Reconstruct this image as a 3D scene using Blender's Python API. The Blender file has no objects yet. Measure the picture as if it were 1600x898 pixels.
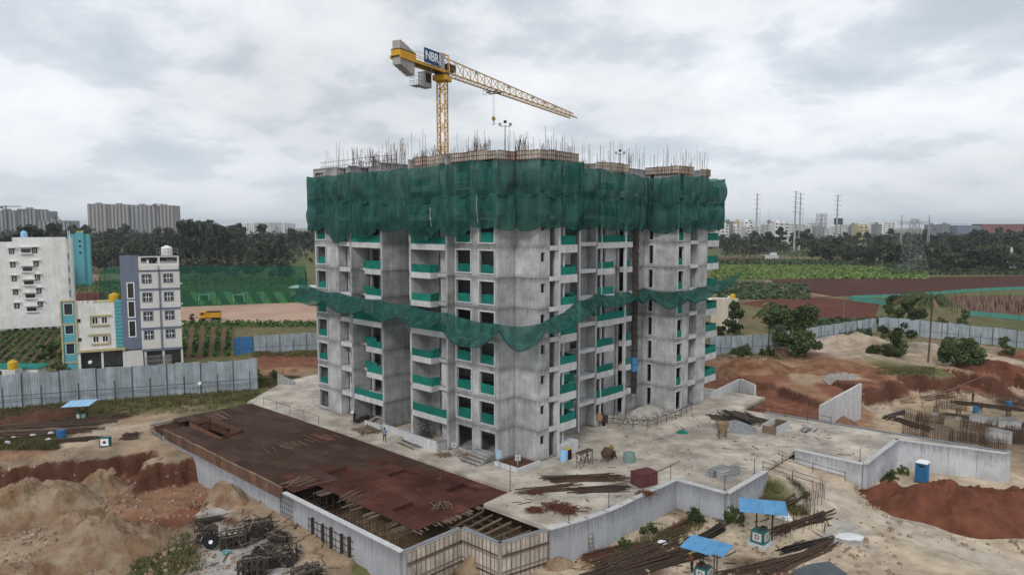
import bpy, bmesh, math, random
import numpy as np
from mathutils import Matrix, Vector
random.seed(7); np.random.seed(7)
rnd = random.uniform
S = bpy.context.scene
C = S.collection
R = math.radians

# ------------------------------------------------------------------ camera
F, HY, H = 1100.0, 354.0, 24.6
PITCH = math.atan((449 - HY) / F)
cam_d = bpy.data.cameras.new('camera'); cam_d.sensor_width = 36; cam_d.lens = F / 1600 * 36
cam_d.clip_start = 1; cam_d.clip_end = 30000
cam = bpy.data.objects.new('camera', cam_d); C.objects.link(cam)
cam.location = (0, 0, H); cam.rotation_euler = (math.pi / 2 - PITCH, 0, 0)
S.camera = cam

# ------------------------------------------------------------------ sky and sun
SUN_EL, SUN_AZ = R(38), R(-160)          # azimuth from +Y, clockwise
w = bpy.data.worlds.new('World'); S.world = w; w.use_nodes = True
nt = w.node_tree; nt.nodes.clear()
def nn(tree, t, **k):
    n = tree.nodes.new(t)
    for a, b in k.items():
        if a == 'inp':
            for i, v in b.items(): n.inputs[i].default_value = v
        else: setattr(n, a, b)
    return n
def lk(tree, a, b): tree.links.new(a, b)
def ramp(tree, stops, fac=None, interp='LINEAR'):
    n = tree.nodes.new('ShaderNodeValToRGB'); e = n.color_ramp.elements
    n.color_ramp.interpolation = interp
    while len(e) < len(stops): e.new(0.5)
    for i, (p, c) in enumerate(stops):
        e[i].position = p; e[i].color = (c[0], c[1], c[2], 1) if hasattr(c, '__len__') else (c, c, c, 1)
    if fac is not None: tree.links.new(fac, n.inputs[0])
    return n
STR = 0.1
sky = nn(nt, 'ShaderNodeTexSky', sky_type='NISHITA', sun_disc=False, sun_elevation=SUN_EL, sun_rotation=SUN_AZ)
tc = nn(nt, 'ShaderNodeTexCoord')
sep = nn(nt, 'ShaderNodeSeparateXYZ'); lk(nt, tc.outputs['Generated'], sep.inputs[0])
zz = nn(nt, 'ShaderNodeMath', operation='MAXIMUM', inp={1: 0.0}); lk(nt, sep.outputs[2], zz.inputs[0])
za = nn(nt, 'ShaderNodeMath', operation='ADD', inp={1: 0.30}); lk(nt, zz.outputs[0], za.inputs[0])
dv = nn(nt, 'ShaderNodeVectorMath', operation='DIVIDE'); lk(nt, tc.outputs['Generated'], dv.inputs[0])
cb = nn(nt, 'ShaderNodeCombineXYZ', inp={2: 1.0}); lk(nt, za.outputs[0], cb.inputs[0]); lk(nt, za.outputs[0], cb.inputs[1]); lk(nt, cb.outputs[0], dv.inputs[1])
mp = nn(nt, 'ShaderNodeMapping'); mp.inputs['Location'].default_value = (3.1, 1.7, 0); mp.inputs['Scale'].default_value = (1.0, 1.0, 0.2)
lk(nt, dv.outputs[0], mp.inputs[0])
n1 = nn(nt, 'ShaderNodeTexNoise', inp={'Scale': 2.1, 'Detail': 10.0, 'Roughness': 0.56, 'Distortion': 0.1}); lk(nt, mp.outputs[0], n1.inputs['Vector'])
n2 = nn(nt, 'ShaderNodeTexNoise', inp={'Scale': 0.9, 'Detail': 4.0, 'Roughness': 0.5, 'Distortion': 0.0}); lk(nt, mp.outputs[0], n2.inputs['Vector'])
K = 1 / STR
cl = ramp(nt, [(0.33, (0.58 * K, 0.645 * K, 0.715 * K)), (0.44, (0.71 * K, 0.76 * K, 0.82 * K)), (0.50, (0.885 * K, 0.915 * K, 0.96 * K)), (0.60, (0.99 * K, 1.0 * K, 1.025 * K)), (0.74, (0.84 * K, 0.87 * K, 0.92 * K))], n1.outputs[0])
big = ramp(nt, [(0.36, 0.86), (0.54, 1.05)], n2.outputs[0])
mm = nn(nt, 'ShaderNodeMix', data_type='RGBA', blend_type='MULTIPLY'); mm.inputs[0].default_value = 1.0
lk(nt, cl.outputs[0], mm.inputs[6]); lk(nt, big.outputs[0], mm.inputs[7])
# pale even veil of cloud close to the horizon, all the way round
hz = ramp(nt, [(0.0, 1.0), (0.03, 0.8), (0.10, 0.25), (0.2, 0.0)], zz.outputs[0])
mh = nn(nt, 'ShaderNodeMix', data_type='RGBA'); mh.inputs[7].default_value = (0.70 * K, 0.76 * K, 0.83 * K, 1)
hs = nn(nt, 'ShaderNodeMath', operation='MULTIPLY', inp={1: 0.72}); lk(nt, hz.outputs[0], hs.inputs[0])
lk(nt, hs.outputs[0], mh.inputs[0]); lk(nt, mm.outputs[2], mh.inputs[6])
ms = nn(nt, 'ShaderNodeMix', data_type='RGBA'); ms.inputs[0].default_value = 0.95
lk(nt, sky.outputs[0], ms.inputs[6]); lk(nt, mh.outputs[2], ms.inputs[7])
bg = nn(nt, 'ShaderNodeBackground', inp={1: STR}); lk(nt, ms.outputs[2], bg.inputs[0])
wo = nn(nt, 'ShaderNodeOutputWorld'); lk(nt, bg.outputs[0], wo.inputs[0])
sun_d = bpy.data.lights.new('sun', 'SUN'); sun_d.energy = 1.5; sun_d.angle = R(14); sun_d.color = (1.0, 0.96, 0.9)
sun = bpy.data.objects.new('sun', sun_d); C.objects.link(sun); sun.location = (-60, -30, 90)
sdir = Vector((math.sin(SUN_AZ) * math.cos(SUN_EL), math.cos(SUN_AZ) * math.cos(SUN_EL), math.sin(SUN_EL)))
sun.rotation_euler = sdir.to_track_quat('Z', 'Y').to_euler()
S.view_settings.view_transform = 'Standard'; S.view_settings.look = 'None'
S.view_settings.exposure = 0.0; S.view_settings.gamma = 1.0; S.view_settings.use_curve_mapping = False
S.cycles.max_bounces = 8; S.cycles.diffuse_bounces = 4; S.cycles.transparent_max_bounces = 16; S.cycles.volume_bounces = 0

# ------------------------------------------------------------------ measuring: photograph pixel -> point of the site
def ray(x, y):
    a = (x - 800) / F; b = (449 - y) / F
    return (a, math.cos(PITCH) + b * math.sin(PITCH), -math.sin(PITCH) + b * math.cos(PITCH))
def at(x, y, z=0.0):
    d = ray(x, y); t = (z - H) / d[2]
    return Vector((d[0] * t, d[1] * t, z))
def dep(x, y, Y):
    d = ray(x, y); t = Y / d[1]
    return Vector((d[0] * t, Y, H + d[2] * t))
O = at(810, 738); A47 = R(47)
U = Vector((-math.sin(A47), math.cos(A47), 0)); V = Vector((math.cos(A47), math.sin(A47), 0))
def wd(u, v, z=0.0): 
    p = O + U * u + V * v
    return Vector((p.x, p.y, z))
def uv(p):
    d = Vector((p[0] - O.x, p[1] - O.y, 0))
    return d.dot(U), d.dot(V)

# ------------------------------------------------------------------ materials
MATS = {}
UVW = {}
def mat(name, c, c2=None, s=1.5, rough=0.85, bump=0.0, rn=0.0, metal=0.0, streak=0.0, vcol=False, stain=None, bs=None, spec=0.12, lift=0.0, bd=0.08, ss=0.45, panel=0.0):
    m = bpy.data.materials.new(name); m.use_nodes = True; t = m.node_tree
    b = t.nodes['Principled BSDF']; b.inputs['Roughness'].default_value = rough; b.inputs['Metallic'].default_value = metal
    b.inputs['Specular IOR Level'].default_value = spec
    geo = nn(t, 'ShaderNodeNewGeometry'); pos = geo.outputs['Position']
    c2 = c2 or tuple(x * 0.8 for x in c)
    n = nn(t, 'ShaderNodeTexNoise', inp={'Scale': s, 'Detail': 7.0, 'Roughness': 0.62}); lk(t, pos, n.inputs['Vector'])
    r = ramp(t, [(0.34, c), (0.66, c2)], n.outputs[0]); out = r.outputs[0]
    def mul(a, bsock, f=1.0):
        k = nn(t, 'ShaderNodeMix', data_type='RGBA', blend_type='MULTIPLY'); k.inputs[0].default_value = f
        lk(t, a, k.inputs[6]); lk(t, bsock, k.inputs[7]); return k.outputs[2]
    if streak:
        mpn = nn(t, 'ShaderNodeMapping'); mpn.inputs['Scale'].default_value = (2.2, 2.2, 0.12); lk(t, pos, mpn.inputs[0])
        k = nn(t, 'ShaderNodeTexNoise', inp={'Scale': 1.6, 'Detail': 6.0, 'Roughness': 0.7}); lk(t, mpn.outputs[0], k.inputs['Vector'])
        rr = ramp(t, [(0.38, 1 - streak), (0.55, 1.0), (0.72, 1 + streak * 0.4)], k.outputs[0]); out = mul(out, rr.outputs[0])
    if stain:
        k = nn(t, 'ShaderNodeTexNoise', inp={'Scale': ss, 'Detail': 8.0, 'Roughness': 0.65}); lk(t, pos, k.inputs['Vector'])
        rr = ramp(t, [(0.42, stain), (0.58, (1, 1, 1))], k.outputs[0]); out = mul(out, rr.outputs[0])
    if rn:
        oi = nn(t, 'ShaderNodeObjectInfo'); mr = nn(t, 'ShaderNodeMapRange', inp={3: 1 - rn, 4: 1 + rn}); lk(t, oi.outputs['Random'], mr.inputs[0])
        out = mul(out, mr.outputs[0])
    if panel:         # faint print of the shutter sheets the wall was cast against
        dt = nn(t, 'ShaderNodeVectorMath', operation='DOT_PRODUCT'); lk(t, pos, dt.inputs[0]); dt.inputs[1].default_value = tuple(U + V)
        sz_ = nn(t, 'ShaderNodeSeparateXYZ'); lk(t, pos, sz_.inputs[0]); cbn = nn(t, 'ShaderNodeCombineXYZ'); lk(t, dt.outputs['Value'], cbn.inputs[0]); lk(t, sz_.outputs[2], cbn.inputs[1])
        bk = nn(t, 'ShaderNodeTexBrick', offset=0.0, squash=1.0, inp={'Color1': (1, 1, 1, 1), 'Color2': (1 - panel, 1 - panel, 1 - panel, 1), 'Mortar': (1 - panel * 2.2,) * 3 + (1,), 'Scale': 1.0, 'Mortar Size': 0.022, 'Mortar Smooth': 0.6, 'Brick Width': 1.22, 'Row Height': 1.066}); lk(t, cbn.outputs[0], bk.inputs['Vector'])
        out = mul(out, bk.outputs['Color'])
    if lift:          # every pour has its own tone; grout runs and dirt gather under its top joint
        oi = nn(t, 'ShaderNodeObjectInfo'); sx = nn(t, 'ShaderNodeSeparateXYZ'); lk(t, oi.outputs['Location'], sx.inputs[0])
        wn = nn(t, 'ShaderNodeTexWhiteNoise', noise_dimensions='1D'); sn_ = nn(t, 'ShaderNodeMath', operation='SNAP', inp={1: 1.0}); lk(t, sx.outputs[2], sn_.inputs[0]); lk(t, sn_.outputs[0], wn.inputs['W'])
        mr = nn(t, 'ShaderNodeMapRange', inp={3: 1 - lift, 4: 1 + lift}); lk(t, wn.outputs['Value'], mr.inputs[0]); out = mul(out, mr.outputs[0])
        tcn = nn(t, 'ShaderNodeTexCoord'); sz = nn(t, 'ShaderNodeSeparateXYZ'); lk(t, tcn.outputs['Generated'], sz.inputs[0])
        mpn = nn(t, 'ShaderNodeMapping'); mpn.inputs['Scale'].default_value = (3.5, 3.5, 0.35); lk(t, pos, mpn.inputs[0])
        k = nn(t, 'ShaderNodeTexNoise', inp={'Scale': 1.3, 'Detail': 5.0, 'Roughness': 0.7}); lk(t, mpn.outputs[0], k.inputs['Vector'])
        ad = nn(t, 'ShaderNodeMath', operation='MULTIPLY_ADD', inp={1: 0.55, 2: -0.27}); lk(t, k.outputs[0], ad.inputs[0])
        sm = nn(t, 'ShaderNodeMath', operation='ADD'); lk(t, sz.outputs[2], sm.inputs[0]); lk(t, ad.outputs[0], sm.inputs[1])
        rr = ramp(t, [(0.05, 0.80), (0.14, 1.0), (0.80, 1.0), (0.95, 0.68), (1.0, 0.58)], sm.outputs[0]); out = mul(out, rr.outputs[0])
    if vcol:
        at_ = nn(t, 'ShaderNodeVertexColor', layer_name='Col'); out = mul(out, at_.outputs[0])
    lk(t, out, b.inputs['Base Color'])
    if bump:
        k = nn(t, 'ShaderNodeTexNoise', inp={'Scale': bs or s * 6, 'Detail': 6.0, 'Roughness': 0.65}); lk(t, pos, k.inputs['Vector'])
        bn = nn(t, 'ShaderNodeBump', inp={'Strength': bump, 'Distance': bd}); lk(t, k.outputs[0], bn.inputs['Height']); lk(t, bn.outputs[0], b.inputs['Normal'])
    MATS[name] = m; return m
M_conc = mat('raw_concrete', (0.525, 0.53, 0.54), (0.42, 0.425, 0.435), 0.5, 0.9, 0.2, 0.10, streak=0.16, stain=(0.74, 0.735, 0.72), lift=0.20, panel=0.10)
M_conc_d = mat('dark_shaded_concrete', (0.425, 0.43, 0.435), (0.325, 0.33, 0.335), 0.5, 0.92, 0.2, 0.10, streak=0.18, stain=(0.76, 0.76, 0.75), lift=0.20, panel=0.10)  # darker copy of raw_concrete, shade of recessed and return walls put into colour
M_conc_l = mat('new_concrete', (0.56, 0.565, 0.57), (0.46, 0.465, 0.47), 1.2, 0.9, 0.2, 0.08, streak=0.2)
M_ret = mat('retaining_concrete', (0.465, 0.485, 0.52), (0.375, 0.392, 0.42), 0.45, 0.9, 0.15, 0.05, streak=0.06, stain=(0.80, 0.795, 0.785), lift=0.02, panel=0.04)
M_deck = mat('deck_concrete', (0.60, 0.545, 0.465), (0.36, 0.325, 0.28), 0.22, 0.93, 0.3, 0.0, stain=(0.66, 0.65, 0.64), ss=0.30)
M_screen = mat('green_screen_cloth', (0.012, 0.175, 0.138), (0.010, 0.125, 0.10), 0.8, 0.8, 0.1, 0.22)
M_ply = mat('plywood_sheet', (0.108, 0.062, 0.045), (0.058, 0.037, 0.029), 0.2, 0.8, 0.05, 0.24, stain=(0.62, 0.62, 0.62), ss=0.2, spec=0.06)
M_ply2 = mat('red_plywood_sheet', (0.128, 0.048, 0.036), (0.07, 0.032, 0.025), 0.2, 0.8, 0.05, 0.24, stain=(0.68, 0.68, 0.68), ss=0.25, spec=0.06)
M_timber = mat('timber', (0.24, 0.175, 0.125), (0.14, 0.10, 0.07), 3, 0.85, 0.1, 0.3)
M_timber_d = mat('old_timber', (0.115, 0.085, 0.062), (0.06, 0.045, 0.034), 3, 0.9, 0.1, 0.3)
M_redb = mat('red_brown_board', (0.19, 0.088, 0.064), (0.12, 0.058, 0.043), 2, 0.8, 0.1, 0.2)
M_rust = mat('rusty_steel', (0.105, 0.062, 0.042), (0.06, 0.038, 0.028), 4, 0.8, 0, 0.2)
M_steel_d = mat('dark_steel', (0.045, 0.04, 0.036), (0.075, 0.058, 0.045), 4, 0.65, 0, 0.2, metal=0.2)
M_form = mat('formwork_panel_face', (0.56, 0.52, 0.46), (0.40, 0.36, 0.31), 1.2, 0.85, 0.1, 0.18, streak=0.25)
M_frib = mat('form_rib', (0.29, 0.235, 0.19), (0.2, 0.16, 0.125), 3, 0.85, 0.1, 0.1)
M_yel = mat('crane_yellow', (0.62, 0.33, 0.03), (0.52, 0.28, 0.03), 1.5, 0.5, 0, 0)
M_yel_pale = mat('faded_crane_paint', (0.50, 0.31, 0.10), (0.42, 0.28, 0.12), 1.5, 0.6)
M_cw = mat('counterweight_concrete', (0.42, 0.40, 0.37), (0.34, 0.32, 0.3), 1, 0.85, 0.1, 0.08)
M_navy = mat('navy_sign', (0.022, 0.065, 0.15), (0.02, 0.055, 0.13), 1, 0.5)
M_white = mat('white_paint', (0.80, 0.80, 0.80), (0.74, 0.74, 0.74), 1, 0.6)
M_black = mat('black_paint', (0.015, 0.015, 0.016), None, 1, 0.6)
M_greyp = mat('grey_paint', (0.36, 0.37, 0.38), (0.3, 0.31, 0.32), 1, 0.6)
M_glass = mat('dark_glass', (0.035, 0.04, 0.045), (0.025, 0.03, 0.033), 1, 0.12, spec=0.6)
M_fence = mat('galvanised_sheet', (0.40, 0.465, 0.515), (0.35, 0.41, 0.455), 0.7, 0.5, 0, 0.12, streak=0.22, metal=0.1, stain=(0.86, 0.83, 0.79))
M_fblue = mat('blue_sheet', (0.06, 0.22, 0.46), (0.055, 0.19, 0.4), 0.7, 0.5, 0, 0.06)
M_post = mat('fence_post_steel', (0.10, 0.115, 0.13), (0.08, 0.09, 0.1), 1, 0.6)
M_roofb = mat('sky_blue_sheet', (0.125, 0.34, 0.60), (0.10, 0.29, 0.53), 0.8, 0.5, 0.02, 0.07, stain=(0.86, 0.86, 0.84), ss=1.0)
M_roofpale = mat('pale_blue_sheet', (0.30, 0.52, 0.74), (0.26, 0.46, 0.68), 0.8, 0.45, 0.02)
M_teal = mat('teal_wall', (0.13, 0.40, 0.46), (0.115, 0.35, 0.41), 0.6, 0.8)
M_tealdk = mat('dark_teal_box', (0.03, 0.13, 0.13), (0.02, 0.10, 0.10), 1, 0.6)
M_housew = mat('white_house_wall', (0.80, 0.80, 0.79), (0.70, 0.70, 0.69), 0.3, 0.85, 0, 0, streak=0.13, stain=(0.9, 0.895, 0.88))
M_houseg = mat('pale_grey_wall', (0.66, 0.645, 0.62), (0.60, 0.585, 0.565), 0.3, 0.85, 0, 0, streak=0.08)
M_slate = mat('blue_grey_wall', (0.165, 0.19, 0.255), (0.145, 0.165, 0.225), 0.4, 0.8, 0, 0, streak=0.08)
M_cream = mat('cream_trim', (0.50, 0.43, 0.25), (0.45, 0.39, 0.23), 1, 0.8)
M_beige = mat('beige_wall', (0.56, 0.50, 0.41), (0.50, 0.445, 0.37), .4, 0.85, 0, 0, streak=0.1)
M_yellow = mat('yellow_plastic', (0.62, 0.40, 0.03), (0.55, 0.35, 0.03), 1, 0.45)
M_red = mat('red_container', (0.165, 0.055, 0.055), (0.12, 0.048, 0.048), 1.2, 0.65, 0.05, 0, streak=0.25, stain=(0.75, 0.72, 0.7), ss=1.2)
M_whconc = mat('pale_wall_concrete', (0.64, 0.65, 0.69), (0.54, 0.55, 0.585), 0.45, 0.9, 0.15, 0.05, streak=0.10, stain=(0.72, 0.715, 0.71), lift=0.02, panel=0.05)
M_tblue = mat('blue_plastic', (0.04, 0.165, 0.36), (0.035, 0.14, 0.31), 1, 0.6, 0, 0.1, stain=(0.85, 0.84, 0.8), ss=1.2)
M_gravel = mat('grey_gravel', (0.27, 0.275, 0.285), (0.19, 0.195, 0.20), 3, 0.95, 0.8, bs=14)
M_rubble = mat('stone_rubble', (0.33, 0.315, 0.29), (0.22, 0.21, 0.19), 2, 0.95, 0.5, 0.3)
M_redsoil = mat('red_soil', (0.205, 0.082, 0.050), (0.125, 0.05, 0.032), 0.6, 0.97, 1.0, bs=2.2, bd=0.25, stain=(0.78, 0.74, 0.7))
M_sand = mat('sandy_soil', (0.345, 0.268, 0.19), (0.235, 0.17, 0.115), 0.4, 0.97, 1.0, bs=2.2, bd=0.25, stain=(0.80, 0.66, 0.56))
M_osoil = mat('orange_soil', (0.31, 0.20, 0.125), (0.20, 0.105, 0.062), 0.35, 0.97, 1.0, bs=2.2, bd=0.25, stain=(0.72, 0.58, 0.5))
M_psoil = mat('pale_spoil', (0.50, 0.44, 0.365), (0.36, 0.30, 0.235), 0.4, 0.97, 1.0, bs=2.2, bd=0.25, stain=(0.82, 0.72, 0.64))
M_dsoil = mat('dark_soil', (0.115, 0.055, 0.037), (0.075, 0.04, 0.028), 0.7, 0.97, 0.9, bs=5)
M_trunk = mat('tree_bark', (0.14, 0.11, 0.085), (0.09, 0.07, 0.055), 4, 0.9, 0.3)
M_leaf = mat('tree_leaves', (0.062, 0.086, 0.042), (0.042, 0.064, 0.03), 0.35, 0.7, 0, 0.3, vcol=True)
M_leaff = mat('wood_leaves', (0.050, 0.066, 0.042), (0.034, 0.047, 0.032), 0.06, 0.75, 0, 0.3, vcol=True)
M_weed = mat('weed_leaves', (0.125, 0.128, 0.066), (0.085, 0.092, 0.046), 0.4, 0.8, 0, 0.1, vcol=True)
M_crop = mat('crop_leaves', (0.12, 0.20, 0.065), (0.085, 0.15, 0.05), 0.1, 0.8, 0, 0.1, vcol=True)
M_dry = mat('dry_stems', (0.25, 0.2, 0.14), (0.19, 0.15, 0.1), 0.4, 0.9, 0, 0.1, vcol=True)
M_skin = mat('skin', (0.20, 0.11, 0.07), (0.18, 0.1, 0.065), 5, 0.6)
M_hair = mat('black_hair', (0.012, 0.01, 0.01), None, 5, 0.6)

def net_mat(name, c, opac, streak=True):
    m = bpy.data.materials.new(name); m.use_nodes = True; t = m.node_tree; t.nodes.clear()
    geo = nn(t, 'ShaderNodeNewGeometry')
    mpn = nn(t, 'ShaderNodeMapping'); mpn.inputs['Scale'].default_value = (1.6, 1.6, 0.22); lk(t, geo.outputs['Position'], mpn.inputs[0])
    n = nn(t, 'ShaderNodeTexNoise', inp={'Scale': 0.9, 'Detail': 6.0, 'Roughness': 0.65}); lk(t, mpn.outputs[0], n.inputs['Vector'])
    cr = ramp(t, [(0.3, tuple(x * 0.5 for x in c)), (0.55, tuple(x * 1.1 for x in c)), (0.75, tuple(x * 1.7 + .012 for x in c))], n.outputs[0])
    d = nn(t, 'ShaderNodeBsdfDiffuse'); lk(t, cr.outputs[0], d.inputs[0])
    tl = nn(t, 'ShaderNodeBsdfTranslucent'); lk(t, cr.outputs[0], tl.inputs[0])
    mx = nn(t, 'ShaderNodeMixShader', inp={0: 0.25}); lk(t, d.outputs[0], mx.inputs[1]); lk(t, tl.outputs[0], mx.inputs[2])
    tr = nn(t, 'ShaderNodeBsdfTransparent', inp={0: (0.75, 0.92, 0.87, 1)})
    n2 = nn(t, 'ShaderNodeTexNoise', inp={'Scale': 0.6, 'Detail': 8.0, 'Roughness': 0.7}); lk(t, geo.outputs['Position'], n2.inputs['Vector'])
    mr = nn(t, 'ShaderNodeMapRange', inp={1: 0.3, 2: 0.7, 3: opac - 0.16, 4: opac + 0.16}); lk(t, n2.outputs[0], mr.inputs[0])
    m2 = nn(t, 'ShaderNodeMixShader'); lk(t, mr.outputs[0], m2.inputs[0]); lk(t, tr.outputs[0], m2.inputs[1]); lk(t, mx.outputs[0], m2.inputs[2])
    o = nn(t, 'ShaderNodeOutputMaterial'); lk(t, m2.outputs[0], o.inputs[0]); return m
M_net = net_mat('green_debris_net', (0.032, 0.112, 0.096), 0.76)
M_cage = net_mat('green_sports_net', (0.02, 0.12, 0.085), 0.26)

# ------------------------------------------------------------------ mesh helpers
W = {}
class MB:
    def __init__(s): s.v = []; s.f = []; s.m = []
    def add(s, vs, fs, mi=0):
        n = len(s.v); s.v += [tuple(v) for v in vs]; s.f += [tuple(i + n for i in f) for f in fs]; s.m += [mi] * len(fs); return s
    def obox(s, c, a, b, d, mi=0):
        c, a, b, d = Vector(c), Vector(a), Vector(b), Vector(d)
        vs = [c + a * i + b * j + d * k for k in (-1, 1) for j in (-1, 1) for i in (-1, 1)]
        fs = [(0, 2, 3, 1), (4, 5, 7, 6), (0, 1, 5, 4), (2, 6, 7, 3), (0, 4, 6, 2), (1, 3, 7, 5)]
        if a.cross(b).dot(d) < 0: fs = [f[::-1] for f in fs]
        return s.add(vs, fs, mi)
    def box(s, lo, hi, mi=0):
        lo, hi = Vector(lo), Vector(hi); h = (hi - lo) / 2
        return s.obox((lo + hi) / 2, (h.x, 0, 0), (0, h.y, 0), (0, 0, h.z), mi)
    def ubox(s, u0, u1, v0, v1, z0, z1, mi=0):
        return s.obox(wd((u0 + u1) / 2, (v0 + v1) / 2, (z0 + z1) / 2), V * abs(v1 - v0) / 2, U * abs(u1 - u0) / 2, Vector((0, 0, abs(z1 - z0) / 2)), mi)
    def beam(s, p, q, w_, h=None, mi=0):
        p, q = Vector(p), Vector(q); d = q - p
        if d.length < 1e-6: return s
        up = Vector((0, 0, 1)) if abs(d.normalized().z) < 0.95 else Vector((1, 0, 0))
        a = d.cross(up).normalized(); b = a.cross(d).normalized()
        return s.obox((p + q) / 2, a * w_ / 2, b * (h or w_) / 2, d / 2, mi)
    def tube(s, p, q, r, n=6, r2=None, mi=0, cap=True):
        p, q = Vector(p), Vector(q); d = (q - p)
        up = Vector((0, 0, 1)) if abs(d.normalized().z) < 0.95 else Vector((1, 0, 0))
        a = d.cross(up).normalized(); b = d.cross(a).normalized(); r2 = r if r2 is None else r2
        vs = [p + (a * math.cos(6.2832 * i / n) + b * math.sin(6.2832 * i / n)) * r for i in range(n)] + \
             [q + (a * math.cos(6.2832 * i / n) + b * math.sin(6.2832 * i / n)) * r2 for i in range(n)]
        fs = [(i, i + n, (i + 1) % n + n, (i + 1) % n) for i in range(n)]
        if cap: fs += [tuple(range(n)), tuple(range(2 * n - 1, n - 1, -1))]
        return s.add(vs, fs, mi)
    def lathe(s, c, prof, n=16, mi=0):
        c = Vector(c); k = len(prof)
        vs = [c + Vector((r * math.cos(6.2832 * i / n), r * math.sin(6.2832 * i / n), z)) for i in range(n) for r, z in prof]
        fs = [(i * k + j, ((i + 1) % n) * k + j, ((i + 1) % n) * k + j + 1, i * k + j + 1) for i in range(n) for j in range(k - 1)]
        fs += [tuple(i * k for i in range(n))[::-1], tuple(i * k + k - 1 for i in range(n))]
        return s.add(vs, fs, mi)
    def prism(s, poly, z0, z1, mi=0):
        a = sum(poly[i][0] * poly[(i + 1) % len(poly)][1] - poly[(i + 1) % len(poly)][0] * poly[i][1] for i in range(len(poly)))
        if a < 0: poly = poly[::-1]
        n = len(poly)
        vs = [(p[0], p[1], z0) for p in poly] + [(p[0], p[1], z1) for p in poly]
        fs = [tuple(range(n))[::-1], tuple(range(n, 2 * n))] + [(i, (i + 1) % n, (i + 1) % n + n, i + n) for i in range(n)]
        return s.add(vs, fs, mi)
    def build(s, name, mats, parent=None, smooth=False, **tags):
        me = bpy.data.meshes.new(name); vs = s.v
        if parent is not None and parent.name in W:
            inv = W[parent.name]; vs = [tuple(inv @ Vector(v)) for v in vs]
        me.from_pydata(vs, [], s.f)
        for m in (mats if isinstance(mats, (list, tuple)) else [mats]): me.materials.append(m)
        if any(s.m): me.polygons.foreach_set('material_index', s.m)
        if smooth: me.polygons.foreach_set('use_smooth', [True] * len(s.f))
        return link(name, me, parent, **tags)
def link(name, me, parent=None, **tags):
    o = bpy.data.objects.new(name, me); C.objects.link(o)
    if parent is not None:
        o.parent = parent
        if parent.name in W: W[o.name] = W[parent.name]
    for k, v in tags.items(): o[k] = v
    return o
def thing(name, label, cat, loc=(0, 0, 0), rz=0.0, group=None):
    o = bpy.data.objects.new(name, None); C.objects.link(o); o.location = loc; o.rotation_euler = (0, 0, rz)
    o.empty_display_size = 0.2
    W[o.name] = (Matrix.Translation(Vector(loc)) @ Matrix.Rotation(rz, 4, 'Z')).inverted()
    tagl(o, label, cat, group); return o
def tagl(o, label, cat, group=None):
    o['label'] = label; o['category'] = cat
    if group: o['group'] = group
    return o
def dup(root, loc=None, rz=None, scale=None, label=None, group=None):
    c = root.copy(); C.objects.link(c)
    if loc is not None: c.location = loc
    if rz is not None: c.rotation_euler = (0, 0, rz)
    if scale is not None: c.scale = scale if hasattr(scale, '__len__') else (scale,) * 3
    if label: c['label'] = label
    if group: c['group'] = group
    for ch in list(root.children):
        k = ch.copy(); C.objects.link(k); k.parent = c
        for g in list(ch.children):
            q = g.copy(); C.objects.link(q); q.parent = k
    return c
def piece(src, parent, dz=0.0, off=(0, 0), sub=True):
    """another copy of a part (and its sub-parts) sharing the mesh, shifted"""
    k = src.copy(); C.objects.link(k); k.parent = parent; W[k.name] = W.get(parent.name)
    k.location = src.location + Vector((off[0], off[1], dz))
    for g in list(src.children):
        q = g.copy(); C.objects.link(q); q.parent = k
    return k
def arr_mesh(name, verts, quads, mats, cols=None, parent=None, smooth=False, **tags):
    me = bpy.data.meshes.new(name); nv, nf = len(verts), len(quads); k = quads.shape[1]
    me.vertices.add(nv); me.vertices.foreach_set('co', np.asarray(verts, np.float32).ravel())
    me.loops.add(nf * k); me.loops.foreach_set('vertex_index', np.asarray(quads, np.int32).ravel())
    me.polygons.add(nf); me.polygons.foreach_set('loop_start', np.arange(0, nf * k, k, dtype=np.int32)); me.polygons.foreach_set('loop_total', np.full(nf, k, np.int32))
    if smooth: me.polygons.foreach_set('use_smooth', np.ones(nf, bool))
    me.update(calc_edges=True)
    if cols is not None:
        ca = me.color_attributes.new('Col', 'FLOAT_COLOR', 'POINT')
        ca.data.foreach_set('color', np.concatenate([cols, np.ones((nv, 1))], 1).astype(np.float32).ravel())
    me.materials.append(mats); me.validate()
    return link(name, me, parent, **tags)
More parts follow.
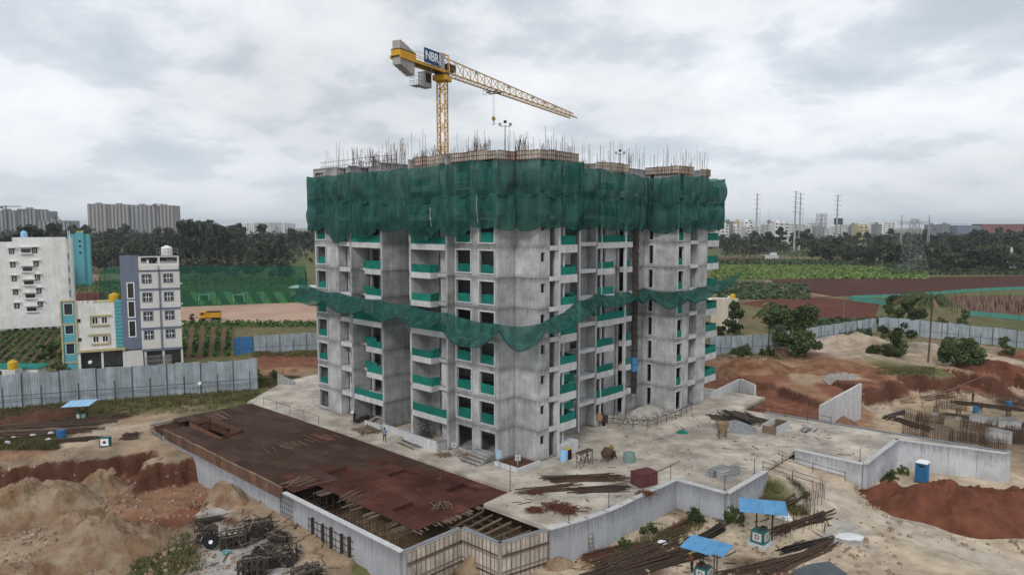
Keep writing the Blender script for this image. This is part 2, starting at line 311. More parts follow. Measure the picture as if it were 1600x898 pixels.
# value noise
_g = np.random.RandomState(3).rand(64, 64)
def vn(x, y):
    xi = np.floor(x).astype(int); yi = np.floor(y).astype(int); fx = x - xi; fy = y - yi
    fx = fx * fx * (3 - 2 * fx); fy = fy * fy * (3 - 2 * fy); g = _g
    a = g[xi % 64, yi % 64]; b = g[(xi + 1) % 64, yi % 64]; c = g[xi % 64, (yi + 1) % 64]; d = g[(xi + 1) % 64, (yi + 1) % 64]
    return (a * (1 - fx) + b * fx) * (1 - fy) + (c * (1 - fx) + d * fx) * fy
def fbm(x, y, o=4):
    r = 0; a = 0.5; t = 0
    for i in range(o):
        r = r + a * vn(x * 2 ** i + 17.3 * i, y * 2 ** i + 5.1 * i); t += a; a *= 0.5
    return r / t - 0.5
def sdpoly(px, py, poly):
    """signed distance to a polygon, negative inside"""
    d = np.full(px.shape, 1e9); ins = np.zeros(px.shape, bool); n = len(poly)
    for i in range(n):
        ax, ay = poly[i][0], poly[i][1]; bx, by = poly[(i + 1) % n][0], poly[(i + 1) % n][1]
        ex, ey = bx - ax, by - ay; L = ex * ex + ey * ey + 1e-9
        t = np.clip(((px - ax) * ex + (py - ay) * ey) / L, 0, 1)
        d = np.minimum(d, np.hypot(px - ax - t * ex, py - ay - t * ey))
        cnd = ((ay > py) != (by > py)) & (px < ex * (py - ay) / (by - ay + 1e-12) + ax); ins ^= cnd
    return np.where(ins, -d, d)
# ------------------------------------------------------------------ terrain
GZ = -1.0
BASE = [(47.4, -5.0), (46.0, -18.6), (-5.4, -18.6), (-5.4, -12.8), (-9.7, -12.8), (-10.7, -8.1), (-11.7, -4.4), (-12.2, -2.1), (-12.2, 1.8), (-12.5, 9.0),
        (-17.8, 9.2), (-17.9, 17.2), (-17.8, 25.7), (-24.7, 25.9), (-24.8, 37.2), (-34.9, 40.0), (-34.8, 41.0), (-8.5, 39.1), (-5.5, 38.8), (-5.0, 47.5), (22, 47.5), (58, 30), (56, 6)]
BASE_W = [wd(*p)[:2] for p in BASE]
SOIL = dict(L=(0.52, 0.435, 0.33), S=(0.37, 0.28, 0.195), Y=(0.44, 0.35, 0.25), R=(0.205, 0.088, 0.055), O=(0.29, 0.17, 0.105), D=(0.115, 0.06, 0.042), G=(0.125, 0.135, 0.055),
            W=(0.38, 0.37, 0.35), P=(0.44, 0.365, 0.28), T=(0.25, 0.20, 0.14), B=(0.15, 0.10, 0.07))
CP = [  # pixel x, y, height, soil
 (0, 648, -.5, 'D'), (90, 642, -.5, 'D'), (40, 668, -.5, 'B'), (120, 668, -.5, 'B'), (180, 650, -.5, 'D'), (190, 668, -.5, 'P'), (60, 690, -.6, 'T'), (130, 690, -.6, 'P'), (0, 695, -.6, 'T'), (185, 695, -.6, 'S'),
 (250, 633, -.4, 'G'), (330, 622, -.4, 'G'), (390, 612, -.4, 'G'), (200, 640, -.4, 'G'), (215, 655, -.5, 'S'), (160, 640, -.4, 'G'), (300, 632, -.4, 'T'),
 (0, 712, -.8, 'O'), (50, 705, -.8, 'O'), (110, 706, -.8, 'T'), (170, 708, -.8, 'T'), (215, 700, -.8, 'S'), (-20, 731, -.9, 'T'), (20, 728, -.9, 'T'), (60, 725, -.9, 'T'), (100, 721, -.9, 'T'), (140, 717, -.9, 'T'), (180, 713, -.9, 'T'), (-20, 770, -3.3, 'R'), (20, 766, -3.3, 'R'), (60, 763, -3.3, 'R'), (100, 758, -3.3, 'R'), (140, 754, -3.3, 'R'), (180, 750, -3.3, 'R'), (250, 695, -.9, 'S'), (275, 712, -1.0, 'T'), (245, 718, -1, 'S'),
 (210, 752, -3.4, 'R'), (250, 765, -3.7, 'O'), (290, 770, -3.7, 'O'), (300, 800, -3.7, 'R'), (262, 795, -3.7, 'O'), (230, 820, -3.7, 'R'), (215, 850, -3.6, 'R'),
 (345, 765, -1.9, 'S'), (380, 790, -2.0, 'S'), (430, 805, -2.1, 'S'), (480, 835, -2.3, 'S'), (540, 868, -2.6, 'S'), (345, 800, -2.4, 'W'), (360, 775, -1.9, 'O'), (330, 840, -2.8, 'W'), (390, 850, -2.8, 'W'), (330, 880, -2.9, 'W'), (420, 890, -2.9, 'W'), (480, 890, -2.9, 'S'), (520, 890, -2.9, 'S'), (270, 870, -3.4, 'G'), (240, 890, -3.5, 'G'), (285, 845, -3.4, 'T'),
 (170, 895, -3.6, 'S'), (50, 890, -3.6, 'S'), (20, 810, -3.6, 'S'), (120, 850, -3.6, 'S'), (30, 845, -3.6, 'S'), (600, 893, -3.2, 'O'), (570, 880, -2.9, 'G'),
 (700, 915, -3.6, 'S'), (740, 885, -3.0, 'S'), (780, 890, -3.2, 'S'), (870, 885, -3.1, 'L'), (930, 868, -3, 'O'), (1000, 880, -3.1, 'B'), (960, 890, -3.1, 'B'), (1060, 880, -3.1, 'L'), (1000, 835, -2.9, 'L'), (1050, 815, -2.8, 'L'), (970, 850, -2.9, 'L'), (1040, 795, -2.7, 'T'), (1100, 800, -2.6, 'L'), (1150, 805, -2.7, 'L'), (1205, 780, -2.3, 'G'), (1260, 810, -2.7, 'L'), (1180, 855, -3, 'L'), (1110, 845, -3, 'L'), (1100, 890, -3.1, 'L'), (1250, 860, -3.1, 'L'), (1310, 835, -3.1, 'W'), (1350, 870, -3.2, 'L'), (1200, 890, -3.1, 'B'),
 (1240, 760, -1.5, 'W'), (1215, 760, -1.6, 'T'), (1290, 765, -1.9, 'L'), (1240, 738, -.8, 'L'), (1222, 727, -.4, 'L'), (1290, 742, -1.3, 'L'), (1350, 790, -2.7, 'L'), (1380, 820, -3, 'L'), (1450, 850, -3.2, 'L'), (1590, 865, -3.3, 'L'), (1420, 885, -3.3, 'L'), (1560, 890, -3.3, 'L'), (1400, 760, -3, 'L'), (1440, 765, -3, 'L'), (1520, 765, -3, 'L'), (1600, 780, -3, 'L'), (1350, 755, -2.6, 'L'),
 (1150, 600, -1.6, 'R'), (1200, 580, -.9, 'R'), (1300, 573, -.7, 'R'), (1140, 575, -.8, 'O'), (1180, 562, -.7, 'S'), (1240, 558, -.7, 'O'), (1330, 545, -.5, 'P'), (1290, 540, -.5, 'P'), (1370, 580, -.8, 'O'), (1250, 608, -1.2, 'O'), (1190, 622, -2.6, 'R'), (1230, 630, -2.8, 'R'), (1260, 592, -.9, 'S'), (1300, 607, -1, 'R'), (1320, 585, -.8, 'P'), (1170, 585, -.9, 'R'),
 (1345, 650, -4, 'O'), (1330, 635, -3.8, 'O'), (1400, 628, -4.1, 'Y'), (1480, 655, -4.3, 'T'), (1560, 672, -4.3, 'B'), (1440, 617, -4, 'Y'), (1560, 627, -4.1, 'B'), (1380, 660, -4.1, 'Y'), (1520, 620, -4, 'Y'), (1430, 650, -4.1, 'T'), (1500, 605, -3.5, 'R'), (1590, 610, -3.6, 'Y'), (1590, 650, -4, 'T'), (1480, 625, -4, 'Y'), (1370, 640, -4, 'P'),
 (1480, 572, -.9, 'S'), (1550, 560, -.8, 'P'), (1590, 580, -1.2, 'R'), (1430, 562, -.8, 'P'), (1420, 581, -.9, 'G'), (1470, 580, -1, 'G'), (1380, 592, -1, 'R'), (1400, 545, -.7, 'P'), (1340, 598, -1, 'R'), (1530, 578, -1, 'R'), (1460, 550, -.7, 'S'), (1540, 545, -.7, 'T'), (1590, 555, -.8, 'R'),
 (410, 600, -.6, 'G'), (430, 585, -.6, 'O'), (450, 560, -1, 'R'), (490, 558, -1, 'R'), (420, 556, -1, 'R'), (410, 550, -.6, 'G'), (470, 551, -.6, 'G'), (445, 598, -.5, 'T'),
 (0, 620, -1, 'G'), (150, 590, -1, 'G'), (300, 565, -1, 'G'), (1150, 545, -1, 'G'), (1250, 530, -1, 'G'), (1320, 520, -1, 'G'), (1450, 530, -1, 'T'), (1560, 535, -1, 'G'), (1390, 525, -1, 'G'),
 (-60, 700, -1, 'S'), (-60, 800, -3.5, 'S'), (-60, 660, -1, 'D'), (1680, 560, -1, 'S'), (1680, 700, -4, 'T'), (1680, 800, -3.2, 'L'),
]
cpw = np.array([list(at(x, y, z)) for x, y, z, c in CP]); cpc = np.array([SOIL[c] for *_, c in CP])
def ground_h(x, y, full=False):
    x = np.asarray(x, float); y = np.asarray(y, float)
    wx = x + 2.2 * fbm(x * .22, y * .22) + .8 * fbm(x * .9 + 9, y * .9); wy = y + 2.2 * fbm(x * .22 + 40, y * .22 + 7) + .8 * fbm(x * .9, y * .9 + 30)
    num = np.zeros(x.shape); den = np.zeros(x.shape); col = np.zeros(x.shape + (3,)); cden = np.zeros(x.shape)
    for (px, py, pz), c in zip(cpw, cpc):
        # cells stretched away from the viewer like the measuring points themselves
        k = 1.0 / (1.0 + 0.012 * max(py - 60, 0))
        d2 = ((wx - px) ** 2 + ((wy - py) * (0.75 if py < 100 else 0.5)) ** 2) * k * k + 0.05
        a = d2 ** -4.6; num += a * pz; den += a
        if full: b = d2 ** -3.6; col += b[..., None] * c; cden += b
    h = num / den
    near = np.clip((168 - y) / 22, 0, 1) * np.clip((x + 90) / 12, 0, 1) * np.clip((122 - x) / 12, 0, 1)
    h = GZ + (h - GZ) * near + near * np.where((x > 6) & (y < 82), .45, 1.0) * (0.40 * fbm(x * .45, y * .45) + 0.26 * fbm(x * 1.1 + 3, y * 1.1, 4) + 0.22 * np.abs(fbm(x * 2.3, y * 2.3 + 11, 3)))
    sd = sdpoly(x, y, BASE_W); h = np.where(sd < -0.55, -4.8, h); h = np.where((sd > -1.5) & (sd < 0.2), np.minimum(h, -0.25), h)
    if not full: return h
    col = col / cden[..., None]
    g = np.array([0.10, 0.115, 0.05]); t2 = np.array([0.17, 0.145, 0.075])
    m = np.clip(fbm(x * .02, y * .02) * 4 + .5, 0, 1)[..., None]
    far = g * (1 - m) + t2 * m
    return h, col * near[..., None] + far * (1 - near[..., None])
def gz(x, y): return float(ground_h(np.array([x]), np.array([y]))[0])
def gat(px, py, z0=-3.0):
    """where the line of sight through a photograph pixel meets the terrain"""
    p = at(px, py, z0)
    for _ in range(12):
        z = gz(p.x, p.y); p = at(px, py, p.z + (z - p.z) * 0.6)
    return at(px, py, gz(p.x, p.y))
def axis(a, b, step, lo, hi, g=1.16):
    v = list(np.arange(a, b + 1e-6, step)); s_ = step
    while v[-1] < hi: s_ *= g; v.append(v[-1] + s_)
    s_ = step; pre = []; c = a
    while c > lo: s_ *= g; c -= s_; pre.append(c)
    return np.array(pre[::-1] + v)
gx = axis(-78, 112, 0.32, -9000, 9000, 1.14); gy = axis(43, 78, 0.24, -80, 78); gy = np.concatenate([gy[:-1], axis(gy[-1], 150, 0.42, gy[-1], 12000)])
X, Y = np.meshgrid(gx, gy); hh = np.full(X.shape, GZ); cc = np.zeros(X.shape + (3,))
_i = slice(int(np.searchsorted(gx, -92)), int(np.searchsorted(gx, 124))); _j = slice(0, int(np.searchsorted(gy, 170)))
hh[_j, _i], cc[_j, _i] = ground_h(X[_j, _i], Y[_j, _i], True)
ROAD = [at(x, y, z) for x, y, z in ((1660, 915, -3.35), (1545, 874, -3.3), (1460, 842, -3.2), (1385, 812, -3.05), (1325, 786, -2.5), (1270, 757, -1.5), (1228, 733, -.45))]
_xr, _yr = X[_j, _i], Y[_j, _i]; _d = np.full(_xr.shape, 1e9); _zr = np.zeros(_xr.shape)
for _a, _b in zip(ROAD[:-1], ROAD[1:]):
    _e = _b - _a; _tt = np.clip(((_xr - _a.x) * _e.x + (_yr - _a.y) * _e.y) / (_e.x ** 2 + _e.y ** 2), 0, 1); _dd = np.hypot(_xr - _a.x - _tt * _e.x, _yr - _a.y - _tt * _e.y)
    _zr = np.where(_dd < _d, _a.z + _e.z * _tt, _zr); _d = np.minimum(_d, _dd)
_w = np.clip((4.6 - _d) / 1.6, 0, 1) * (hh[_j, _i] > -4.6); hh[_j, _i] = hh[_j, _i] * (1 - _w) + _zr * _w - .09 * _w * np.exp(-((_d - 1.1) / .35) ** 2) + .03 * _w * fbm(_xr * 3, _yr * 3)
_wc = (np.clip((3.4 - _d + 1.5 * fbm(_xr * .6, _yr * .6)) / 1.2, 0, 1) * (hh[_j, _i] > -4.6))[..., None]; cc[_j, _i] = cc[_j, _i] * (1 - .8 * _wc) + np.array([0.53, 0.47, 0.385]) * .8 * _wc
cc[_j, _i] *= 1 - .22 * (_w * np.exp(-((_d - 1.1) / .45) ** 2))[..., None]
_gy_, _gx_ = np.gradient(hh[_j, _i], gy[_j], gx[_i]); _sl = np.clip((np.hypot(_gx_, _gy_) - .45) * 1.6, 0, 1)[..., None] * (hh[_j, _i] > -4.6)[..., None] * ((X[_j, _i] < 8) | (Y[_j, _i] > 82))[..., None]
cc[_j, _i] = cc[_j, _i] * (1 - _sl) + np.array([0.105, 0.048, 0.032]) * _sl      # cut faces bare the red subsoil
_m = np.ones(X.shape, bool); _m[_j, _i] = False; _t = np.clip(fbm(X * .02, Y * .02) * 4 + .5, 0, 1)[..., None]
cc[_m] = (np.array([0.10, 0.115, 0.05]) * (1 - _t) + np.array([0.17, 0.145, 0.075]) * _t)[_m]
def _interp(x, y):
    x = np.asarray(x, float); y = np.asarray(y, float)
    i = np.clip(np.searchsorted(gx, x) - 1, 0, len(gx) - 2); j = np.clip(np.searchsorted(gy, y) - 1, 0, len(gy) - 2)
    fx = np.clip((x - gx[i]) / (gx[i + 1] - gx[i]), 0, 1); fy = np.clip((y - gy[j]) / (gy[j + 1] - gy[j]), 0, 1)
    return (hh[j, i] * (1 - fx) + hh[j, i + 1] * fx) * (1 - fy) + (hh[j + 1, i] * (1 - fx) + hh[j + 1, i + 1] * fx) * fy
ground_full = ground_h
def ground_h(x, y): return _interp(x, y)
from bisect import bisect_right
_gx, _gy, _hl = gx.tolist(), gy.tolist(), hh.tolist()
def gz(x, y):
    i = min(max(bisect_right(_gx, x) - 1, 0), len(_gx) - 2); j = min(max(bisect_right(_gy, y) - 1, 0), len(_gy) - 2)
    fx = (x - _gx[i]) / (_gx[i + 1] - _gx[i]); fy = (y - _gy[j]) / (_gy[j + 1] - _gy[j]); a, b = _hl[j], _hl[j + 1]
    return (a[i] * (1 - fx) + a[i + 1] * fx) * (1 - fy) + (b[i] * (1 - fx) + b[i + 1] * fx) * fy
nx, ny = len(gx), len(gy); idx = np.arange(nx * ny).reshape(ny, nx)
q = np.stack([idx[:-1, :-1], idx[:-1, 1:], idx[1:, 1:], idx[1:, :-1]], -1).reshape(-1, 4)
tint = 1 + 0.5 * fbm(X * .35, Y * .35)[..., None] + 0.3 * fbm(X * 1.9, Y * 1.9, 3)[..., None]
M_ground = mat('soil', (1.18, 1.14, 1.10), (0.70, 0.68, 0.66), 0.5, 0.97, 1.0, vcol=True, bs=2.4, bd=0.2)
ground = arr_mesh('ground', np.stack([X, Y, hh], -1).reshape(-1, 3), q, M_ground, np.clip(cc * tint, 0, 1).reshape(-1, 3), smooth=True, kind='structure')

# fields laid on the plain
def patch(name, pix, m, dz, z=GZ, th=0.3):
    P = [at(x, y, z) for x, y in pix]
    return MB().prism([(p.x, p.y) for p in P], z - th, z + dz).build(name, m, kind='structure')
M_plough = mat('ploughed_red_soil', (0.088, 0.030, 0.020), (0.06, 0.024, 0.017), 0.05, 0.97, 0.5, bs=1.5, stain=(0.82, 0.8, 0.8))
M_plough2 = mat('red_field_soil', (0.14, 0.045, 0.027), (0.095, 0.033, 0.022), 0.05, 0.97, 0.5, bs=1.5, stain=(0.82, 0.8, 0.8))
M_pink = mat('pink_dirt', (0.46, 0.31, 0.235), (0.36, 0.235, 0.175), 0.06, 0.97, 0.1)
M_turf = mat('sports_turf', (0.045, 0.105, 0.04), (0.035, 0.085, 0.033), 0.3, 0.95, 0.2)
M_turf2 = mat('sports_turf_light', (0.13, 0.24, 0.09), (0.11, 0.205, 0.075), 0.3, 0.95, 0.2)
M_grassf = mat('field_grass', (0.14, 0.15, 0.06), (0.09, 0.105, 0.04), 0.04, 0.95, 0.3, stain=(0.8, 0.8, 0.7))
M_soilrow = mat('brown_row_soil', (0.16, 0.10, 0.065), (0.12, 0.072, 0.048), 0.3, 0.95, 0.4)
patch('ploughed_field', [(1203, 437), (1420, 433), (1620, 431), (1620, 449), (1466, 456), (1328, 462), (1287, 464), (1240, 450)], M_plough, 0.06)
patch('ploughed_field', [(1156, 474), (1200, 468), (1281, 464), (1375, 474), (1365, 500), (1303, 504), (1262, 497), (1209, 484)], M_plough2, 0.09)
patch('ploughed_field', [(1120, 402), (1219, 405), (1215, 410), (1120, 411)], M_plough2, 0.06)
patch('crop_field', [(1110, 412), (1319, 414), (1455, 425), (1453, 433), (1180, 437), (1110, 437)], M_grassf, 0.04)
patch('stake_field', [(1469, 462), (1625, 462), (1625, 500), (1515, 488)], M_soilrow, 0.07)
patch('grass_field', [(1530, 452), (1625, 447), (1625, 462), (1469, 461)], M_grassf, 0.075)
patch('dirt_lot', [(276, 480), (400, 474), (500, 470), (500, 501), (420, 505), (330, 503), (277, 506)], M_pink, 0.06)
patch('dirt_lot', [(111, 431), (190, 428), (190, 437), (111, 441)], M_sand, 0.06)
patch('dirt_lot', [(100, 458), (165, 458), (165, 472), (100, 473)], M_plough2, 0.06)
patch('vegetable_plot', [(283, 512), (368, 508), (366, 560), (283, 562)], M_soilrow, 0.05)
patch('vegetable_plot', [(-40, 514), (90, 512), (95, 572), (-40, 580)], M_soilrow, 0.05)
patch('field_path', [(1180, 441), (1200, 438), (1250, 455), (1300, 463), (1285, 464), (1240, 455)], M_sand, 0.11)
patch('grass_verge', [(455, 365), (500, 365), (500, 440), (440, 440)], M_grassf, 0.05)
pt = patch('sports_pitch', [(275, 453), (445, 452), (486, 472), (275, 480)], M_turf, 0.07)
# mown stripes of the pitch
for i in range(7):
    a = 296 + i * 26; b = a + 13
    P = [at(a, 456, GZ), at(b, 456, GZ), at(b + 12, 476 - 0.3 * i, GZ), at(a + 12, 476 - 0.3 * i, GZ)]
    o = MB().prism([(p.x, p.y) for p in P], GZ - .02, GZ + 0.078).build('turf_stripe', M_turf2, pt)
# curving haul road of crushed stone
M_road = mat('crushed_stone_road', (0.55, 0.485, 0.40), (0.40, 0.355, 0.30), 0.8, 0.95, 0.6, stain=(0.86, 0.8, 0.74), bs=6)
vs, fs = [], []
n_ = 70
for i in range(n_):                     # the crushed stone crown laid between the wheel ruts
    t = i / (n_ - 1) * (len(ROAD) - 1.001); k = int(t); p = ROAD[k].lerp(ROAD[k + 1], t - k); d = (ROAD[k + 1] - ROAD[k]).normalized(); nrm = Vector((-d.y, d.x, 0)); hw = (2.1 if t < 4 else 2.1 * (6 - t) / 2 + .3) * (1 + .25 * math.sin(i * .7) * math.sin(i * 1.9))
    for j in range(9):
        s_ = (j - 4) / 4; q_ = p + nrm * hw * s_ + nrm * .2 * math.sin(i * 1.3 + j); vs.append((q_.x, q_.y, gz(q_.x, q_.y) + .03 - .10 * abs(s_) ** 3))
    if i: fs += [((i - 1) * 9 + j, (i - 1) * 9 + j + 1, i * 9 + j + 1, i * 9 + j) for j in range(8)]
MB().add(vs, fs).build('haul_road', M_road, smooth=True, kind='structure')
# heaps of soil
def heap(name, px, py, R1, R2, h, m, label, rot=0.0, zb=None, cat='soil heap', n=56, p=None, group=None, rough=.42, flat=0.0):
    c = p or gat(px, py); k = 64 if n < 40 else 132; vs = []; fs = []
    ph = rnd(0, 50)
    aa = np.arange(k) * 6.2832 / k; exs = (1 + 0.6 * fbm(np.cos(aa) * 1.2 + ph, np.sin(aa) * 1.2 + 3)).tolist()
    for i in range(n + 1):
        r = i / n
        for j in range(k):
            a = 6.2832 * j / k; ex = exs[j]
            lx, ly = R1 * r * math.cos(a) * ex, R2 * r * math.sin(a) * ex
            x = c.x + lx * math.cos(rot) - ly * math.sin(rot); y = c.y + lx * math.sin(rot) + ly * math.cos(rot)
            rr = max(0, (r - flat) / (1 - flat)); prof = (1 - rr) ** 1.15 * (1 - 0.12 * math.exp(-r * r * 30)) if flat == 0 else (0.5 + 0.5 * math.cos(math.pi * rr))
            vs.append((x, y, c.z, prof, r))
    A = np.array(vs); zg = ground_h(A[:, 0], A[:, 1]) if zb is None else np.full(len(A), zb)
    nz = fbm(A[:, 0] * .5 + ph, A[:, 1] * .5) * 1.5 + 1.0 * fbm(A[:, 0] * 1.6, A[:, 1] * 1.6 + ph, 4) - .9 * np.abs(fbm(A[:, 0] * .8 + ph, A[:, 1] * .8 + 9, 3))
    z = zg * .6 + c.z * .4 * (1 - A[:, 4]) + zg * .4 * A[:, 4] + h * A[:, 3] * (1 + .25 * nz) + rough * nz * (1 - A[:, 4]) + (.22 * np.abs(fbm(A[:, 0] * 3.1 + ph, A[:, 1] * 3.1, 3)) + .12 * fbm(A[:, 0] * 6, A[:, 1] * 6 + ph, 2)) * (1 - A[:, 4] ** 2) * min(1, h) - 0.25 * A[:, 4] ** 3
    verts = np.stack([A[:, 0], A[:, 1], z], -1); I = np.arange((n + 1) * k).reshape(n + 1, k)
    qd = np.stack([I[:-1], I[1:], np.roll(I[1:], -1, 1), np.roll(I[:-1], -1, 1)], -1).reshape(-1, 4)
    o = arr_mesh(name, verts, qd, m, None, smooth=True); tagl(o, label, cat, group); return o
heap('sand_heap', 45, 800, 7.2, 5.4, 3.5, M_sand, 'broad pale sand heap at the far left of the dug pit')
heap('sand_heap', 160, 762, 3.4, 3.0, 2.3, M_sand, 'small pointed sand heap against the red cut face of the pit')
heap('sand_heap', 120, 815, 3.6, 3.0, 1.3, M_sand, 'low rounded sand heap in the middle of the sand heaps')
heap('sand_heap', 160, 860, 6.2, 5.0, 3.5, M_sand, 'largest sand heap with a streak of red soil down its side', rot=.4)
heap('sand_heap', 30, 905, 5.0, 3.6, 1.6, M_sand, 'low sand heap lowest of all at the corner of the site')
heap('red_soil_heap', 1385, 775, 2.9, 2.4, 2.1, M_redsoil, 'small red soil heap beside the blue portable toilet')
heap('red_soil_heap', 1500, 805, 8.4, 4.6, 3.0, M_redsoil, 'long red soil heap below the bare concrete end wall', rot=-.32, flat=.12)
heap('red_soil_heap', 1600, 800, 5.5, 3.6, 2.4, M_redsoil, 'red soil heap running on behind the long heap near the haul road', rot=-.3, flat=.1)
heap('red_soil_heap', 1548, 590, 7.2, 5.5, 3.0, M_redsoil, 'steep red soil heap behind the rebar yard', rot=.2)
heap('red_soil_heap', 1180, 578, 9, 5, 1.9, M_osoil, 'spread red soil heap beyond the end balconies of the tower', flat=.2)
heap('red_soil_heap', 1300, 578, 10, 4, 1.5, M_osoil, 'wide low red soil heap below the pale spoil heap', flat=.2)
heap('spoil_heap', 1330, 540, 13, 6, 3.2, M_psoil, 'wide pale spoil heap beside the far corner of the sheet fence', rot=.1)
heap('spoil_heap', 1440, 545, 8, 5, 1.8, M_psoil, 'pale spoil heap behind the foot of the coconut palm')
heap('soil_heap', 60, 655, 7.0, 1.8, 1.0, M_dsoil, 'long dark soil bank with weeds under the left sheet fence', rot=.34, flat=.2)
heap('soil_heap', 745, 885, 1.7, 1.2, 1.5, M_sand, 'orange earth lump standing before the boarded basement wall')
heap('soil_heap', 868, 882, 1.9, 1.4, 1.4, M_sand, 'orange earth lump under the smooth retaining wall end')
heap('soil_heap', 355, 772, 4.2, 2.0, 0.8, M_sand, 'bank of orange earth piled against the long basement wall', rot=-.72, flat=.15)
# ------------------------------------------------------------------ concrete deck over the basement and its walls
DECK = [(47.4, -4.9), (-2.8, -3.9), (-3.1, -8.0), (-10.6, -7.9), (-11.6, -4.4), (-12.0, -2.1), (-12.0, 1.8), (-12.3, 9.2), (-17.6, 9.4), (-17.7, 17.2), (-17.6, 25.9), (-24.5, 26.1),
        (-24.6, 37.4), (-34.7, 40.1), (-34.7, 40.9), (-8.5, 39.0), (-5.5, 38.7), (-5.0, 47.4), (22, 47.4), (58, 30), (56, 6)]
MB().prism([wd(*p)[:2] for p in DECK], -0.35, 0.0).build('concrete_deck', M_deck, kind='structure')
def wall_run(name, label, pts, zt, zb, th, plen, m, cap=None, closed=False, tops=None):
    """a poured wall: one part per pour, split at the joints; th > 0 thickens to the left of travel"""
    root = thing(name, label, 'wall', wd(pts[0][0], pts[0][1], 0))
    P = [wd(*p) for p in pts]; tops = tops or [zt] * len(P)
    for i in range(len(P) - 1):
        a, b = P[i], P[i + 1]; d = b - a; L = d.length; d.normalize(); n = Vector((-d.y, d.x, 0)) * th; k = max(1, round(L / plen))
        for j in range(k):
            s0, s1 = j / k * L + (0.0 if j == 0 else .012), (j + 1) / k * L - 0.012
            p0, p1 = a + d * s0, a + d * s1; off = n.normalized() * rnd(-.012, .012)
            t0 = tops[i] + (tops[i + 1] - tops[i]) * s0 / L; t1 = tops[i] + (tops[i + 1] - tops[i]) * s1 / L
            vs = [p0 + off, p1 + off, p1 + off + n, p0 + off + n]
            mb = MB().add([(v.x, v.y, zb) for v in vs] + [(v.x, v.y, t) for v, t in zip(vs, (t0, t1, t1, t0))],
                          [(0, 3, 2, 1), (4, 5, 6, 7), (0, 1, 5, 4), (1, 2, 6, 5), (2, 3, 7, 6), (3, 0, 4, 7)] if th > 0 else [(0, 1, 2, 3), (4, 7, 6, 5), (0, 4, 5, 1), (1, 5, 6, 2), (2, 6, 7, 3), (3, 7, 4, 0)])
            mb.build('wall_panel', m, root)
        if cap:
            cap_n = n.normalized() * cap; mb = MB()
            c0 = a - cap_n * .3; c1 = b - cap_n * .3
            mb.obox((c0 + c1) / 2 + n / 2 + Vector((0, 0, (tops[i] + tops[i + 1]) / 2 + .04)), d * (L / 2 + .05), n.normalized() * (abs(th) / 2 + .06), Vector((0, 0, .045))).build('wall_coping', M_conc_l, root)
    return root
wall_run('basement_wall', 'long grey basement wall under the ribbed edge boards of the brown deck', [(46.2, -18.6), (12.4, -18.6)], -.72, -6, -.35, 3.0, M_ret)
wall_run('basement_wall', 'grey basement wall with dark steel soldiers before the open scaffold gap', [(12.36, -18.6), (-5.1, -18.6)], -.05, -6, -.35, 3.4, M_ret, cap=.2)
wall_run('basement_wall', 'back edge wall of the brown deck near the sheet fence', [(46.2, -5.2), (46.2, -18.2)], -.3, -6, -.35, 4, M_conc_d)
wall_run('retaining_wall', 'long curved retaining wall above the scrap steel yard', [(-10.75, -8.1), (-11.25, -6.2), (-11.7, -4.4), (-12.05, -2.1), (-12.2, 0), (-12.2, 1.8), (-12.35, 5.4), (-12.5, 9.0)], .06, -6, -.4, 2.6, M_ret, cap=.15)
wall_run('retaining_wall', 'square cornered retaining wall under the stacked concrete slabs', [(-12.92, 9.1), (-17.8, 9.1), (-17.9, 17.2)], .06, -6, -.4, 2.8, M_ret, cap=.15)
wall_run('retaining_wall', 'retaining wall with an inner corner behind the blue toilet', [(-17.8, 25.8), (-24.7, 25.8), (-24.7, 37.3), (-34.9, 40.0)], .22, -6, -.4, 2.8, M_whconc, cap=.15)
wall_run('retaining_wall', 'short end wall of the deck beside the bare rebar yard', [(-35.3, 40.0), (-35.2, 41.3)], .2, -6, .4, 3, M_whconc)
wall_run('retaining_wall', 'back wall of the deck facing the sunken rebar yard', [(-8.5, 39.2), (-35, 41.2)], .1, -6, .35, 3, M_ret)
wall_run('retaining_wall', 'tall white concrete wall standing alone in the red cutting', [(-13.7, 45.2), (-14.3, 60.0)], 1.2, -6, .35, 4.9, M_conc_l, tops=[.75, 1.4])
wall_run('parapet_wall', 'low parapet wall with a tall end post at the far deck corner', [(.3, 41.4), (.2, 50.2)], 1.3, -.5, .2, 2.9, M_conc_l, tops=[.9, 1.5])
wall_run('parapet_wall', 'white end slab of the parapet wall at the far deck corner', [(.2, 50.4), (-3.2, 47.8)], 1.5, -2, .25, 4, M_conc_l)
wall_run('ramp_wall', 'small grey wall with a rusty steel top beside the white slab', [(54.5, 3.6), (52.3, 5.2)], 1.1, -1, .3, 3, M_conc_d, tops=[1.7, .5])
# low kerb round the corner planting bed of the tower
kb = thing('planter_kerb', 'low concrete kerb round the empty corner bed of the tower', 'kerb', wd(0, 0, 0))
MB().ubox(.3, 3.3, -.1, .18, -.02, .42).build('kerb_stone', M_conc_l, kb); MB().ubox(-.08, .2, .18, 3.3, -.02, .40).build('kerb_stone', M_conc_l, kb); MB().ubox(-.08, .3, -.1, .18, -.02, .41).build('kerb_stone', M_conc_l, kb)
MB().ubox(.2, 3.7, .18, 3.5, -.03, .06).build('planter_soil', M_dsoil, kb)

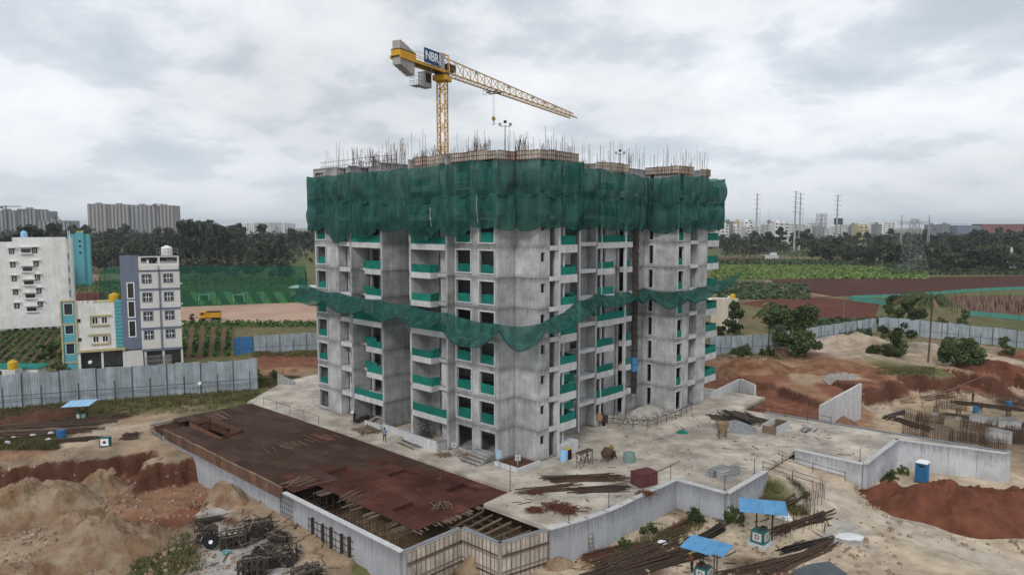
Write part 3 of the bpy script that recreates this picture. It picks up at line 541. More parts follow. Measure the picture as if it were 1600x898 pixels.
# ---- brown plywood deck (formwork waiting for its slab)
fd = thing('formwork_deck', 'brown plywood formwork deck with four sunken bays in front of the tower', 'formwork deck', wd(20, -11, 0))
PZ = -0.06
pits = [(-1.7 + LU_ * i, -17.45 + 1.235 * (j + .5)) for LU_, i, j in ((2.46, 6, 4), (2.46, 4, 7), (2.46, 1, 8), (2.46, 1, 3))]
hole1 = [uv(at(*q)) for q in ((296, 663), (330, 657), (377, 675), (346, 686))]; hole2 = [uv(at(*q)) for q in ((215, 662), (290, 655), (303, 661), (264, 676))]
def inpoly(p, poly):
    c = False
    for i in range(len(poly)):
        a, b = poly[i], poly[(i + 1) % len(poly)]
        if (a[1] > p[1]) != (b[1] > p[1]) and p[0] < (b[0] - a[0]) * (p[1] - a[1]) / (b[1] - a[1]) + a[0]: c = not c
    return c
sheet = None; LU, LV = 2.46, 1.235; cnt = 0
for i in range(21):
    for j in range(11):
        u = -1.7 + i * LU; v = -18.0 + j * LV + .55; u_ = u
        if u_ > 46 or v > -5.0: continue
        if u_ < 12.6 and v < -15.6 - rnd(0, .5): continue
        if inpoly((u_, v), hole1) or inpoly((u_, v), hole2): continue
        z = PZ + rnd(-.006, .012)
        if any(abs(u_ - a) < .2 and abs(v - b) < .9 for a, b in pits): z -= .34
        if sheet is None:
            sheet = MB().ubox(-LU / 2 + .014, LU / 2 - .014, -LV / 2 + .012, LV / 2 - .012, -.02, 0); sheet.v = [tuple(Vector(q) - O) for q in sheet.v]
            sheet.v = [(q[0], q[1], q[2] + O.z) for q in sheet.v]; s0 = bpy.data.meshes.new('plywood_sheet'); s0.from_pydata(sheet.v, [], sheet.f); s0.materials.append(M_ply); s1_ = s0.copy(); s1_.materials.clear(); s1_.materials.append(M_ply2)
        o = link('plywood_sheet', s1_ if u_ < 13 + rnd(-3, 3) - (v + 10) * .5 else s0, fd); o.location = wd(u_, v, z) - fd.location; o.rotation_euler = (rnd(-.004, .004), rnd(-.004, .004), rnd(-.006, .006))
for a, b in pits: MB().ubox(a - 1.25, a + 1.25, b - 1.25, b + 1.25, PZ - .45, PZ - .38).build('pit_floor', M_ply, fd)
for a, b in pits:                       # boards round each sunken bay
    for s_ in (-1, 1):
        MB().ubox(a - 1.25, a + 1.25, b + s_ * 1.24 - .02, b + s_ * 1.24 + .02, PZ - .4, PZ + .02).build('edge_board', M_ply2, fd)
        MB().ubox(a + s_ * 1.235 - .02, a + s_ * 1.235 + .02, b - 1.22, b + 1.22, PZ - .4, PZ + .018).build('edge_board', M_ply2, fd)
# ribbed edge boards along the long side
for k in range(22):
    u1 = 40.2 - k * 1.26; mb = MB()
    t = rnd(-.04, .04)
    mb.ubox(u1 - 1.24, u1, -18.86, -18.82, -.85 + t, .42 + t, 0)
    for j in range(4): mb.ubox(u1 - 1.16 + j * .36, u1 - 1.11 + j * .36, -18.92, -18.86, -.9 + t, .44 + t, 1)
    mb.ubox(u1 - 1.25, u1 + .01, -18.98, -18.78, .44 + t, .50 + t, 1)
    mb.build('side_form', [M_redb, M_timber], fd)
# boards of the two slots
for h_ in (hole1,):
    for i in range(4):
        a, b = wd(*h_[i]), wd(*h_[(i + 1) % 4]); mb = MB(); d = (b - a)
        L = d.length; d.normalize(); n = Vector((-d.y, d.x, 0)); z1 = .55 if i in (0, 1) else .2
        mb.beam(a + Vector((0, 0, PZ - .3)), b + Vector((0, 0, PZ - .3)), .05, 1.0 + z1, 0)
        for j in range(int(L / .5)): q_ = a + d * (.25 + j * .5); mb.beam(q_ + Vector((0, 0, PZ - .6)) - n * .05, q_ + Vector((0, 0, z1 * .5 + .1)) - n * .05, .06, .06, 1)
        mb.build('slot_board', [M_redb, M_timber], fd)
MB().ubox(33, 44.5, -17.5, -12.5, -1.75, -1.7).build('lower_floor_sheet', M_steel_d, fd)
# joists sticking out along the ragged edge, and the props and ledgers under it
jo = MB()
for k in range(62):
    u1 = 12.4 - k * .25 + rnd(-.06, .06)
    if u1 < -2.9: break
    if vn(np.array([u1 * .8]), np.array([3.0]))[0] < .45 or rnd(0, 1) < .25: continue
    a = wd(u1, -15.2, -.14); b = wd(u1 + rnd(-.1, .1), -16.3 - rnd(0, .75), -.14); jo.beam(a, b, .075, .1)
for k in range(40):
    v1 = -15.8 + k * .2 + rnd(-.05, .05)
    if v1 > -8.4: break
    if rnd(0, 1) < .45: continue
    jo.beam(wd(-2.5, v1, -.14), wd(-3.3 - rnd(0, .6), v1 + rnd(-.08, .08), -.14), .075, .1)
jo.m = [random.choice((0, 1, 1)) for _ in range(len(jo.f) // 6) for _ in range(6)]; jo.build('joist_ends', [M_timber, M_timber_d], fd, kind='stuff')
for k in range(7):
    a = wd(-3.5 - k * 1.12, -8.4, -.45 - rnd(0, .1)); b = wd(-3.9 - k * 1.0, -12.55 if k < 6 else -11, -.5 - rnd(0, .1)); MB().beam(a, b, .10, .16).build('timber_joist', M_timber, fd)
for k in range(4): MB().beam(wd(-3.2, -8.9 - k * 1.1, -.75), wd(-10.0, -8.9 - k * 1.1, -.78), .1, .16).build('timber_joist', M_timber_d, fd)
sc = MB()
for i in range(16):
    for j in range(3):
        u1, v1 = 12.0 - i * 1.12, -15.9 - j * 1.05; sc.tube(wd(u1, v1, -4.85), wd(u1, v1, -.3 - rnd(0, .5)), .035, 5)
    if i < 15:
        for z in (-1.0, -1.9, -3): 
            sc.tube(wd(12.0 - i * 1.12, -16.9, z), wd(12.0 - (i + 1) * 1.12, -16.9, z + rnd(-.1, .1)), .028, 4); sc.tube(wd(12.0 - i * 1.12, -15.9, z), wd(12.0 - i * 1.12, -18.2, z), .028, 4)
    if i % 2: sc.tube(wd(12.0 - i * 1.12, -17.9, -.5), wd(12.0 - (i + 1) * 1.12, -17.9, -2.4), .025, 4)
for i in range(6):
    for j in range(4): sc.tube(wd(-3.9 - i * 1.15, -9 - j * 1.1, -4.85), wd(-3.9 - i * 1.15, -9 - j * 1.1, -.6), .035, 5)
for i in range(3):
    for j in range(5): sc.tube(wd(-3.6 - i * .8, -13.2 - j * 1.05, -4.85), wd(-3.6 - i * .8, -13.2 - j * 1.05, -.3 - rnd(0, .7)), .035, 5)
    for z in (-1.0, -2.0): sc.tube(wd(-3.6 - i * .8, -13.0, z), wd(-3.6 - i * .8, -18.0, z), .028, 4)
sc.build('scaffold_props', M_rust, fd, kind='stuff')
# boards clad on the basement corner walls
wf = thing('wall_formwork', 'grid of tan wall forms round the near basement corner', 'wall formwork', wd(-5.4, -15, -4))
def form_face(a, b, n_out, zt=-.02, zb=-4.6):
    a, b = wd(*a), wd(*b); d = b - a; L = d.length; d.normalize(); n = Vector(n_out).normalized(); k = max(2, round(L / .95)); zs = np.linspace(zb, zt, 5)
    for i in range(k):
        for j in range(4):
            s0, s1 = i / k * L + .015, (i + 1) / k * L - .015; mb = MB(); z0, z1 = zs[j] + .015, zs[j + 1] - .015; t = rnd(0, .03)
            mb.obox(a + d * (s0 + s1) / 2 + n * (.04 + t) + Vector((0, 0, (z0 + z1) / 2)), d * (s1 - s0) / 2, n * .03, Vector((0, 0, (z1 - z0) / 2)), 0)
            for e in (0, .5, 1): mb.obox(a + d * (s0 + .02 + e * (s1 - s0 - .04)) + n * (.1 + t) + Vector((0, 0, (z0 + z1) / 2)), d * .014, n * .02, Vector((0, 0, (z1 - z0) / 2)), 1)
            for e in (.03, .97): mb.obox(a + d * (s0 + s1) / 2 + n * (.095 + t) + Vector((0, 0, z0 + e * (z1 - z0))), d * (s1 - s0) / 2, n * .018, Vector((0, 0, .016)), 1)
            mb.build('form_panel', [M_form, M_frib], wf)
    for z in (zt - .9, zt - 2.6):
        MB().beam(a + n * .2 + Vector((0, 0, z)), b + n * .2 + Vector((0, 0, z + rnd(-.06, .06))), .06, .09).build('waler', M_rust, wf)
    MB().obox((a + b) / 2 + Vector((0, 0, -2.4)) - n * .18, d * L / 2, n * .17, Vector((0, 0, 2.45))).build('wall_core', M_ret, wf)
form_face((-5.4, -18.6), (-5.4, -12.9), -U); form_face((-5.4, -12.8), (-9.7, -12.8), -V); form_face((-9.75, -12.7), (-10.75, -8.3), -U)
ss = thing('steel_soldiers', 'row of dark upright steel soldiers against the basement wall', 'formwork', wd(4, -19.1, -3))
for i, u1 in enumerate((7.0, 5.4, 4.1, 2.5, 1.4)):
    MB().ubox(u1 - .1, u1 + .1, -19.2, -18.99, -3.6, -.75 - .1 * (i % 2)).build('soldier_post', M_steel_d, ss)
mb = MB()
for z in (-1.1, -1.7, -2.3, -2.9): mb.beam(wd(7.9, -19.0, z), wd(.9, -19.0, z), .05, .05)
for i in range(10): mb.beam(wd(7.7 - i * .7, -19.05, -3.4), wd(7.7 - i * .7, -19.05, -.9), .035, .035)
mb.build('steel_grid', M_rust, ss, kind='stuff')
ss2 = thing('rebar_grid', 'small upright rebar grid leaning on the wall where the edge boards end', 'rebar grid', wd(11.5, -19.1, -2))
mb = MB()
for i in range(7): mb.beam(wd(12.5 - i * .35, -19.15, -2.9), wd(12.5 - i * .35, -19.05, .05), .035)
for j in range(6): mb.beam(wd(12.6, -19.1, -2.7 + j * .5), wd(10.3, -19.1, -2.7 + j * .5), .03)
mb.build('rebar_mesh', M_steel_d, ss2, kind='stuff')
ss3 = thing('rebar_grid', 'upright rebar grid at the cut end of the deck by the left slot', 'rebar grid', wd(42, -19.1, -2))
mb = MB()
for i in range(9): mb.beam(wd(43.8 - i * .4, -19.15, -2.2), wd(43.8 - i * .4, -19.05, .1), .035)
for j in range(5): mb.beam(wd(44, -19.1, -2 + j * .5), wd(40.4, -19.1, -2 + j * .5), .03)
mb.build('rebar_mesh', M_steel_d, ss3, kind='stuff')

# ------------------------------------------------------------------ the tower
Z0, FH, NF = 0.15, 3.2, 10
tower = thing('unfinished_tower', 'ten storey raw concrete apartment tower under construction at the centre of the site', 'building', wd(0, 0, 0), A47 * 0)
class Seg: pass
def wall_open(mb, a, b, n, z0, z1, th, ops=(), mi=0):
    """box wall from uv a to uv b (outer face), thickened against n, with (s0,s1,z0,z1) openings"""
    A, B = wd(*a), wd(*b); d = B - A; L = d.length; d.normalize(); n = Vector(n)
    xs = sorted({0, L, *[o[0] for o in ops], *[o[1] for o in ops]}); zs = sorted({z0, z1, *[o[2] for o in ops], *[o[3] for o in ops]})
    for j in range(len(zs) - 1):
        run = None
        for i in range(len(xs) - 1):
            cx, cz = (xs[i] + xs[i + 1]) / 2, (zs[j] + zs[j + 1]) / 2
            solid = not any(o[0] < cx < o[1] and o[2] < cz < o[3] for o in ops)
            if solid and run is None: run = xs[i]
            if run is not None and (not solid or i == len(xs) - 2):
                e = xs[i + 1] if solid else xs[i]
                mb.obox(A + d * (run + e) / 2 - n * th / 2 + Vector((0, 0, (zs[j] + zs[j + 1]) / 2)), d * (e - run) / 2, n * th / 2, Vector((0, 0, (zs[j + 1] - zs[j]) / 2)), mi); run = None
    return mb
nU, nV = -U, -V     # the two ways the visible faces look
H1 = FH - .016
def rel(a, lst):   # uv coordinate spans -> distance along the wall from its start
    return [(abs(o[1] - a) if abs(o[1] - a) < abs(o[0] - a) else abs(o[0] - a), max(abs(o[0] - a), abs(o[1] - a)), o[2], o[3]) for o in lst]
proto = {}; TYP = []     # typical-floor parts: (part object at floor 0, floors, jitter axis)
def part(name, mb, m, floors, jit=None, par=None):
    o = mb.build(name, m, tower) if par is None else mb.build(name, m, par)
    TYP.append((o, floors, jit)); return o
ALL = list(range(NF)); UP = list(range(1, NF))
def wseg(a, b, n, ops=(), m=None, th=.22, z0=0, floors=ALL, name='wall_panel'):
    A = a[0] if abs(a[0] - b[0]) > abs(a[1] - b[1]) else a[1]
    mb = wall_open(MB(), a, b, n, Z0 + z0, Z0 + H1, th, [(p, q_, Z0 + c, Z0 + d) for p, q_, c, d in rel(A, ops)])
    return part(name, mb, m or M_conc, floors, n)
def frame(plane, s0, s1, z0, z1, axis, floors, w=.13, pr=.14):
    """projecting concrete rim round an opening"""
    mb = MB(); z0 += Z0; z1 += Z0
    def bx(a0, a1, c0, c1):
        if axis == 'u': mb.ubox(a0, a1, plane - pr, plane + .06, c0, c1)
        else: mb.ubox(plane - pr, plane + .06, a0, a1, c0, c1)
    bx(s0 - w, s1 + w, z1, z1 + w); bx(s0 - w, s1 + w, z0 - w, z0); bx(s0 - w, s0, z0, z1); bx(s1, s1 + w, z0, z1)
    part('window_frame', mb, M_conc_l, floors)
SCR = []
def screen(axis, plane, s0, s1, z0, h, floors, drop=0.0):
    """cloth screen tied across an opening, its top edge sagging between ties"""
    for k in floors:
        n = max(4, int((s1 - s0) / .35)); vs = []; fs = []; hh_ = h * rnd(.86, 1.08); tilt = rnd(-.16, .16) * h; sg = rnd(0, .16)
        for t in (0, 1):
            for i in range(n + 1):
                f = i / n; s_ = s0 + (s1 - s0) * f; top = hh_ + tilt * (f - .5) - sg * math.sin(math.pi * (f * 2 % 1)) * (.5 + .5 * rnd(0, 1)); bow = .05 * math.sin(f * 9 + k) + t * .025
                for z in (0, .5, 1):
                    pl = plane + bow * (1 if z == .5 else .4)
                    p = wd(s_, pl, 0) if axis == 'u' else wd(pl, s_, 0); vs.append((p.x, p.y, Z0 + k * FH + z0 + top * z))
        m_ = 3; N = (n + 1) * m_
        for i in range(n):
            for j in range(2):
                a = i * m_ + j; fs.append((a, a + m_, a + m_ + 1, a + 1)); b = a + N; fs.append((b, b + 1, b + m_ + 1, b + m_))
            a = i * m_ + 2; fs.append((a, a + m_, a + m_ + N, a + N)); a = i * m_; fs.append((a, a + N, a + m_ + N, a + m_))
        fs.append((0, 1, 1 + N, N)); fs.append((1, 2, 2 + N, 1 + N)); e = n * m_; fs.append((e, e + N, e + 1 + N, e + 1)); fs.append((e + 1, e + 1 + N, e + 2 + N, e + 2))
        MB().add(vs, fs).build('balcony_screen', M_screen, tower)
FULL = [1, 4, 7]; SHORT = [2, 3, 5, 6, 8, 9]; UPS = list(range(1, 9))
# --- left wing
wseg((36.8, 0), (31.3, 0), nV, [(34.1, 36.3, .4, 2.65)]); frame(0, 34.1, 36.3, .4, 2.65, 'u', ALL); screen('u', .12, 34.1, 36.3, .4, 1.0, range(1, 10))
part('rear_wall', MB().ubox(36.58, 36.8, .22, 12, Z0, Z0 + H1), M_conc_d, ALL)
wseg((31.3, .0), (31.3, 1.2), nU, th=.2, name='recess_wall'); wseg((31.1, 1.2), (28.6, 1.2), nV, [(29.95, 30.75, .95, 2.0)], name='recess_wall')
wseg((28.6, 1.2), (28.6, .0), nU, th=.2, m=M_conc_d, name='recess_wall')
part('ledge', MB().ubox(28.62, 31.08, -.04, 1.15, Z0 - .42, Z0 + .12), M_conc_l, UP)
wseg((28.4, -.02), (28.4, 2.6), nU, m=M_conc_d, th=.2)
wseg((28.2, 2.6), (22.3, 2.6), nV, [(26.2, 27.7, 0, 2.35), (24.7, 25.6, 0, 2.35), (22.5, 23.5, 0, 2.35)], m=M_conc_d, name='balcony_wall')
part('balcony_slab', MB().ubox(22.32, 28.38, -.03, 2.58, Z0 - .52, Z0 + .13), M_conc_l, FULL); part('balcony_slab', MB().ubox(22.32, 25.6, -.03, 2.58, Z0 - .52, Z0 + .13), M_conc_l, SHORT)
part('balcony_slab', MB().ubox(25.6, 28.18, 1.5, 2.58, Z0 - .3, Z0 + .1), M_conc, SHORT)
screen('u', .05, 22.4, 28.3, .13, .95, [1, 4, 7]); screen('u', .05, 22.4, 25.5, .13, .95, [2, 3, 5, 6, 8, 9]); screen('u', 1.55, 25.6, 28.1, .1, .9, [2, 3, 5, 6, 8])
wseg((22.0, -.04), (22.0, 8), nU, th=.3, m=M_conc_d)
# --- notch and middle bay
wseg((21.98, 8), (17, 8), nV, [(18.5, 20, .4, 2.4)], m=M_conc_d); wseg((17.05, 8), (17.05, .06), U, th=.34, m=M_conc)
wseg((16.7, 2.8), (13, 2.8), nV, [(13.1, 15.0, 0, 2.6)], m=M_conc, name='balcony_wall'); wseg((13, 1.3), (10.7, 1.3), nV, [(10.75, 11.7, .1, 2.6)], name='balcony_wall')
wseg((13.02, 2.8), (13.02, 1.3), U, th=.2, name='recess_wall')
part('balcony_slab', MB().ubox(10.72, 16.68, -.03, 1.28, Z0 - .52, Z0 + .13), M_conc_l, FULL); part('balcony_slab', MB().ubox(13.25, 16.68, -.03, 2.7, Z0 - .52, Z0 + .13), M_conc_l, SHORT)
part('balcony_slab', MB().ubox(10.72, 13.2, 1.0, 1.28, Z0 - .35, Z0 + .1), M_conc, SHORT); part('balcony_slab', MB().ubox(13.2, 16.68, 1.3, 2.75, Z0 - .5, Z0 + .12), M_conc, FULL)
screen('u', .05, 10.75, 16.65, .13, .95, [1, 4, 7]); screen('u', .05, 13.3, 16.65, .13, .95, [2, 3, 5, 6, 8, 9]); screen('v', 13.3, .05, 1.3, .13, .95, [2, 3, 5, 6, 8]); screen('u', 1.35, 10.8, 11.7, .1, .95, [2, 3, 5, 6, 8])
wseg((10.4, -.02), (10.4, 1.25), nU, th=.3, m=M_conc_d)
wseg((10.38, 1.0), (3.8, 1.0), nV, [(7.75, 10.05, .4, 2.75), (4.25, 6.45, .4, 2.75)], floors=UP)
wseg((10.38, 1.0), (3.8, 1.0), nV, [(7.75, 10.05, .0, 2.7), (4.25, 6.45, .0, 2.7)], floors=[0])
for s0, s1 in ((7.75, 10.05), (4.25, 6.45)): frame(1.0, s0, s1, .4, 2.75, 'u', UP); screen('u', 1.15, s0, s1, .4, 1.05, range(1, 10))
wseg((3.8, 1.02), (3.8, 3.58), nU, th=.25); wseg((3.78, 3.6), (.52, 3.6), nV, th=.25)
wseg((.5, 3.6), (.5, 6.66), nU, [(3.95, 4.62, 1.65, 2.6), (5.35, 6.3, .02, 2.75)])
# --- balconies on the corner's right
part('column', MB().ubox(.34, .62, 6.66, 6.95, Z0, Z0 + H1), M_conc_l, ALL); part('column', MB().ubox(.6, .82, 7.75, 7.95, Z0, Z0 + H1 - .4), M_conc_l, ALL)
wseg((3.0, 6.7), (3.0, 9.5), nU, [(7.9, 9.1, 0, 2.35)], m=M_conc_d, name='balcony_wall'); wseg((3.0, 6.7), (.8, 6.7), V, m=M_conc_d, th=.15, name='recess_wall')
part('balcony_slab', MB().ubox(.28, 3.0, 6.96, 9.75, Z0 - .72, Z0 + .13), M_conc_l, UP); part('balcony_slab', MB().ubox(.3, .5, 5.3, 6.65, Z0 - .4, Z0 + .08), M_conc_l, UP)
screen('v', .38, 7.0, 9.6, .13, 1.0, range(1, 10)); screen('u', 9.7, .4, 2.9, .13, .95, [1, 2, 3, 5, 6, 8])
# --- courtyard between corner and right wing
wseg((5.3, 9.5), (5.3, 18.2), nU, [(10.2, 12.4, 0, 2.4), (14.9, 16.8, 0.2, 2.4)], m=M_conc_d)
part('rear_wall', MB().ubox(3.2, 5.3, 9.3, 9.5, Z0, Z0 + H1), M_conc_d, ALL)
part('column', MB().ubox(3.85, 4.15, 14.7, 15.0, Z0, Z0 + H1), M_conc_l, ALL); part('ledge', MB().ubox(3.95, 5.25, 15.0, 18.15, Z0 - .25, Z0 + .22), M_conc_l, UP)
part('balcony_slab', MB().ubox(3.4, 5.28, 9.8, 13.4, Z0 - .5, Z0 + .13), M_conc, UP); screen('v', 3.5, 9.9, 13.3, .13, .95, [1, 2, 4, 5, 7])
wseg((5.28, 18.2), (4.0, 18.2), nV, th=.3, m=M_conc_d); wseg((4.0, 18.22), (4.0, 18.5), nU, th=1.3, name='wall_fin')
wseg((6.6, 18.5), (6.6, 24.6), nU, [(18.8, 21.2, 0, 2.4), (22.3, 23.6, 0, 2.3)], m=M_conc_d, name='balcony_wall'); wseg((5.5, 22.2), (5.5, 24.6), nU, floors=ALL)
part('column', MB().ubox(4.05, 4.25, 19.4, 19.62, Z0, Z0 + H1 - .4), M_conc_l, ALL); part('column', MB().ubox(4.02, 4.3, 24.5, 24.85, Z0, Z0 + H1), M_conc_l, ALL)
part('balcony_slab', MB().ubox(3.95, 6.58, 18.52, 24.48, Z0 - .6, Z0 + .13), M_conc_l, FULL); part('balcony_slab', MB().ubox(3.95, 6.58, 18.52, 22.1, Z0 - .6, Z0 + .13), M_conc_l, SHORT)
screen('v', 4.05, 18.55, 24.4, .13, .95, [1, 4, 7]); screen('v', 4.05, 18.55, 22.0, .13, .95, [2, 3, 5, 6, 8, 9])
wseg((5.2, 24.6), (5.2, 30.6), nU, [(24.9, 26.4, 0, 2.55)]); part('ledge', MB().ubox(4.3, 5.15, 24.9, 26.6, Z0 - .6, Z0 + .1), M_conc_l, UP); screen('v', 4.5, 24.95, 26.4, .1, .95, [2, 3, 4, 6, 7]); part('ledge', MB().ubox(4.6, 5.15, 28.0, 28.6, Z0 - .5, Z0), M_conc_l, UP)
# --- right wing
wseg((5.18, 30.6), (.42, 30.6), nV, [(3.7, 4.35, .35, 2.75)], th=.24); frame(30.6, 3.7, 4.35, .35, 2.75, 'u', ALL, .12, .08)
wseg((.2, 30.6), (.2, 34.2), nU, [(30.95, 32.35, .25, 2.65)]); frame(.2, 30.95, 32.35, .25, 2.65, 'v', ALL, .1, .1); screen('v', .3, 30.95, 32.35, .25, 1.0, range(1, 10))
wseg((.42, 34.2), (1.4, 34.2), V, th=.2, m=M_conc_d, name='recess_wall'); wseg((1.4, 34.2), (1.4, 36.3), nU, m=M_conc_d, name='recess_wall'); wseg((1.4, 36.3), (.42, 36.3), nV, th=.2, m=M_conc_d, name='recess_wall')
part('ledge', MB().ubox(.15, 1.35, 34.22, 36.28, Z0 - .3, Z0 + .2), M_conc_l, UP)
wseg((.2, 36.3), (.2, 38.9), nU); part('rear_wall', MB().ubox(.42, 6, 38.7, 38.9, Z0, Z0 + H1), M_conc_d, ALL)
part('balcony_slab', MB().ubox(.3, 4, 38.92, 42.5, Z0 - .75, Z0 + .13), M_conc_l, UP); part('column', MB().ubox(.9, 1.15, 39.6, 39.85, Z0, Z0 + H1 - .7), M_conc_l, ALL)
screen('v', .4, 38.95, 42.4, .13, 1.0, range(1, 10)); screen('u', 42.4, .4, 3.9, .13, 1.0, range(1, 9))
# --- floors, and core blocks added to darken the openings and stop views through
foot = [(36.6, .2), (31.15, .2), (31.15, 1.3), (28.25, 1.3), (28.25, 2.75), (22.2, 2.75), (22.2, 7.9), (16.8, 7.9), (16.8, 2.95), (13.1, 2.95), (13.1, 1.45), (10.65, 1.45), (10.65, 1.18), (4.05, 1.18), (4.05, 3.82), (.65, 3.8), (.65, 6.6), (3.15, 6.6),
        (3.15, 9.6), (5.45, 9.6), (5.45, 18.3), (6.75, 18.6), (6.75, 24.5), (5.35, 24.7), (5.35, 30.75), (.38, 30.75), (.38, 34.1), (1.55, 34.3), (1.55, 36.2), (.38, 36.4), (.38, 38.75), (19, 38.75), (19, 14), (36.6, 12)]
part('floor_slab', MB().prism([wd(*p)[:2] for p in foot], Z0 - .2, Z0), M_conc, list(range(NF + 1)))
core = MB()
for r in ((24.5, 34, 6.2, 11), (17.5, 22, 9.5, 13.5), (5.2, 16, 6.8, 11), (8, 16, 11, 37), (4.5, 8, 34, 37), (3.6, 8, 5.2, 6.2)):
    core.ubox(r[0], r[1], r[2], r[3], Z0 + .01, Z0 + FH - .22)
part('shade_core_wall', core, M_conc_d, ALL)
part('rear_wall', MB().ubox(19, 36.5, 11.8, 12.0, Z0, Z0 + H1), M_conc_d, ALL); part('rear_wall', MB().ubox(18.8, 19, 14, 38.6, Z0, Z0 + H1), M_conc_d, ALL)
for o, floors, jit in TYP:
    for k in floors:
        off = (jit.x * (j_ := rnd(-.012, .016)), jit.y * j_) if jit is not None else (0, 0)
        if k == floors[0]: base = o
        if k == floors[0]:
            o.location = (off[0], off[1], FH * k)
        else:
            c = piece(o, tower); c.location = (off[0], off[1], FH * k)
# plinth and garden walls at the foot
MB().ubox(.1, 3.0, 6.7, 9.9, -.02, 1.15).build('plinth', M_conc_l, tower); MB().ubox(4.0, 6.5, 18.55, 22, -.02, .9).build('plinth', M_conc, tower)
MB().ubox(.12, 1.3, 30.3, 36.2, -.02, .14).build('plinth', M_conc, tower)
# formwork crown and starter bars
ZT = Z0 + NF * FH
cr_paths = [[(17, .8), (10.3, .6), (3.6, .7), (3.5, 3.3), (.3, 3.4), (.2, 9.7), (5, 9.9)], [(4, 18), (3.9, 24.8)], [(5, 30.4), (.1, 30.4), (.1, 34.4)], [(.1, 36.2), (.1, 39.0)], [(36.8, 0.2), (31, 0.2)], [(5.3, 10), (5.2, 18)], [(17, 1), (17, 7)]]
for pi, path in enumerate(cr_paths):
    for i in range(len(path) - 1):
        a, b = wd(*path[i]), wd(*path[i + 1]); d = b - a; L = d.length; d.normalize(); n = Vector((d.y, -d.x, 0)); k = max(1, round(L / 1.3))
        if n.dot(Vector((0, -1, 0))) < 0 : n = -n
        for j in range(k):
            mb = MB(); hgt = rnd(.85, 1.05); t = rnd(0, .05); s0, s1 = j / k * L + .02, (j + 1) / k * L - .02; z0 = ZT - .75 - (.5 if pi in (4, 5) else 0)
            mb.obox(a + d * (s0 + s1) / 2 + n * t + Vector((0, 0, z0 + hgt / 2)), d * (s1 - s0) / 2, n * .03, Vector((0, 0, hgt / 2)), 0)
            for e in (.12, .38, .62, .88): mb.obox(a + d * (s0 + e * (s1 - s0)) + n * (t + .07) + Vector((0, 0, z0 + hgt / 2)), d * .02, n * .03, Vector((0, 0, hgt / 2 + .04)), 1)
            for e in (.06, .5, .94): mb.obox(a + d * (s0 + s1) / 2 + n * (t + .06) + Vector((0, 0, z0 + hgt * e)), d * (s1 - s0) / 2, n * .025, Vector((0, 0, .022)), 1)
            if rnd(0, 1) < .5: q_ = a + d * (s0 + rnd(0, s1 - s0)) + n * (t + .13); mb.beam(q_ + Vector((0, 0, z0 - .2)), q_ + Vector((0, 0, z0 + hgt + rnd(.1, .5))), .05, .05, 1)
            mb.build('crown_form', [M_form, M_redb if rnd(0, 1) < .5 else M_frib], tower)
rb = MB()
edge = [(36.5, .4), (31, .5), (28.5, 1.5), (22.2, 2.8), (22.2, .4), (17, .4), (10.4, .4), (3.8, 1.2), (.7, 3.8), (.7, 9.4), (5.4, 10), (5.4, 18), (4.2, 24.5), (5.4, 30.6), (.5, 30.8), (.5, 38.7), (8, 38.7)]
for i in range(len(edge) - 1):
    a, b = edge[i], edge[i + 1]; L = math.hypot(a[0] - b[0], a[1] - b[1])
    for j in range(int(L / .22)):
        if rnd(0, 1) < .42: continue
        f = rnd(0, 1); u1, v1 = a[0] + (b[0] - a[0]) * f, a[1] + (b[1] - a[1]) * f; inn = rnd(.1, 1.2); u1 += inn * .5; v1 += inn
        hgt = rnd(.8, 2.6) if rnd(0, 1) < .8 else rnd(2.2, 3.4)
        rb.tube(wd(u1, v1, ZT - 1), wd(u1 + rnd(-.12, .12), v1 + rnd(-.12, .12), ZT + hgt), .019, 3, cap=False)
for c in range(40):
    u1, v1 = rnd(3, 35), rnd(2, 10) if rnd(0, 1) < .6 else rnd(2, 36)
    if u1 > 17: v1 = rnd(2, 10)
    hgt = rnd(1.4, 3.2)
    for j in range(8): rb.tube(wd(u1 + rnd(-.4, .4), v1 + rnd(-.4, .4), ZT - .1), wd(u1 + rnd(-.5, .5), v1 + rnd(-.5, .5), ZT + hgt * rnd(.7, 1)), .019, 3, cap=False)
    for z in (.5, 1.0): rb.tube(wd(u1 - .4, v1, ZT + z), wd(u1 + .4, v1, ZT + z), .02, 3)
for i in range(5):
    for z in (.9, 1.5): rb.tube(wd(36 - i * 3.2, .6, ZT + z - .7), wd(36 - (i + 1) * 3.2, .6, ZT + z - .7 + rnd(-.1, .1)), .025, 4)
rb.build('starter_bars', M_rust, tower, kind='stuff')

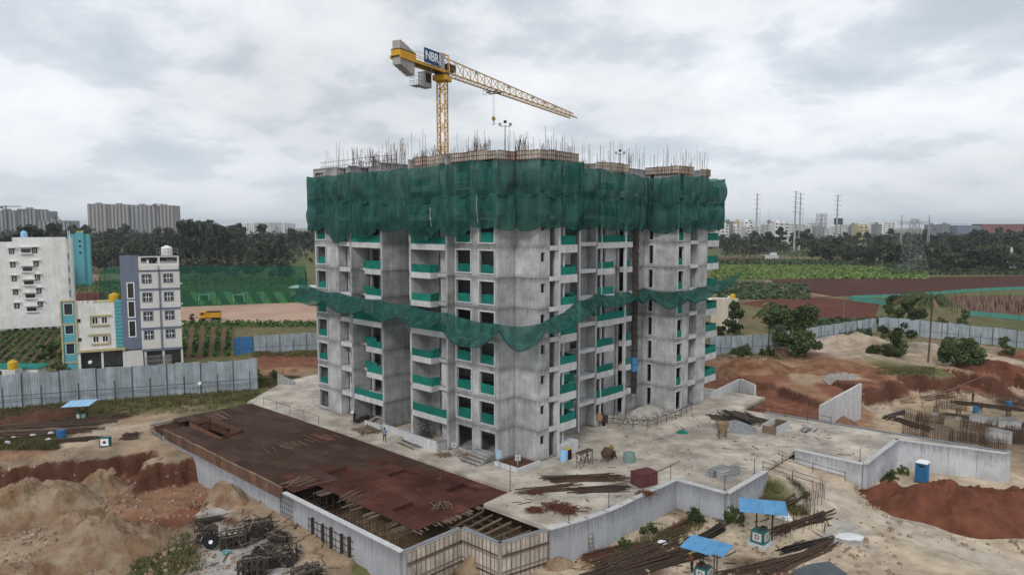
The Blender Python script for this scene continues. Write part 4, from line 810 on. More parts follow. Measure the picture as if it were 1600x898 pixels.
# ------------------------------------------------------------------ nets
def net_piece(root, a, b, za, zb, hgt, out, name='net_sheet', m=None, seed=0, sag=.3, scal=.5, belly=.6):
    """cloth hanging between posts a and b (uv), top at za/zb, bulging outwards, scalloped bottom edge"""
    A, B = wd(*a), wd(*b); d = B - A; L = d.length; d.normalize(); n = Vector((d.y, -d.x, 0))
    nx_ = max(8, int(L / .2)); nz_ = 16; vs = []; fs = []
    for j in range(nz_ + 1):
        g = j / nz_
        for i in range(nx_ + 1):
            f = i / nx_; s_ = math.sin(math.pi * f)
            top = za + (zb - za) * f - sag * s_; bot = top - hgt - (scal * s_ - sag * s_)
            fold = .26 * math.sin(f * L * 1.7 + seed * 2.3 + g * 1.1) * (.3 + g) + .07 * math.sin(f * L * 6.3 + seed + g * 2.9) + .10 * math.sin(g * 8 + f * 4 + seed) + .03 * math.sin(f * L * 11 + g * 7 + seed * 3)
            p = A + d * L * f + n * (belly * s_ ** .6 * math.sin(math.pi * min(1, g * 1.05 + .04)) * (.6 + .4 * g) + fold * s_ ** .5 + .05)
            vs.append((p.x, p.y, top + (bot - top) * g + .03 * math.sin(f * L * 4 + seed)))
    for j in range(nz_):
        for i in range(nx_): a_ = j * (nx_ + 1) + i; fs.append((a_, a_ + 1, a_ + nx_ + 2, a_ + nx_ + 1))
    o = MB().add(vs, fs).build(name, m or M_net, root, smooth=True)
    e = MB()
    for i in range(nx_):                     # gathered hem
        e.tube(vs[nz_ * (nx_ + 1) + i], vs[nz_ * (nx_ + 1) + i + 1], .05, 4, cap=False)
    e.build('hem', m or M_net, root, smooth=True)
M_sackc = mat('pale_torn_cloth', (0.5, 0.55, 0.53), (0.35, 0.42, 0.4), 2, .8)
sn = thing('safety_net', 'dark green debris netting wrapped round the top storeys of the tower', 'safety net', wd(18, -1, 28))
ring = [((37.3, 5), (-1, 0)), ((37.4, -.6), None), ((33.0, -.7), None), ((27.5, -.6), None), ((22.4, -.6), None), ((17.2, -.7), None), ((10.4, -.75), None), ((6.9, .1), None), ((3.3, .3), None), ((2.7, 2.6), None), ((-.1, 2.9), None),
        ((-.3, 6.4), None), ((-.2, 10.1), None), ((3.7, 10.6), None), ((3.1, 17.6), None), ((3.2, 21.6), None), ((3.3, 25.2), None), ((4.4, 30.0), None), ((-.5, 30.2), None), ((-.6, 34.8), None), ((-.6, 39.2), None), ((-.2, 42.8), None), ((4.5, 43.0), None)]
ctr = wd(18, 18)
tops = [31.3 + rnd(-.25, .25) for _ in ring]
for i in (0, 1, 2, 3, 4): tops[i] = 31.2 + rnd(-.2, .2)
for i in range(len(ring) - 1):
    a, b = ring[i][0], ring[i + 1][0]; mid = (wd(*a) + wd(*b)) / 2; out = (mid - ctr)
    L = math.hypot(a[0] - b[0], a[1] - b[1]); sc_ = min(.55, .1 * L)
    net_piece(sn, a, b, tops[i], tops[i + 1], 3.5, out, seed=i, sag=.05 * L ** .8, scal=sc_ * 1.0, belly=.35 + .07 * L)
    net_piece(sn, a, b, tops[i] - 3.3, tops[i + 1] - 3.3, 3.35 + (.5 if i in (2, 3, 6) else 0), out, seed=i + 40, sag=.12, scal=sc_ * 1.5 + (.6 if i in (2, 5, 12) else 0) - (.25 if i % 3 == 1 else 0), belly=.35 + .07 * L)
for (u1, v1, z0_, z1_, wd_) in ((11.2, -1.5, 24.6, 26.6, .14), (4.9, -.75, 25.0, 27.8, .10)):
    mb = MB(); pr = None
    for i in range(9):
        f = i / 8; q_ = wd(u1 + .04 * math.sin(i * 1.7) + .2 * f, v1 - .1 * math.sin(f * 3.1), z0_ + (z1_ - z0_) * f)
        if pr is not None: mb.beam(pr, q_, wd_ * (.5 + .5 * math.sin(f * 3.1)), .03)
        pr = q_
    mb.build('torn_strip', M_sackc, sn)
cn = thing('catch_net', 'green catch net slung round the middle storeys of the tower', 'safety net', wd(18, -2, 15))
def sling(a, b, oa, ob, za, zb, oza, ozb, sag, seed):
    """net from inner line a-b on the wall to outer line oa-ob, sagging between"""
    A, B, P, Q = wd(*a, za), wd(*b, zb), wd(*oa, oza), wd(*ob, ozb); L = (B - A).length; n1 = max(10, int(L / .26)); n2 = 12; vs = []; fs = []
    for j in range(n2 + 1):
        g = j / n2
        for i in range(n1 + 1):
            f = i / n1; p = A.lerp(B, f).lerp(P.lerp(Q, f), g)
            s_ = math.sin(math.pi * f) ** .8; drop = sag * s_ * (g ** 1.3) + .08 * math.sin(f * L * 2.3 + g * 6 + seed) * g + .07 * math.sin(f * L * 5.1 - g * 5) * math.sin(math.pi * g) + .7 * math.sin(math.pi * g) * (.5 + .5 * s_) + .10 * math.sin(f * L * 2.2 + seed + g * 4) * g + .25 * math.sin(math.pi * f) * (1 - g)
            vs.append((p.x, p.y, p.z - drop))
    for j in range(n2):
        for i in range(n1): a_ = j * (n1 + 1) + i; fs.append((a_, a_ + 1, a_ + n1 + 2, a_ + n1 + 1))
    MB().add(vs, fs).build('net_sheet', M_net, cn, smooth=True)
    e = MB()
    for i in range(n1): e.tube(vs[n2 * (n1 + 1) + i], vs[n2 * (n1 + 1) + i + 1], .045, 4, cap=False)
    e.build('hem', M_net, cn, smooth=True)
inner = [(38.2, 1, 16.2), (36.9, -.1, 16.3), (31.3, -.1, 16.2), (22.3, -.1, 15.9), (17, -.1, 15.7), (10.4, -.1, 15.3), (3.8, .9, 14.6), (.6, 3.4, 14.6), (.3, 9.8, 16.6), (3.9, 18, 16.5), (4.2, 24.8, 16.4), (5, 30.4, 16.4), (.1, 30.4, 16.2), (.1, 36, 16.4), (.2, 42.6, 17.0)]
outer = [(40.6, .2, 17.6), (38.4, -2.6, 15.4), (31.0, -2.6, 15.2), (22.4, -2.6, 14.9), (16, -2.6, 14.6), (9.6, -2.3, 14.4), (2.2, -.6, 14.2), (-1.7, 2.0, 14.2), (-2.0, 9.6, 15.8), (1.8, 16.2, 15.6), (1.9, 24.2, 15.9), (2.5, 28.6, 15.5), (-2.2, 29.4, 15.4), (-2.3, 36.5, 15.9), (-2.2, 45.0, 18.4)]
for i in range(len(inner) - 1):
    a, b, p, q_ = inner[i], inner[i + 1], outer[i], outer[i + 1]
    sling(a[:2], b[:2], p[:2], q_[:2], a[2], b[2], p[2], q_[2], .5 + (1.3 if i in (5, 6) else 0) + .05 * math.hypot(a[0] - b[0], a[1] - b[1]) + (.6 if i == 11 else 0), i)
for i in range(1, len(inner), 2):
    MB().tube(wd(*inner[i]), wd(*outer[i]), .035, 5).build('net_pole', M_rust, cn)
# ------------------------------------------------------------------ tower crane
MP = Vector((-9.9, 102.0, -0.5)); JD = Vector((0.469, 0.883, 0)).normalized(); JN = Vector((JD.y, -JD.x, 0)); UP_ = Vector((0, 0, 1))
cr = thing('tower_crane', 'yellow flat top tower crane rising behind the tower with its jib to the right', 'crane', MP)
zm = 45.4; hw = .58
ang = math.atan2(JD.y, JD.x) + R(12)
ax = Vector((math.cos(ang), math.sin(ang), 0)); ay = Vector((-ax.y, ax.x, 0))
for sx in (-1, 1):
    for sy in (-1, 1):
        p = MP + ax * sx * hw + ay * sy * hw; MB().beam(p, p + UP_ * (zm + .5), .17).build('mast_leg', M_yel, cr)
mb = MB(); nb = 34; dz = (zm + .5) / nb
for side in range(4):
    e = [(ax, ay), (ay, -ax), (-ax, -ay), (-ay, ax)][side]
    for i in range(nb):
        p = MP + e[0] * hw + UP_ * (i * dz); s_ = 1 if i % 2 else -1
        mb.beam(p + e[1] * hw * s_, p - e[1] * hw * s_ + UP_ * dz, .085)
        if i % 2: mb.beam(p + e[1] * hw, p - e[1] * hw, .08)
mb.build('mast_lattice', M_yel, cr)
top = MP + UP_ * zm
MB().obox(top + UP_ * .55, ax * 1.05, ay * 1.05, UP_ * .35).build('slewing_collar', M_yel, cr)
MB().lathe(top + UP_ * .9, [(.95, 0), (1.05, .08), (1.05, .4), (.9, .5)], 20).build('slewing_ring', M_rust, cr)
hub = top + UP_ * 1.4
# jib
JL = 47.5; jw = .75
def jh(s): return 2.25 - 1.35 * max(0, s - 3) / (JL - 3)
for sg in (-1, 1):
    MB().beam(hub + JN * sg * jw - JD * 1, hub + JN * sg * jw + JD * JL, .15, .17).build('bottom_chord', M_yel_pale, cr)
MB().beam(hub + UP_ * 2.2 + JD * .4, hub + UP_ * jh(JL) + JD * (JL - .4), .14).build('top_chord', M_yel_pale, cr)
mb = MB(); n_ = 22
for i in range(n_):
    s0, s1 = .4 + i * (JL - 1) / n_, .4 + (i + 1) * (JL - 1) / n_; sm = (s0 + s1) / 2
    for sg in (-1, 1):
        t_ = hub + JD * sm + UP_ * jh(sm); mb.beam(hub + JD * s0 + JN * sg * jw, t_, .075); mb.beam(t_, hub + JD * s1 + JN * sg * jw, .075)
    mb.beam(hub + JD * s0 - JN * jw, hub + JD * s0 + JN * jw, .07); mb.beam(hub + JD * s0 - JN * jw, hub + JD * s1 + JN * jw, .05)
mb.build('jib_lattice', M_yel_pale, cr)
for s_ in (9.5, 20, 29, 34, 38.5): MB().obox(hub + JD * s_ + UP_ * (jh(s_) - .3), JD * .35, JN * .12, UP_ * .22).build('jib_lamp', M_greyp, cr)
# hoist frame at the root
mb = MB()
for s_ in (-.6, .9):
    for sg in (-1, 1): mb.beam(hub + JD * s_ + JN * sg * .7, hub + JD * s_ + JN * sg * .5 + UP_ * 2.5, .13)
    mb.beam(hub + JD * s_ + JN * .5 + UP_ * 2.5, hub + JD * s_ - JN * .5 + UP_ * 2.5, .12)
for sg in (-1, 1): mb.beam(hub - JD * .6 + JN * sg * .5 + UP_ * 2.5, hub + JD * .9 + JN * sg * .5 + UP_ * 2.4, .12)
mb.build('root_frame', M_yel, cr)
MB().obox(hub + JD * 1.9 + UP_ * .95, JD * .9, JN * .45, UP_ * .5).build('hoist_winch', M_steel_d, cr)
MB().obox(hub - JD * 1.1 + UP_ * 1.3, JD * .75, JN * .65, UP_ * 1.05).build('control_cabinet', M_greyp, cr)
# counter jib
for sg in (-1, 1): MB().beam(hub + JN * sg * .8, hub + JN * sg * .8 - JD * 10.8, .2, .38).build('counter_beam', M_yel, cr)
MB().obox(hub - JD * 5.4 + UP_ * .23, JD * 5.3, JN * .72, UP_ * .035).build('counter_deck', M_steel_d, cr)
mb = MB()
for sg in (-1, 1):
    for i in range(7): q_ = hub + JN * sg * 1.0 - JD * (2 + i * .95) + UP_ * .2; mb.beam(q_, q_ + UP_ * 1.05, .05)
    for z in (.7, 1.25): mb.beam(hub + JN * sg * 1.0 - JD * 2 + UP_ * z, hub + JN * sg * 1.0 - JD * 7.7 + UP_ * z, .045)
mb.build('guard_rail', M_yel, cr)
for i in range(7):
    s_ = 7.65 + i * .45; h0, h1 = (-1.85 + .15 * i, 1.25 + .14 * i)
    MB().obox(hub - JD * s_ + UP_ * (h0 + h1) / 2, JD * .2, JN * (.62 + .04 * (i % 2)), UP_ * (h1 - h0) / 2).build('counterweight_block', M_cw, cr)
MB().obox(hub - JD * 9.0 + UP_ * .55, JD * 1.72, JN * .72, UP_ * .42).build('counterweight_cradle', M_yel, cr)
mb = MB()
for z in (.12, .98): mb.obox(hub - JD * 9.0 + UP_ * z, JD * 1.76, JN * .76, UP_ * .05)
mb.build('cradle_strap', M_rust, cr)
# sign board with lettering
SGN = hub - JD * 4.0 + JN * 1.12 + UP_ * 1.15
sg_ = MB().obox(SGN, JD * 1.95, JN * .05, UP_ * .95).build('sign_board', M_navy, cr)
def lettering(txt, size, origin, right, up, m, name, parent, depth=.02, align='CENTER'):
    cu = bpy.data.curves.new('lettering', 'FONT'); cu.body = txt; cu.size = size; cu.extrude = depth; cu.align_x = align; cu.align_y = 'CENTER'; cu.offset = size * .018
    to = bpy.data.objects.new('lettering', cu); C.objects.link(to); dg = bpy.context.evaluated_depsgraph_get()
    me = bpy.data.meshes.new_from_object(to.evaluated_get(dg)); bpy.data.objects.remove(to); bpy.data.curves.remove(cu)
    right = Vector(right).normalized(); up = Vector(up).normalized(); nrm = right.cross(up)
    M = Matrix((( right.x, up.x, nrm.x, origin.x), (right.y, up.y, nrm.y, origin.y), (right.z, up.z, nrm.z, origin.z), (0, 0, 0, 1)))
    if parent.name in W: M = W[parent.name] @ M
    me.transform(M); me.materials.clear(); me.materials.append(m); me.name = name
    return link(name, me, parent)
lettering('NBR', 1.62, SGN + JN * .07 - JD * .2 - UP_ * .02, JD, UP_, M_white, 'sign_letters', sg_)
MB().obox(SGN + JN * .06 + JD * 1.72, JD * .1, JN * .02, UP_ * .8).build('sign_bar', M_white, sg_)
# cab
CB = hub - JD * 2.2 - JN * 1.45 - UP_ * 1.35
cab = MB(); cab.obox(CB, JD * .8, JN * .6, UP_ * 1.0); cab.obox(CB + UP_ * 1.04, JD * .86, JN * .66, UP_ * .06)
cb_ = cab.build('cab', M_greyp, cr); MB().obox(CB + JN * .61 + UP_ * .25, JD * .6, JN * .02, UP_ * .6).build('cab_window', M_glass, cb_); MB().obox(CB + JD * .81 + UP_ * .2, JD * .02, JN * .48, UP_ * .7).build('cab_window', M_glass, cb_)
mb = MB(); PB = CB - JD * 1.75 - UP_ * 1.05
mb.obox(PB, JD * .8, JN * .75, UP_ * .04)
for a in (-1, 0, 1):
    for b in (-1, 1): mb.beam(PB + JD * a * .78 + JN * b * .72, PB + JD * a * .78 + JN * b * .72 + UP_ * 1.15, .05)
for z in (.6, 1.15):
    for b in (-1, 1): mb.beam(PB + JN * b * .72 - JD * .8 + UP_ * z, PB + JN * b * .72 + JD * .8 + UP_ * z, .045)
    mb.beam(PB - JD * .78 - JN * .72 + UP_ * z, PB - JD * .78 + JN * .72 + UP_ * z, .045)
mb.build('cab_platform', M_greyp, cr); MB().beam(CB + UP_ * .5, CB + UP_ * 1.5 + JN * 1.2, .18).build('cab_bracket', M_greyp, cr)
# trolley, ropes and hook
TS = 14.8; TR = hub + JD * TS - UP_ * .35
mb = MB()
for sg in (-1, 1): mb.beam(TR + JN * sg * .8 - JD * .9, TR + JN * sg * .8 + JD * .9, .14)
for a in (-.8, .8): mb.beam(TR + JN * .8 + JD * a, TR - JN * .8 + JD * a, .14); mb.tube(TR + JN * .85 + JD * a + UP_ * .2, TR + JN * .95 + JD * a + UP_ * .2, .17, 8)
mb.build('trolley', M_rust, cr)
mb = MB(); BK = TR - JD * 2.1 - JN * 0 - UP_ * .45
for a in (-.5, .5):
    for b in (-.4, .4): mb.beam(BK + JD * a + JN * b - UP_ * .2, BK + JD * a + JN * b + UP_ * .7, .05)
for z in (-.2, .4): mb.beam(BK - JD * .5 - JN * .4 + UP_ * z, BK + JD * .5 - JN * .4 + UP_ * z, .05); mb.beam(BK - JD * .5 + JN * .4 + UP_ * z, BK + JD * .5 + JN * .4 + UP_ * z, .05)
mb.build('trolley_basket', M_rust, cr)
HK = TR - UP_ * 4.1
mb = MB()
for a in (-.25, .25): mb.tube(TR + JD * a, HK + JD * a * .6, .018, 4)
mb.build('hoist_rope', M_steel_d, cr)
PX = Vector((1, 0, 0))
mb = MB(); mb.tube(HK - Vector((0, .16, 0)), HK + Vector((0, .16, 0)), .32, 16); mb.obox(HK, PX * .09, Vector((0, .2, 0)), UP_ * .42)
hb = mb.build('hook_block', mat('olive_hook_paint', (0.3, 0.24, 0.06), None, 2, .6), cr)
mb = MB(); pr = HK - UP_ * .4
for i in range(12):
    a = R(90 - i * 24); q_ = HK - UP_ * .72 + PX * math.cos(a) * .18 + UP_ * math.sin(a) * .2; mb.tube(pr, q_, .055, 6); pr = q_
mb.build('hook', M_steel_d, hb)
# lamps on poles on the roof
def flood(pos, h, label):
    t = thing('floodlight_pole', label, 'floodlight', pos); MB().tube(pos, pos + UP_ * h, .05, 6).build('pole', M_steel_d, t)
    MB().beam(pos + UP_ * (h - .1) - PX * .6, pos + UP_ * (h - .1) + PX * .6, .05).build('crossbar', M_steel_d, t)
    for s_ in (-.55, 0, .55):
        MB().obox(pos + UP_ * (h + (.1 if s_ else .35)) + PX * s_ - Vector((0, .12, 0)), PX * .16, Vector((0, .08, .05)), Vector((0, -.04, .11))).build('lamp_head', M_greyp if s_ else M_steel_d, t)
flood(wd(5.6, 4.0, ZT), 3.1, 'taller roof floodlight pole with three lamps above the near corner of the tower')
flood(wd(6.4, 26.5, ZT), 1.9, 'short roof floodlight pole with three lamps over the right wing')

# ------------------------------------------------------------------ sheet fences
def fence(label, pts, h, m, pw=1.05, post_every=2, rail=True, post_side=None, mat2=None, group=None):
    a0 = pts[0]; root = thing('sheet_fence', label, 'fence', a0, 0, group)
    acc = 0
    for i in range(len(pts) - 1):
        a, b = Vector(pts[i]), Vector(pts[i + 1]); d = Vector((b.x - a.x, b.y - a.y, 0)); L = d.length; d.normalize(); n = Vector((d.y, -d.x, 0)); k = max(1, round(L / pw)); me = None
        if n.dot(Vector((-a.x, -a.y, 0))) < 0: n = -n
        for j in range(k):
            s0, s1 = j / k * L, (j + 1) / k * L; z = a.z + (b.z - a.z) * (s0 + s1) / 2 / L
            if me is None:             # one ribbed sheet, shared
                vs = []; fs = []; w_ = L / k - .012; prof = [0]; nr = 4
                for e in range(nr): c_ = (e + .5) / nr; prof += [c_ - .055, c_ - .03, c_ + .03, c_ + .055]
                prof += [1]
                for q_, f in enumerate(prof):
                    bump_ = .035 if q_ % 4 in (2, 3) and 0 < q_ < len(prof) - 1 else 0
                    for zz_ in (0, h): p = d * (f * w_ - w_ / 2) + n * bump_; vs.append((p.x, p.y, zz_))
                N = len(vs)
                for q_ in range(len(prof) - 1): fs.append((2 * q_, 2 * q_ + 2, 2 * q_ + 3, 2 * q_ + 1))
                vs += [tuple(Vector(v) - n * .012) for v in vs]; fs += [tuple(x + N for x in f[::-1]) for f in fs[:]]
                e = len(prof) * 2; fs += [(1, e - 1, e - 1 + N, 1 + N), (0, N, N + 1, 1), (e - 2, e - 1, e - 1 + N, e - 2 + N)]
                me = bpy.data.meshes.new('fence_sheet'); me.from_pydata(vs, [], fs); me.materials.append(m)
            o = link('fence_sheet', me, root); p = a + d * (s0 + s1) / 2; o.location = Vector((p.x, p.y, z - .1 + rnd(-.05, .05))) + n * rnd(0, .06) - root.location; o.rotation_euler = (rnd(-.012, .012), rnd(-.008, .008), rnd(-.02, .02)); o.scale = (1, 1, 1 + rnd(-.03, .03))
            if j % post_every == 0:
                p = a + d * s0 + n * .1; hh_ = h * (1.0 if (j // post_every) % 2 == 0 else .62)
                MB().beam((p.x, p.y, z - .3), (p.x, p.y, z - .1 + hh_), .08).build('fence_post', M_post, root)
        if rail:
            for f in (.36,):
                MB().beam(a + UP_ * h * f + n * .07, b + UP_ * h * f + n * .07, .05, .06).build('fence_rail', M_post, root)
    return root
def gp(px, py, z): return at(px, py, z)
fence('long grey corrugated sheet fence in front of the three left houses', [gp(-25, 641, -.6), gp(403, 609, -.5)], 5.0, M_fence, 1.15)
fence('grey corrugated sheet fence beyond the vegetable plot', [at(395, 553, -1), at(500, 548, -1)], 3.9, M_fence, 1.25)
fence('bright blue corrugated sheet fence joining the two grey fences', [at(366, 558, -1), at(395, 553.5, -1)], 3.9, M_fblue, 1.2, 3)
fence('grey sheet fence partly hidden by bushes beside the tower', [at(1108, 556, -1), at(1207, 550, -1)], 4.0, M_fence, 1.25)
fence('grey sheet fence stepping up the slope behind the spoil heap', [at(1207, 549, -1), at(1262, 538, -1), at(1368, 519, -1)], 3.7, M_fence, 1.3)
fence('long grey sheet fence behind the coconut palm and the right hand shrubs', [at(1372, 519, -1), at(1480, 530, -1), at(1660, 553, -1)], 3.9, M_fence, 1.15)
# torn cloth and lamp on the long fence
fq = at(121, 628, -.5)

# ------------------------------------------------------------------ houses
def fwall(mb, o, right, w_, z0, z1, th, ops=(), mi=0):
    """vertical wall with openings in plane through o, running along right; inner side behind"""
    right = Vector(right); back = Vector((-right.y, right.x, 0))
    ops = [(max(0, q[0]), min(w_, q[1]), max(z0, q[2]), min(z1, q[3])) for q in ops]
    xs = sorted({0, w_, *[q[0] for q in ops], *[q[1] for q in ops]}); zs = sorted({z0, z1, *[q[2] for q in ops], *[q[3] for q in ops]})
    for j in range(len(zs) - 1):
        run = None
        for i in range(len(xs) - 1):
            cx, cz = (xs[i] + xs[i + 1]) / 2, (zs[j] + zs[j + 1]) / 2
            s_ = not any(q[0] < cx < q[1] and q[2] < cz < q[3] for q in ops)
            if s_ and run is None: run = xs[i]
            if run is not None and (not s_ or i == len(xs) - 2):
                e = xs[i + 1] if s_ else xs[i]
                mb.obox(o + right * (run + e) / 2 + back * th / 2 + UP_ * (zs[j] + zs[j + 1]) / 2, right * (e - run) / 2, back * th / 2, UP_ * (zs[j + 1] - zs[j]) / 2, mi); run = None
    return mb
def window(root, o, right, x0, x1, z0, z1, fm, fw=.12, bars=(2, 2), depth=.14, proud=.06, barm=None):
    right = Vector(right); back = Vector((-right.y, right.x, 0)); mb = MB()
    def bx(a, b, c, d, y0, y1): mb.obox(o + right * (a + b) / 2 + back * (y0 + y1) / 2 + UP_ * (c + d) / 2, right * (b - a) / 2, back * (y1 - y0) / 2, UP_ * (d - c) / 2)
    bx(x0 - fw, x1 + fw, z1, z1 + fw, -proud, .1); bx(x0 - fw, x1 + fw, z0 - fw, z0, -proud, .1); bx(x0 - fw, x0, z0, z1, -proud, .1); bx(x1, x1 + fw, z0, z1, -proud, .1)
    f = mb.build('window', fm, root)
    mb2 = MB(); mb2.obox(o + right * (x0 + x1) / 2 + back * (depth + .02) + UP_ * (z0 + z1) / 2, right * (x1 - x0) / 2, back * .02, UP_ * (z1 - z0) / 2); mb2.build('pane', M_glass, f)
    if bars:
        mb3 = MB()
        for i in range(1, bars[0]): x = x0 + (x1 - x0) * i / bars[0]; mb3.obox(o + right * x + back * (depth - .05) + UP_ * (z0 + z1) / 2, right * .05, back * .03, UP_ * (z1 - z0) / 2)
        for i in range(1, bars[1]): z = z0 + (z1 - z0) * i / bars[1]; mb3.obox(o + right * (x0 + x1) / 2 + back * (depth - .045) + UP_ * z, right * (x1 - x0) / 2, back * .028, UP_ * .05)
        mb3.build('window_bars', barm or M_white, f)
    return f
RX = Vector((1, 0.0, 0)); BY = Vector((0, 1, 0))
def pxx(px, Y): return (px - 800) / F * Y * math.cos(PITCH)    # east coordinate of a pixel column at depth Y near camera height
def turn(things, o, deg, t_right, w_=None):
    """turn a finished house (and what stands on it) about its front left corner so that its front faces the site"""
    c, s_ = math.cos(R(deg)), math.sin(R(deg)); w0_ = t_right * o.y - o.x; w1_ = (t_right * o.y - o.x) / (c - t_right * s_); k = w1_ / w0_
    for t in things:
        d = t.location - o; d.x *= k; t.location = o + Vector((d.x * c - d.y * s_, d.x * s_ + d.y * c, d.z)); t.rotation_euler.z = R(deg); t.scale = (k, 1, 1) if t.name not in ('water_tank', 'water_tank.001') else (1, 1, 1)
# --- grey apartment house
Yg = 126.0; g0 = Vector((pxx(189, Yg + 1) , Yg, GZ)); wg = pxx(283, Yg) - pxx(190, Yg); kx = wg / 94
gr = thing('apartment_house', 'narrow five storey grey house with a blue grey stair side', 'house', g0)
sx = 29 * kx
zt = 21.3
def zpx(py, Y): return H - (py - HY) * Y / F - GZ     # height above GZ of a pixel row at depth Y
st_ops = [(10.5 * kx, 19.5 * kx, zpx(b, Yg), zpx(t, Yg)) for t, b in ((443, 466), (472, 496), (503, 527))]
fwall(MB(), g0 + UP_ * 0, RX, sx, zpx(548, Yg), zpx(399, Yg), .3, st_ops).build('stair_wall', M_slate, gr)
for q_ in st_ops: window(gr, g0, RX, *q_, M_white, .18, (2, 3), barm=M_rust)
fl = [zpx(y, Yg) for y in (551, 516, 485, 453.5, 423.5)]
ops = []
for y0, y1 in ((531, 520.5), (501, 490), (471, 460), (441, 430.5)):
    for x0 in (34.5, 69): ops.append((x0 * kx, (x0 + 12.5) * kx, zpx(y0 + 1, Yg), zpx(y1, Yg)))
mb = fwall(MB(), g0 + Vector((0, -.02, 0)), RX, wg, zpx(549, Yg), zpx(401, Yg), .3, [(0, sx, 0, 50)] + ops + [(33 * kx, 59.5 * kx, zpx(412.5, Yg), zpx(402.5, Yg)), (63 * kx, 91 * kx, zpx(412.5, Yg), zpx(402.5, Yg))])
mb.build('front_wall', M_houseg, gr)
for q_ in ops: window(gr, g0 + Vector((0, -.02, 0)), RX, *q_, M_slate, .2, (3, 2))
for z in fl: MB().obox(g0 + RX * (sx + wg) / 2 + UP_ * z + Vector((0, -.09, 0)), RX * (wg - sx) / 2, BY * .07, UP_ * .17).build('band', M_slate, gr)
MB().obox(g0 + RX * (61 * kx) + UP_ * (zpx(549, Yg) + zpx(424, Yg)) / 2 + Vector((0, -.10, 0)), RX * .16, BY * .06, UP_ * (zpx(424, Yg) - zpx(549, Yg)) / 2).build('band', M_slate, gr)
for x0, x1 in ((30, 59.5), (62, 93)): MB().obox(g0 + RX * (x0 + x1) / 2 * kx + UP_ * zpx(419, Yg) + Vector((0, -.16, 0)), RX * (x1 - x0) / 2 * kx, BY * .14, UP_ * .42).build('parapet_panel', M_houseg, gr)
mb = MB(); d_ = 11
mb.obox(g0 + Vector((.15, d_ / 2 + .15, zt / 2 - 1.2)), RX * .15, BY * (d_ / 2 - .15), UP_ * (zt / 2 - 1.2)); mb.build('side_wall', M_slate, gr)
mb = MB(); mb.obox(g0 + Vector((wg - .15, d_ / 2 + .15, zpx(413, Yg) / 2)), RX * .15, BY * (d_ / 2 - .15), UP_ * (zpx(413, Yg) / 2)); mb.obox(g0 + Vector((wg / 2, d_, zt / 2 - 1.6)), RX * wg / 2, BY * .15, UP_ * (zt / 2 - 1.6)); mb.build('side_wall', M_houseg, gr)
for z in fl[0:1] + fl[4:] + [zpx(414, Yg)]: MB().obox(g0 + Vector((wg / 2, d_ / 2 + .2, z)), RX * (wg / 2 - .3), BY * (d_ / 2 - .4), UP_ * .1).build('floor_slab', M_conc, gr)
MB().obox(g0 + Vector((wg * .62, .6, zpx(401, Yg) - .1)), RX * wg * .36, BY * .6, UP_ * .12).build('roof_slab', M_conc, gr)
MB().obox(g0 + Vector((wg / 2, d_ / 2 + 1.5, zpx(551, Yg) / 2)), RX * (wg / 2 - .4), BY * (d_ / 2 - 1.6), UP_ * (zpx(552, Yg) / 2)).build('parking_back_wall', M_conc_d, gr)
for x in (.8, 33, 62, 92): MB().obox(g0 + RX * x * kx + UP_ * zpx(551, Yg) / 2 + Vector((.1, .2, 0)), RX * .2, BY * .2, UP_ * zpx(552, Yg) / 2).build('pillar', M_houseg, gr)
MB().obox(g0 + RX * 15 * kx + UP_ * zpx(550, Yg) / 2 + Vector((0, .1, 0)), RX * 15 * kx, BY * .12, UP_ * zpx(550, Yg) / 2).build('ground_wall', M_houseg, gr)
for x0, x1 in ((34, 61), (63, 75)):
    mb = MB()
    for i in range(12): x = x0 + (x1 - x0) * i / 11; mb.beam(g0 + RX * x * kx + Vector((0, -.1, .1)), g0 + RX * x * kx + Vector((0, -.1, 1.9)), .05)
    for z in (.2, 1.0, 1.9): mb.beam(g0 + RX * x0 * kx + Vector((0, -.1, z)), g0 + RX * x1 * kx + Vector((0, -.1, z)), .06)
    mb.build('gate', M_greyp, gr)
for z in (15, 11.2, 7.4): MB().obox(g0 + Vector((wg + .2, 1.5, z)), RX * .25, BY * .6, UP_ * .12).build('sunshade', M_white, gr)
mb = MB(); zr = zpx(400, Yg)
for x in (58, 64, 70, 77, 84, 92): mb.beam(g0 + RX * x * kx + UP_ * zr + BY * .3, g0 + RX * x * kx + UP_ * (zr + 1.25) + BY * .3, .05)
for z in (.6, 1.25): mb.beam(g0 + RX * 58 * kx + UP_ * (zr + z) + BY * .3, g0 + RX * 92 * kx + UP_ * (zr + z) + BY * .3, .05)
mb.build('roof_rail', M_greyp, gr)
def tank(pos, r, h, m, label, group=None):
    t = thing('water_tank', label, 'water tank', pos, 0, group); mb = MB(); pr = [(r * .96, 0)]
    for i in range(6): z = h * (.06 + .13 * i); pr += [(r, z), (r, z + h * .08), (r * .95, z + h * .10), (r * .95, z + h * .125)]
    mb.lathe(pos, pr + [(r * .85, h * .9), (r * .35, h * .97)], 18).build('tank_body', m, t, smooth=False); MB().lathe(pos + UP_ * h * .96, [(r * .38, 0), (r * .4, h * .05), (r * .3, h * .09)], 14).build('lid', m, t); return t
tank(g0 + RX * 75 * kx + BY * 1.4 + UP_ * (zr - .05), .95, 1.75, M_white, 'white plastic water tank inside the roof rail of the grey house')
ld = thing('laundry_line', 'laundry hung in the open top storey of the grey house', 'laundry', g0 + RX * 38 * kx + UP_ * zpx(412, Yg))
for i, (x, m_) in enumerate(((44, M_white), (47, M_black), (50, M_tealdk), (52.5, M_black), (55, M_black))):
    MB().obox(g0 + RX * x * kx + UP_ * (zpx(410.4, Yg)) + BY * .5, RX * .2, BY * .02, UP_ * .45).build('garment', m_, ld)
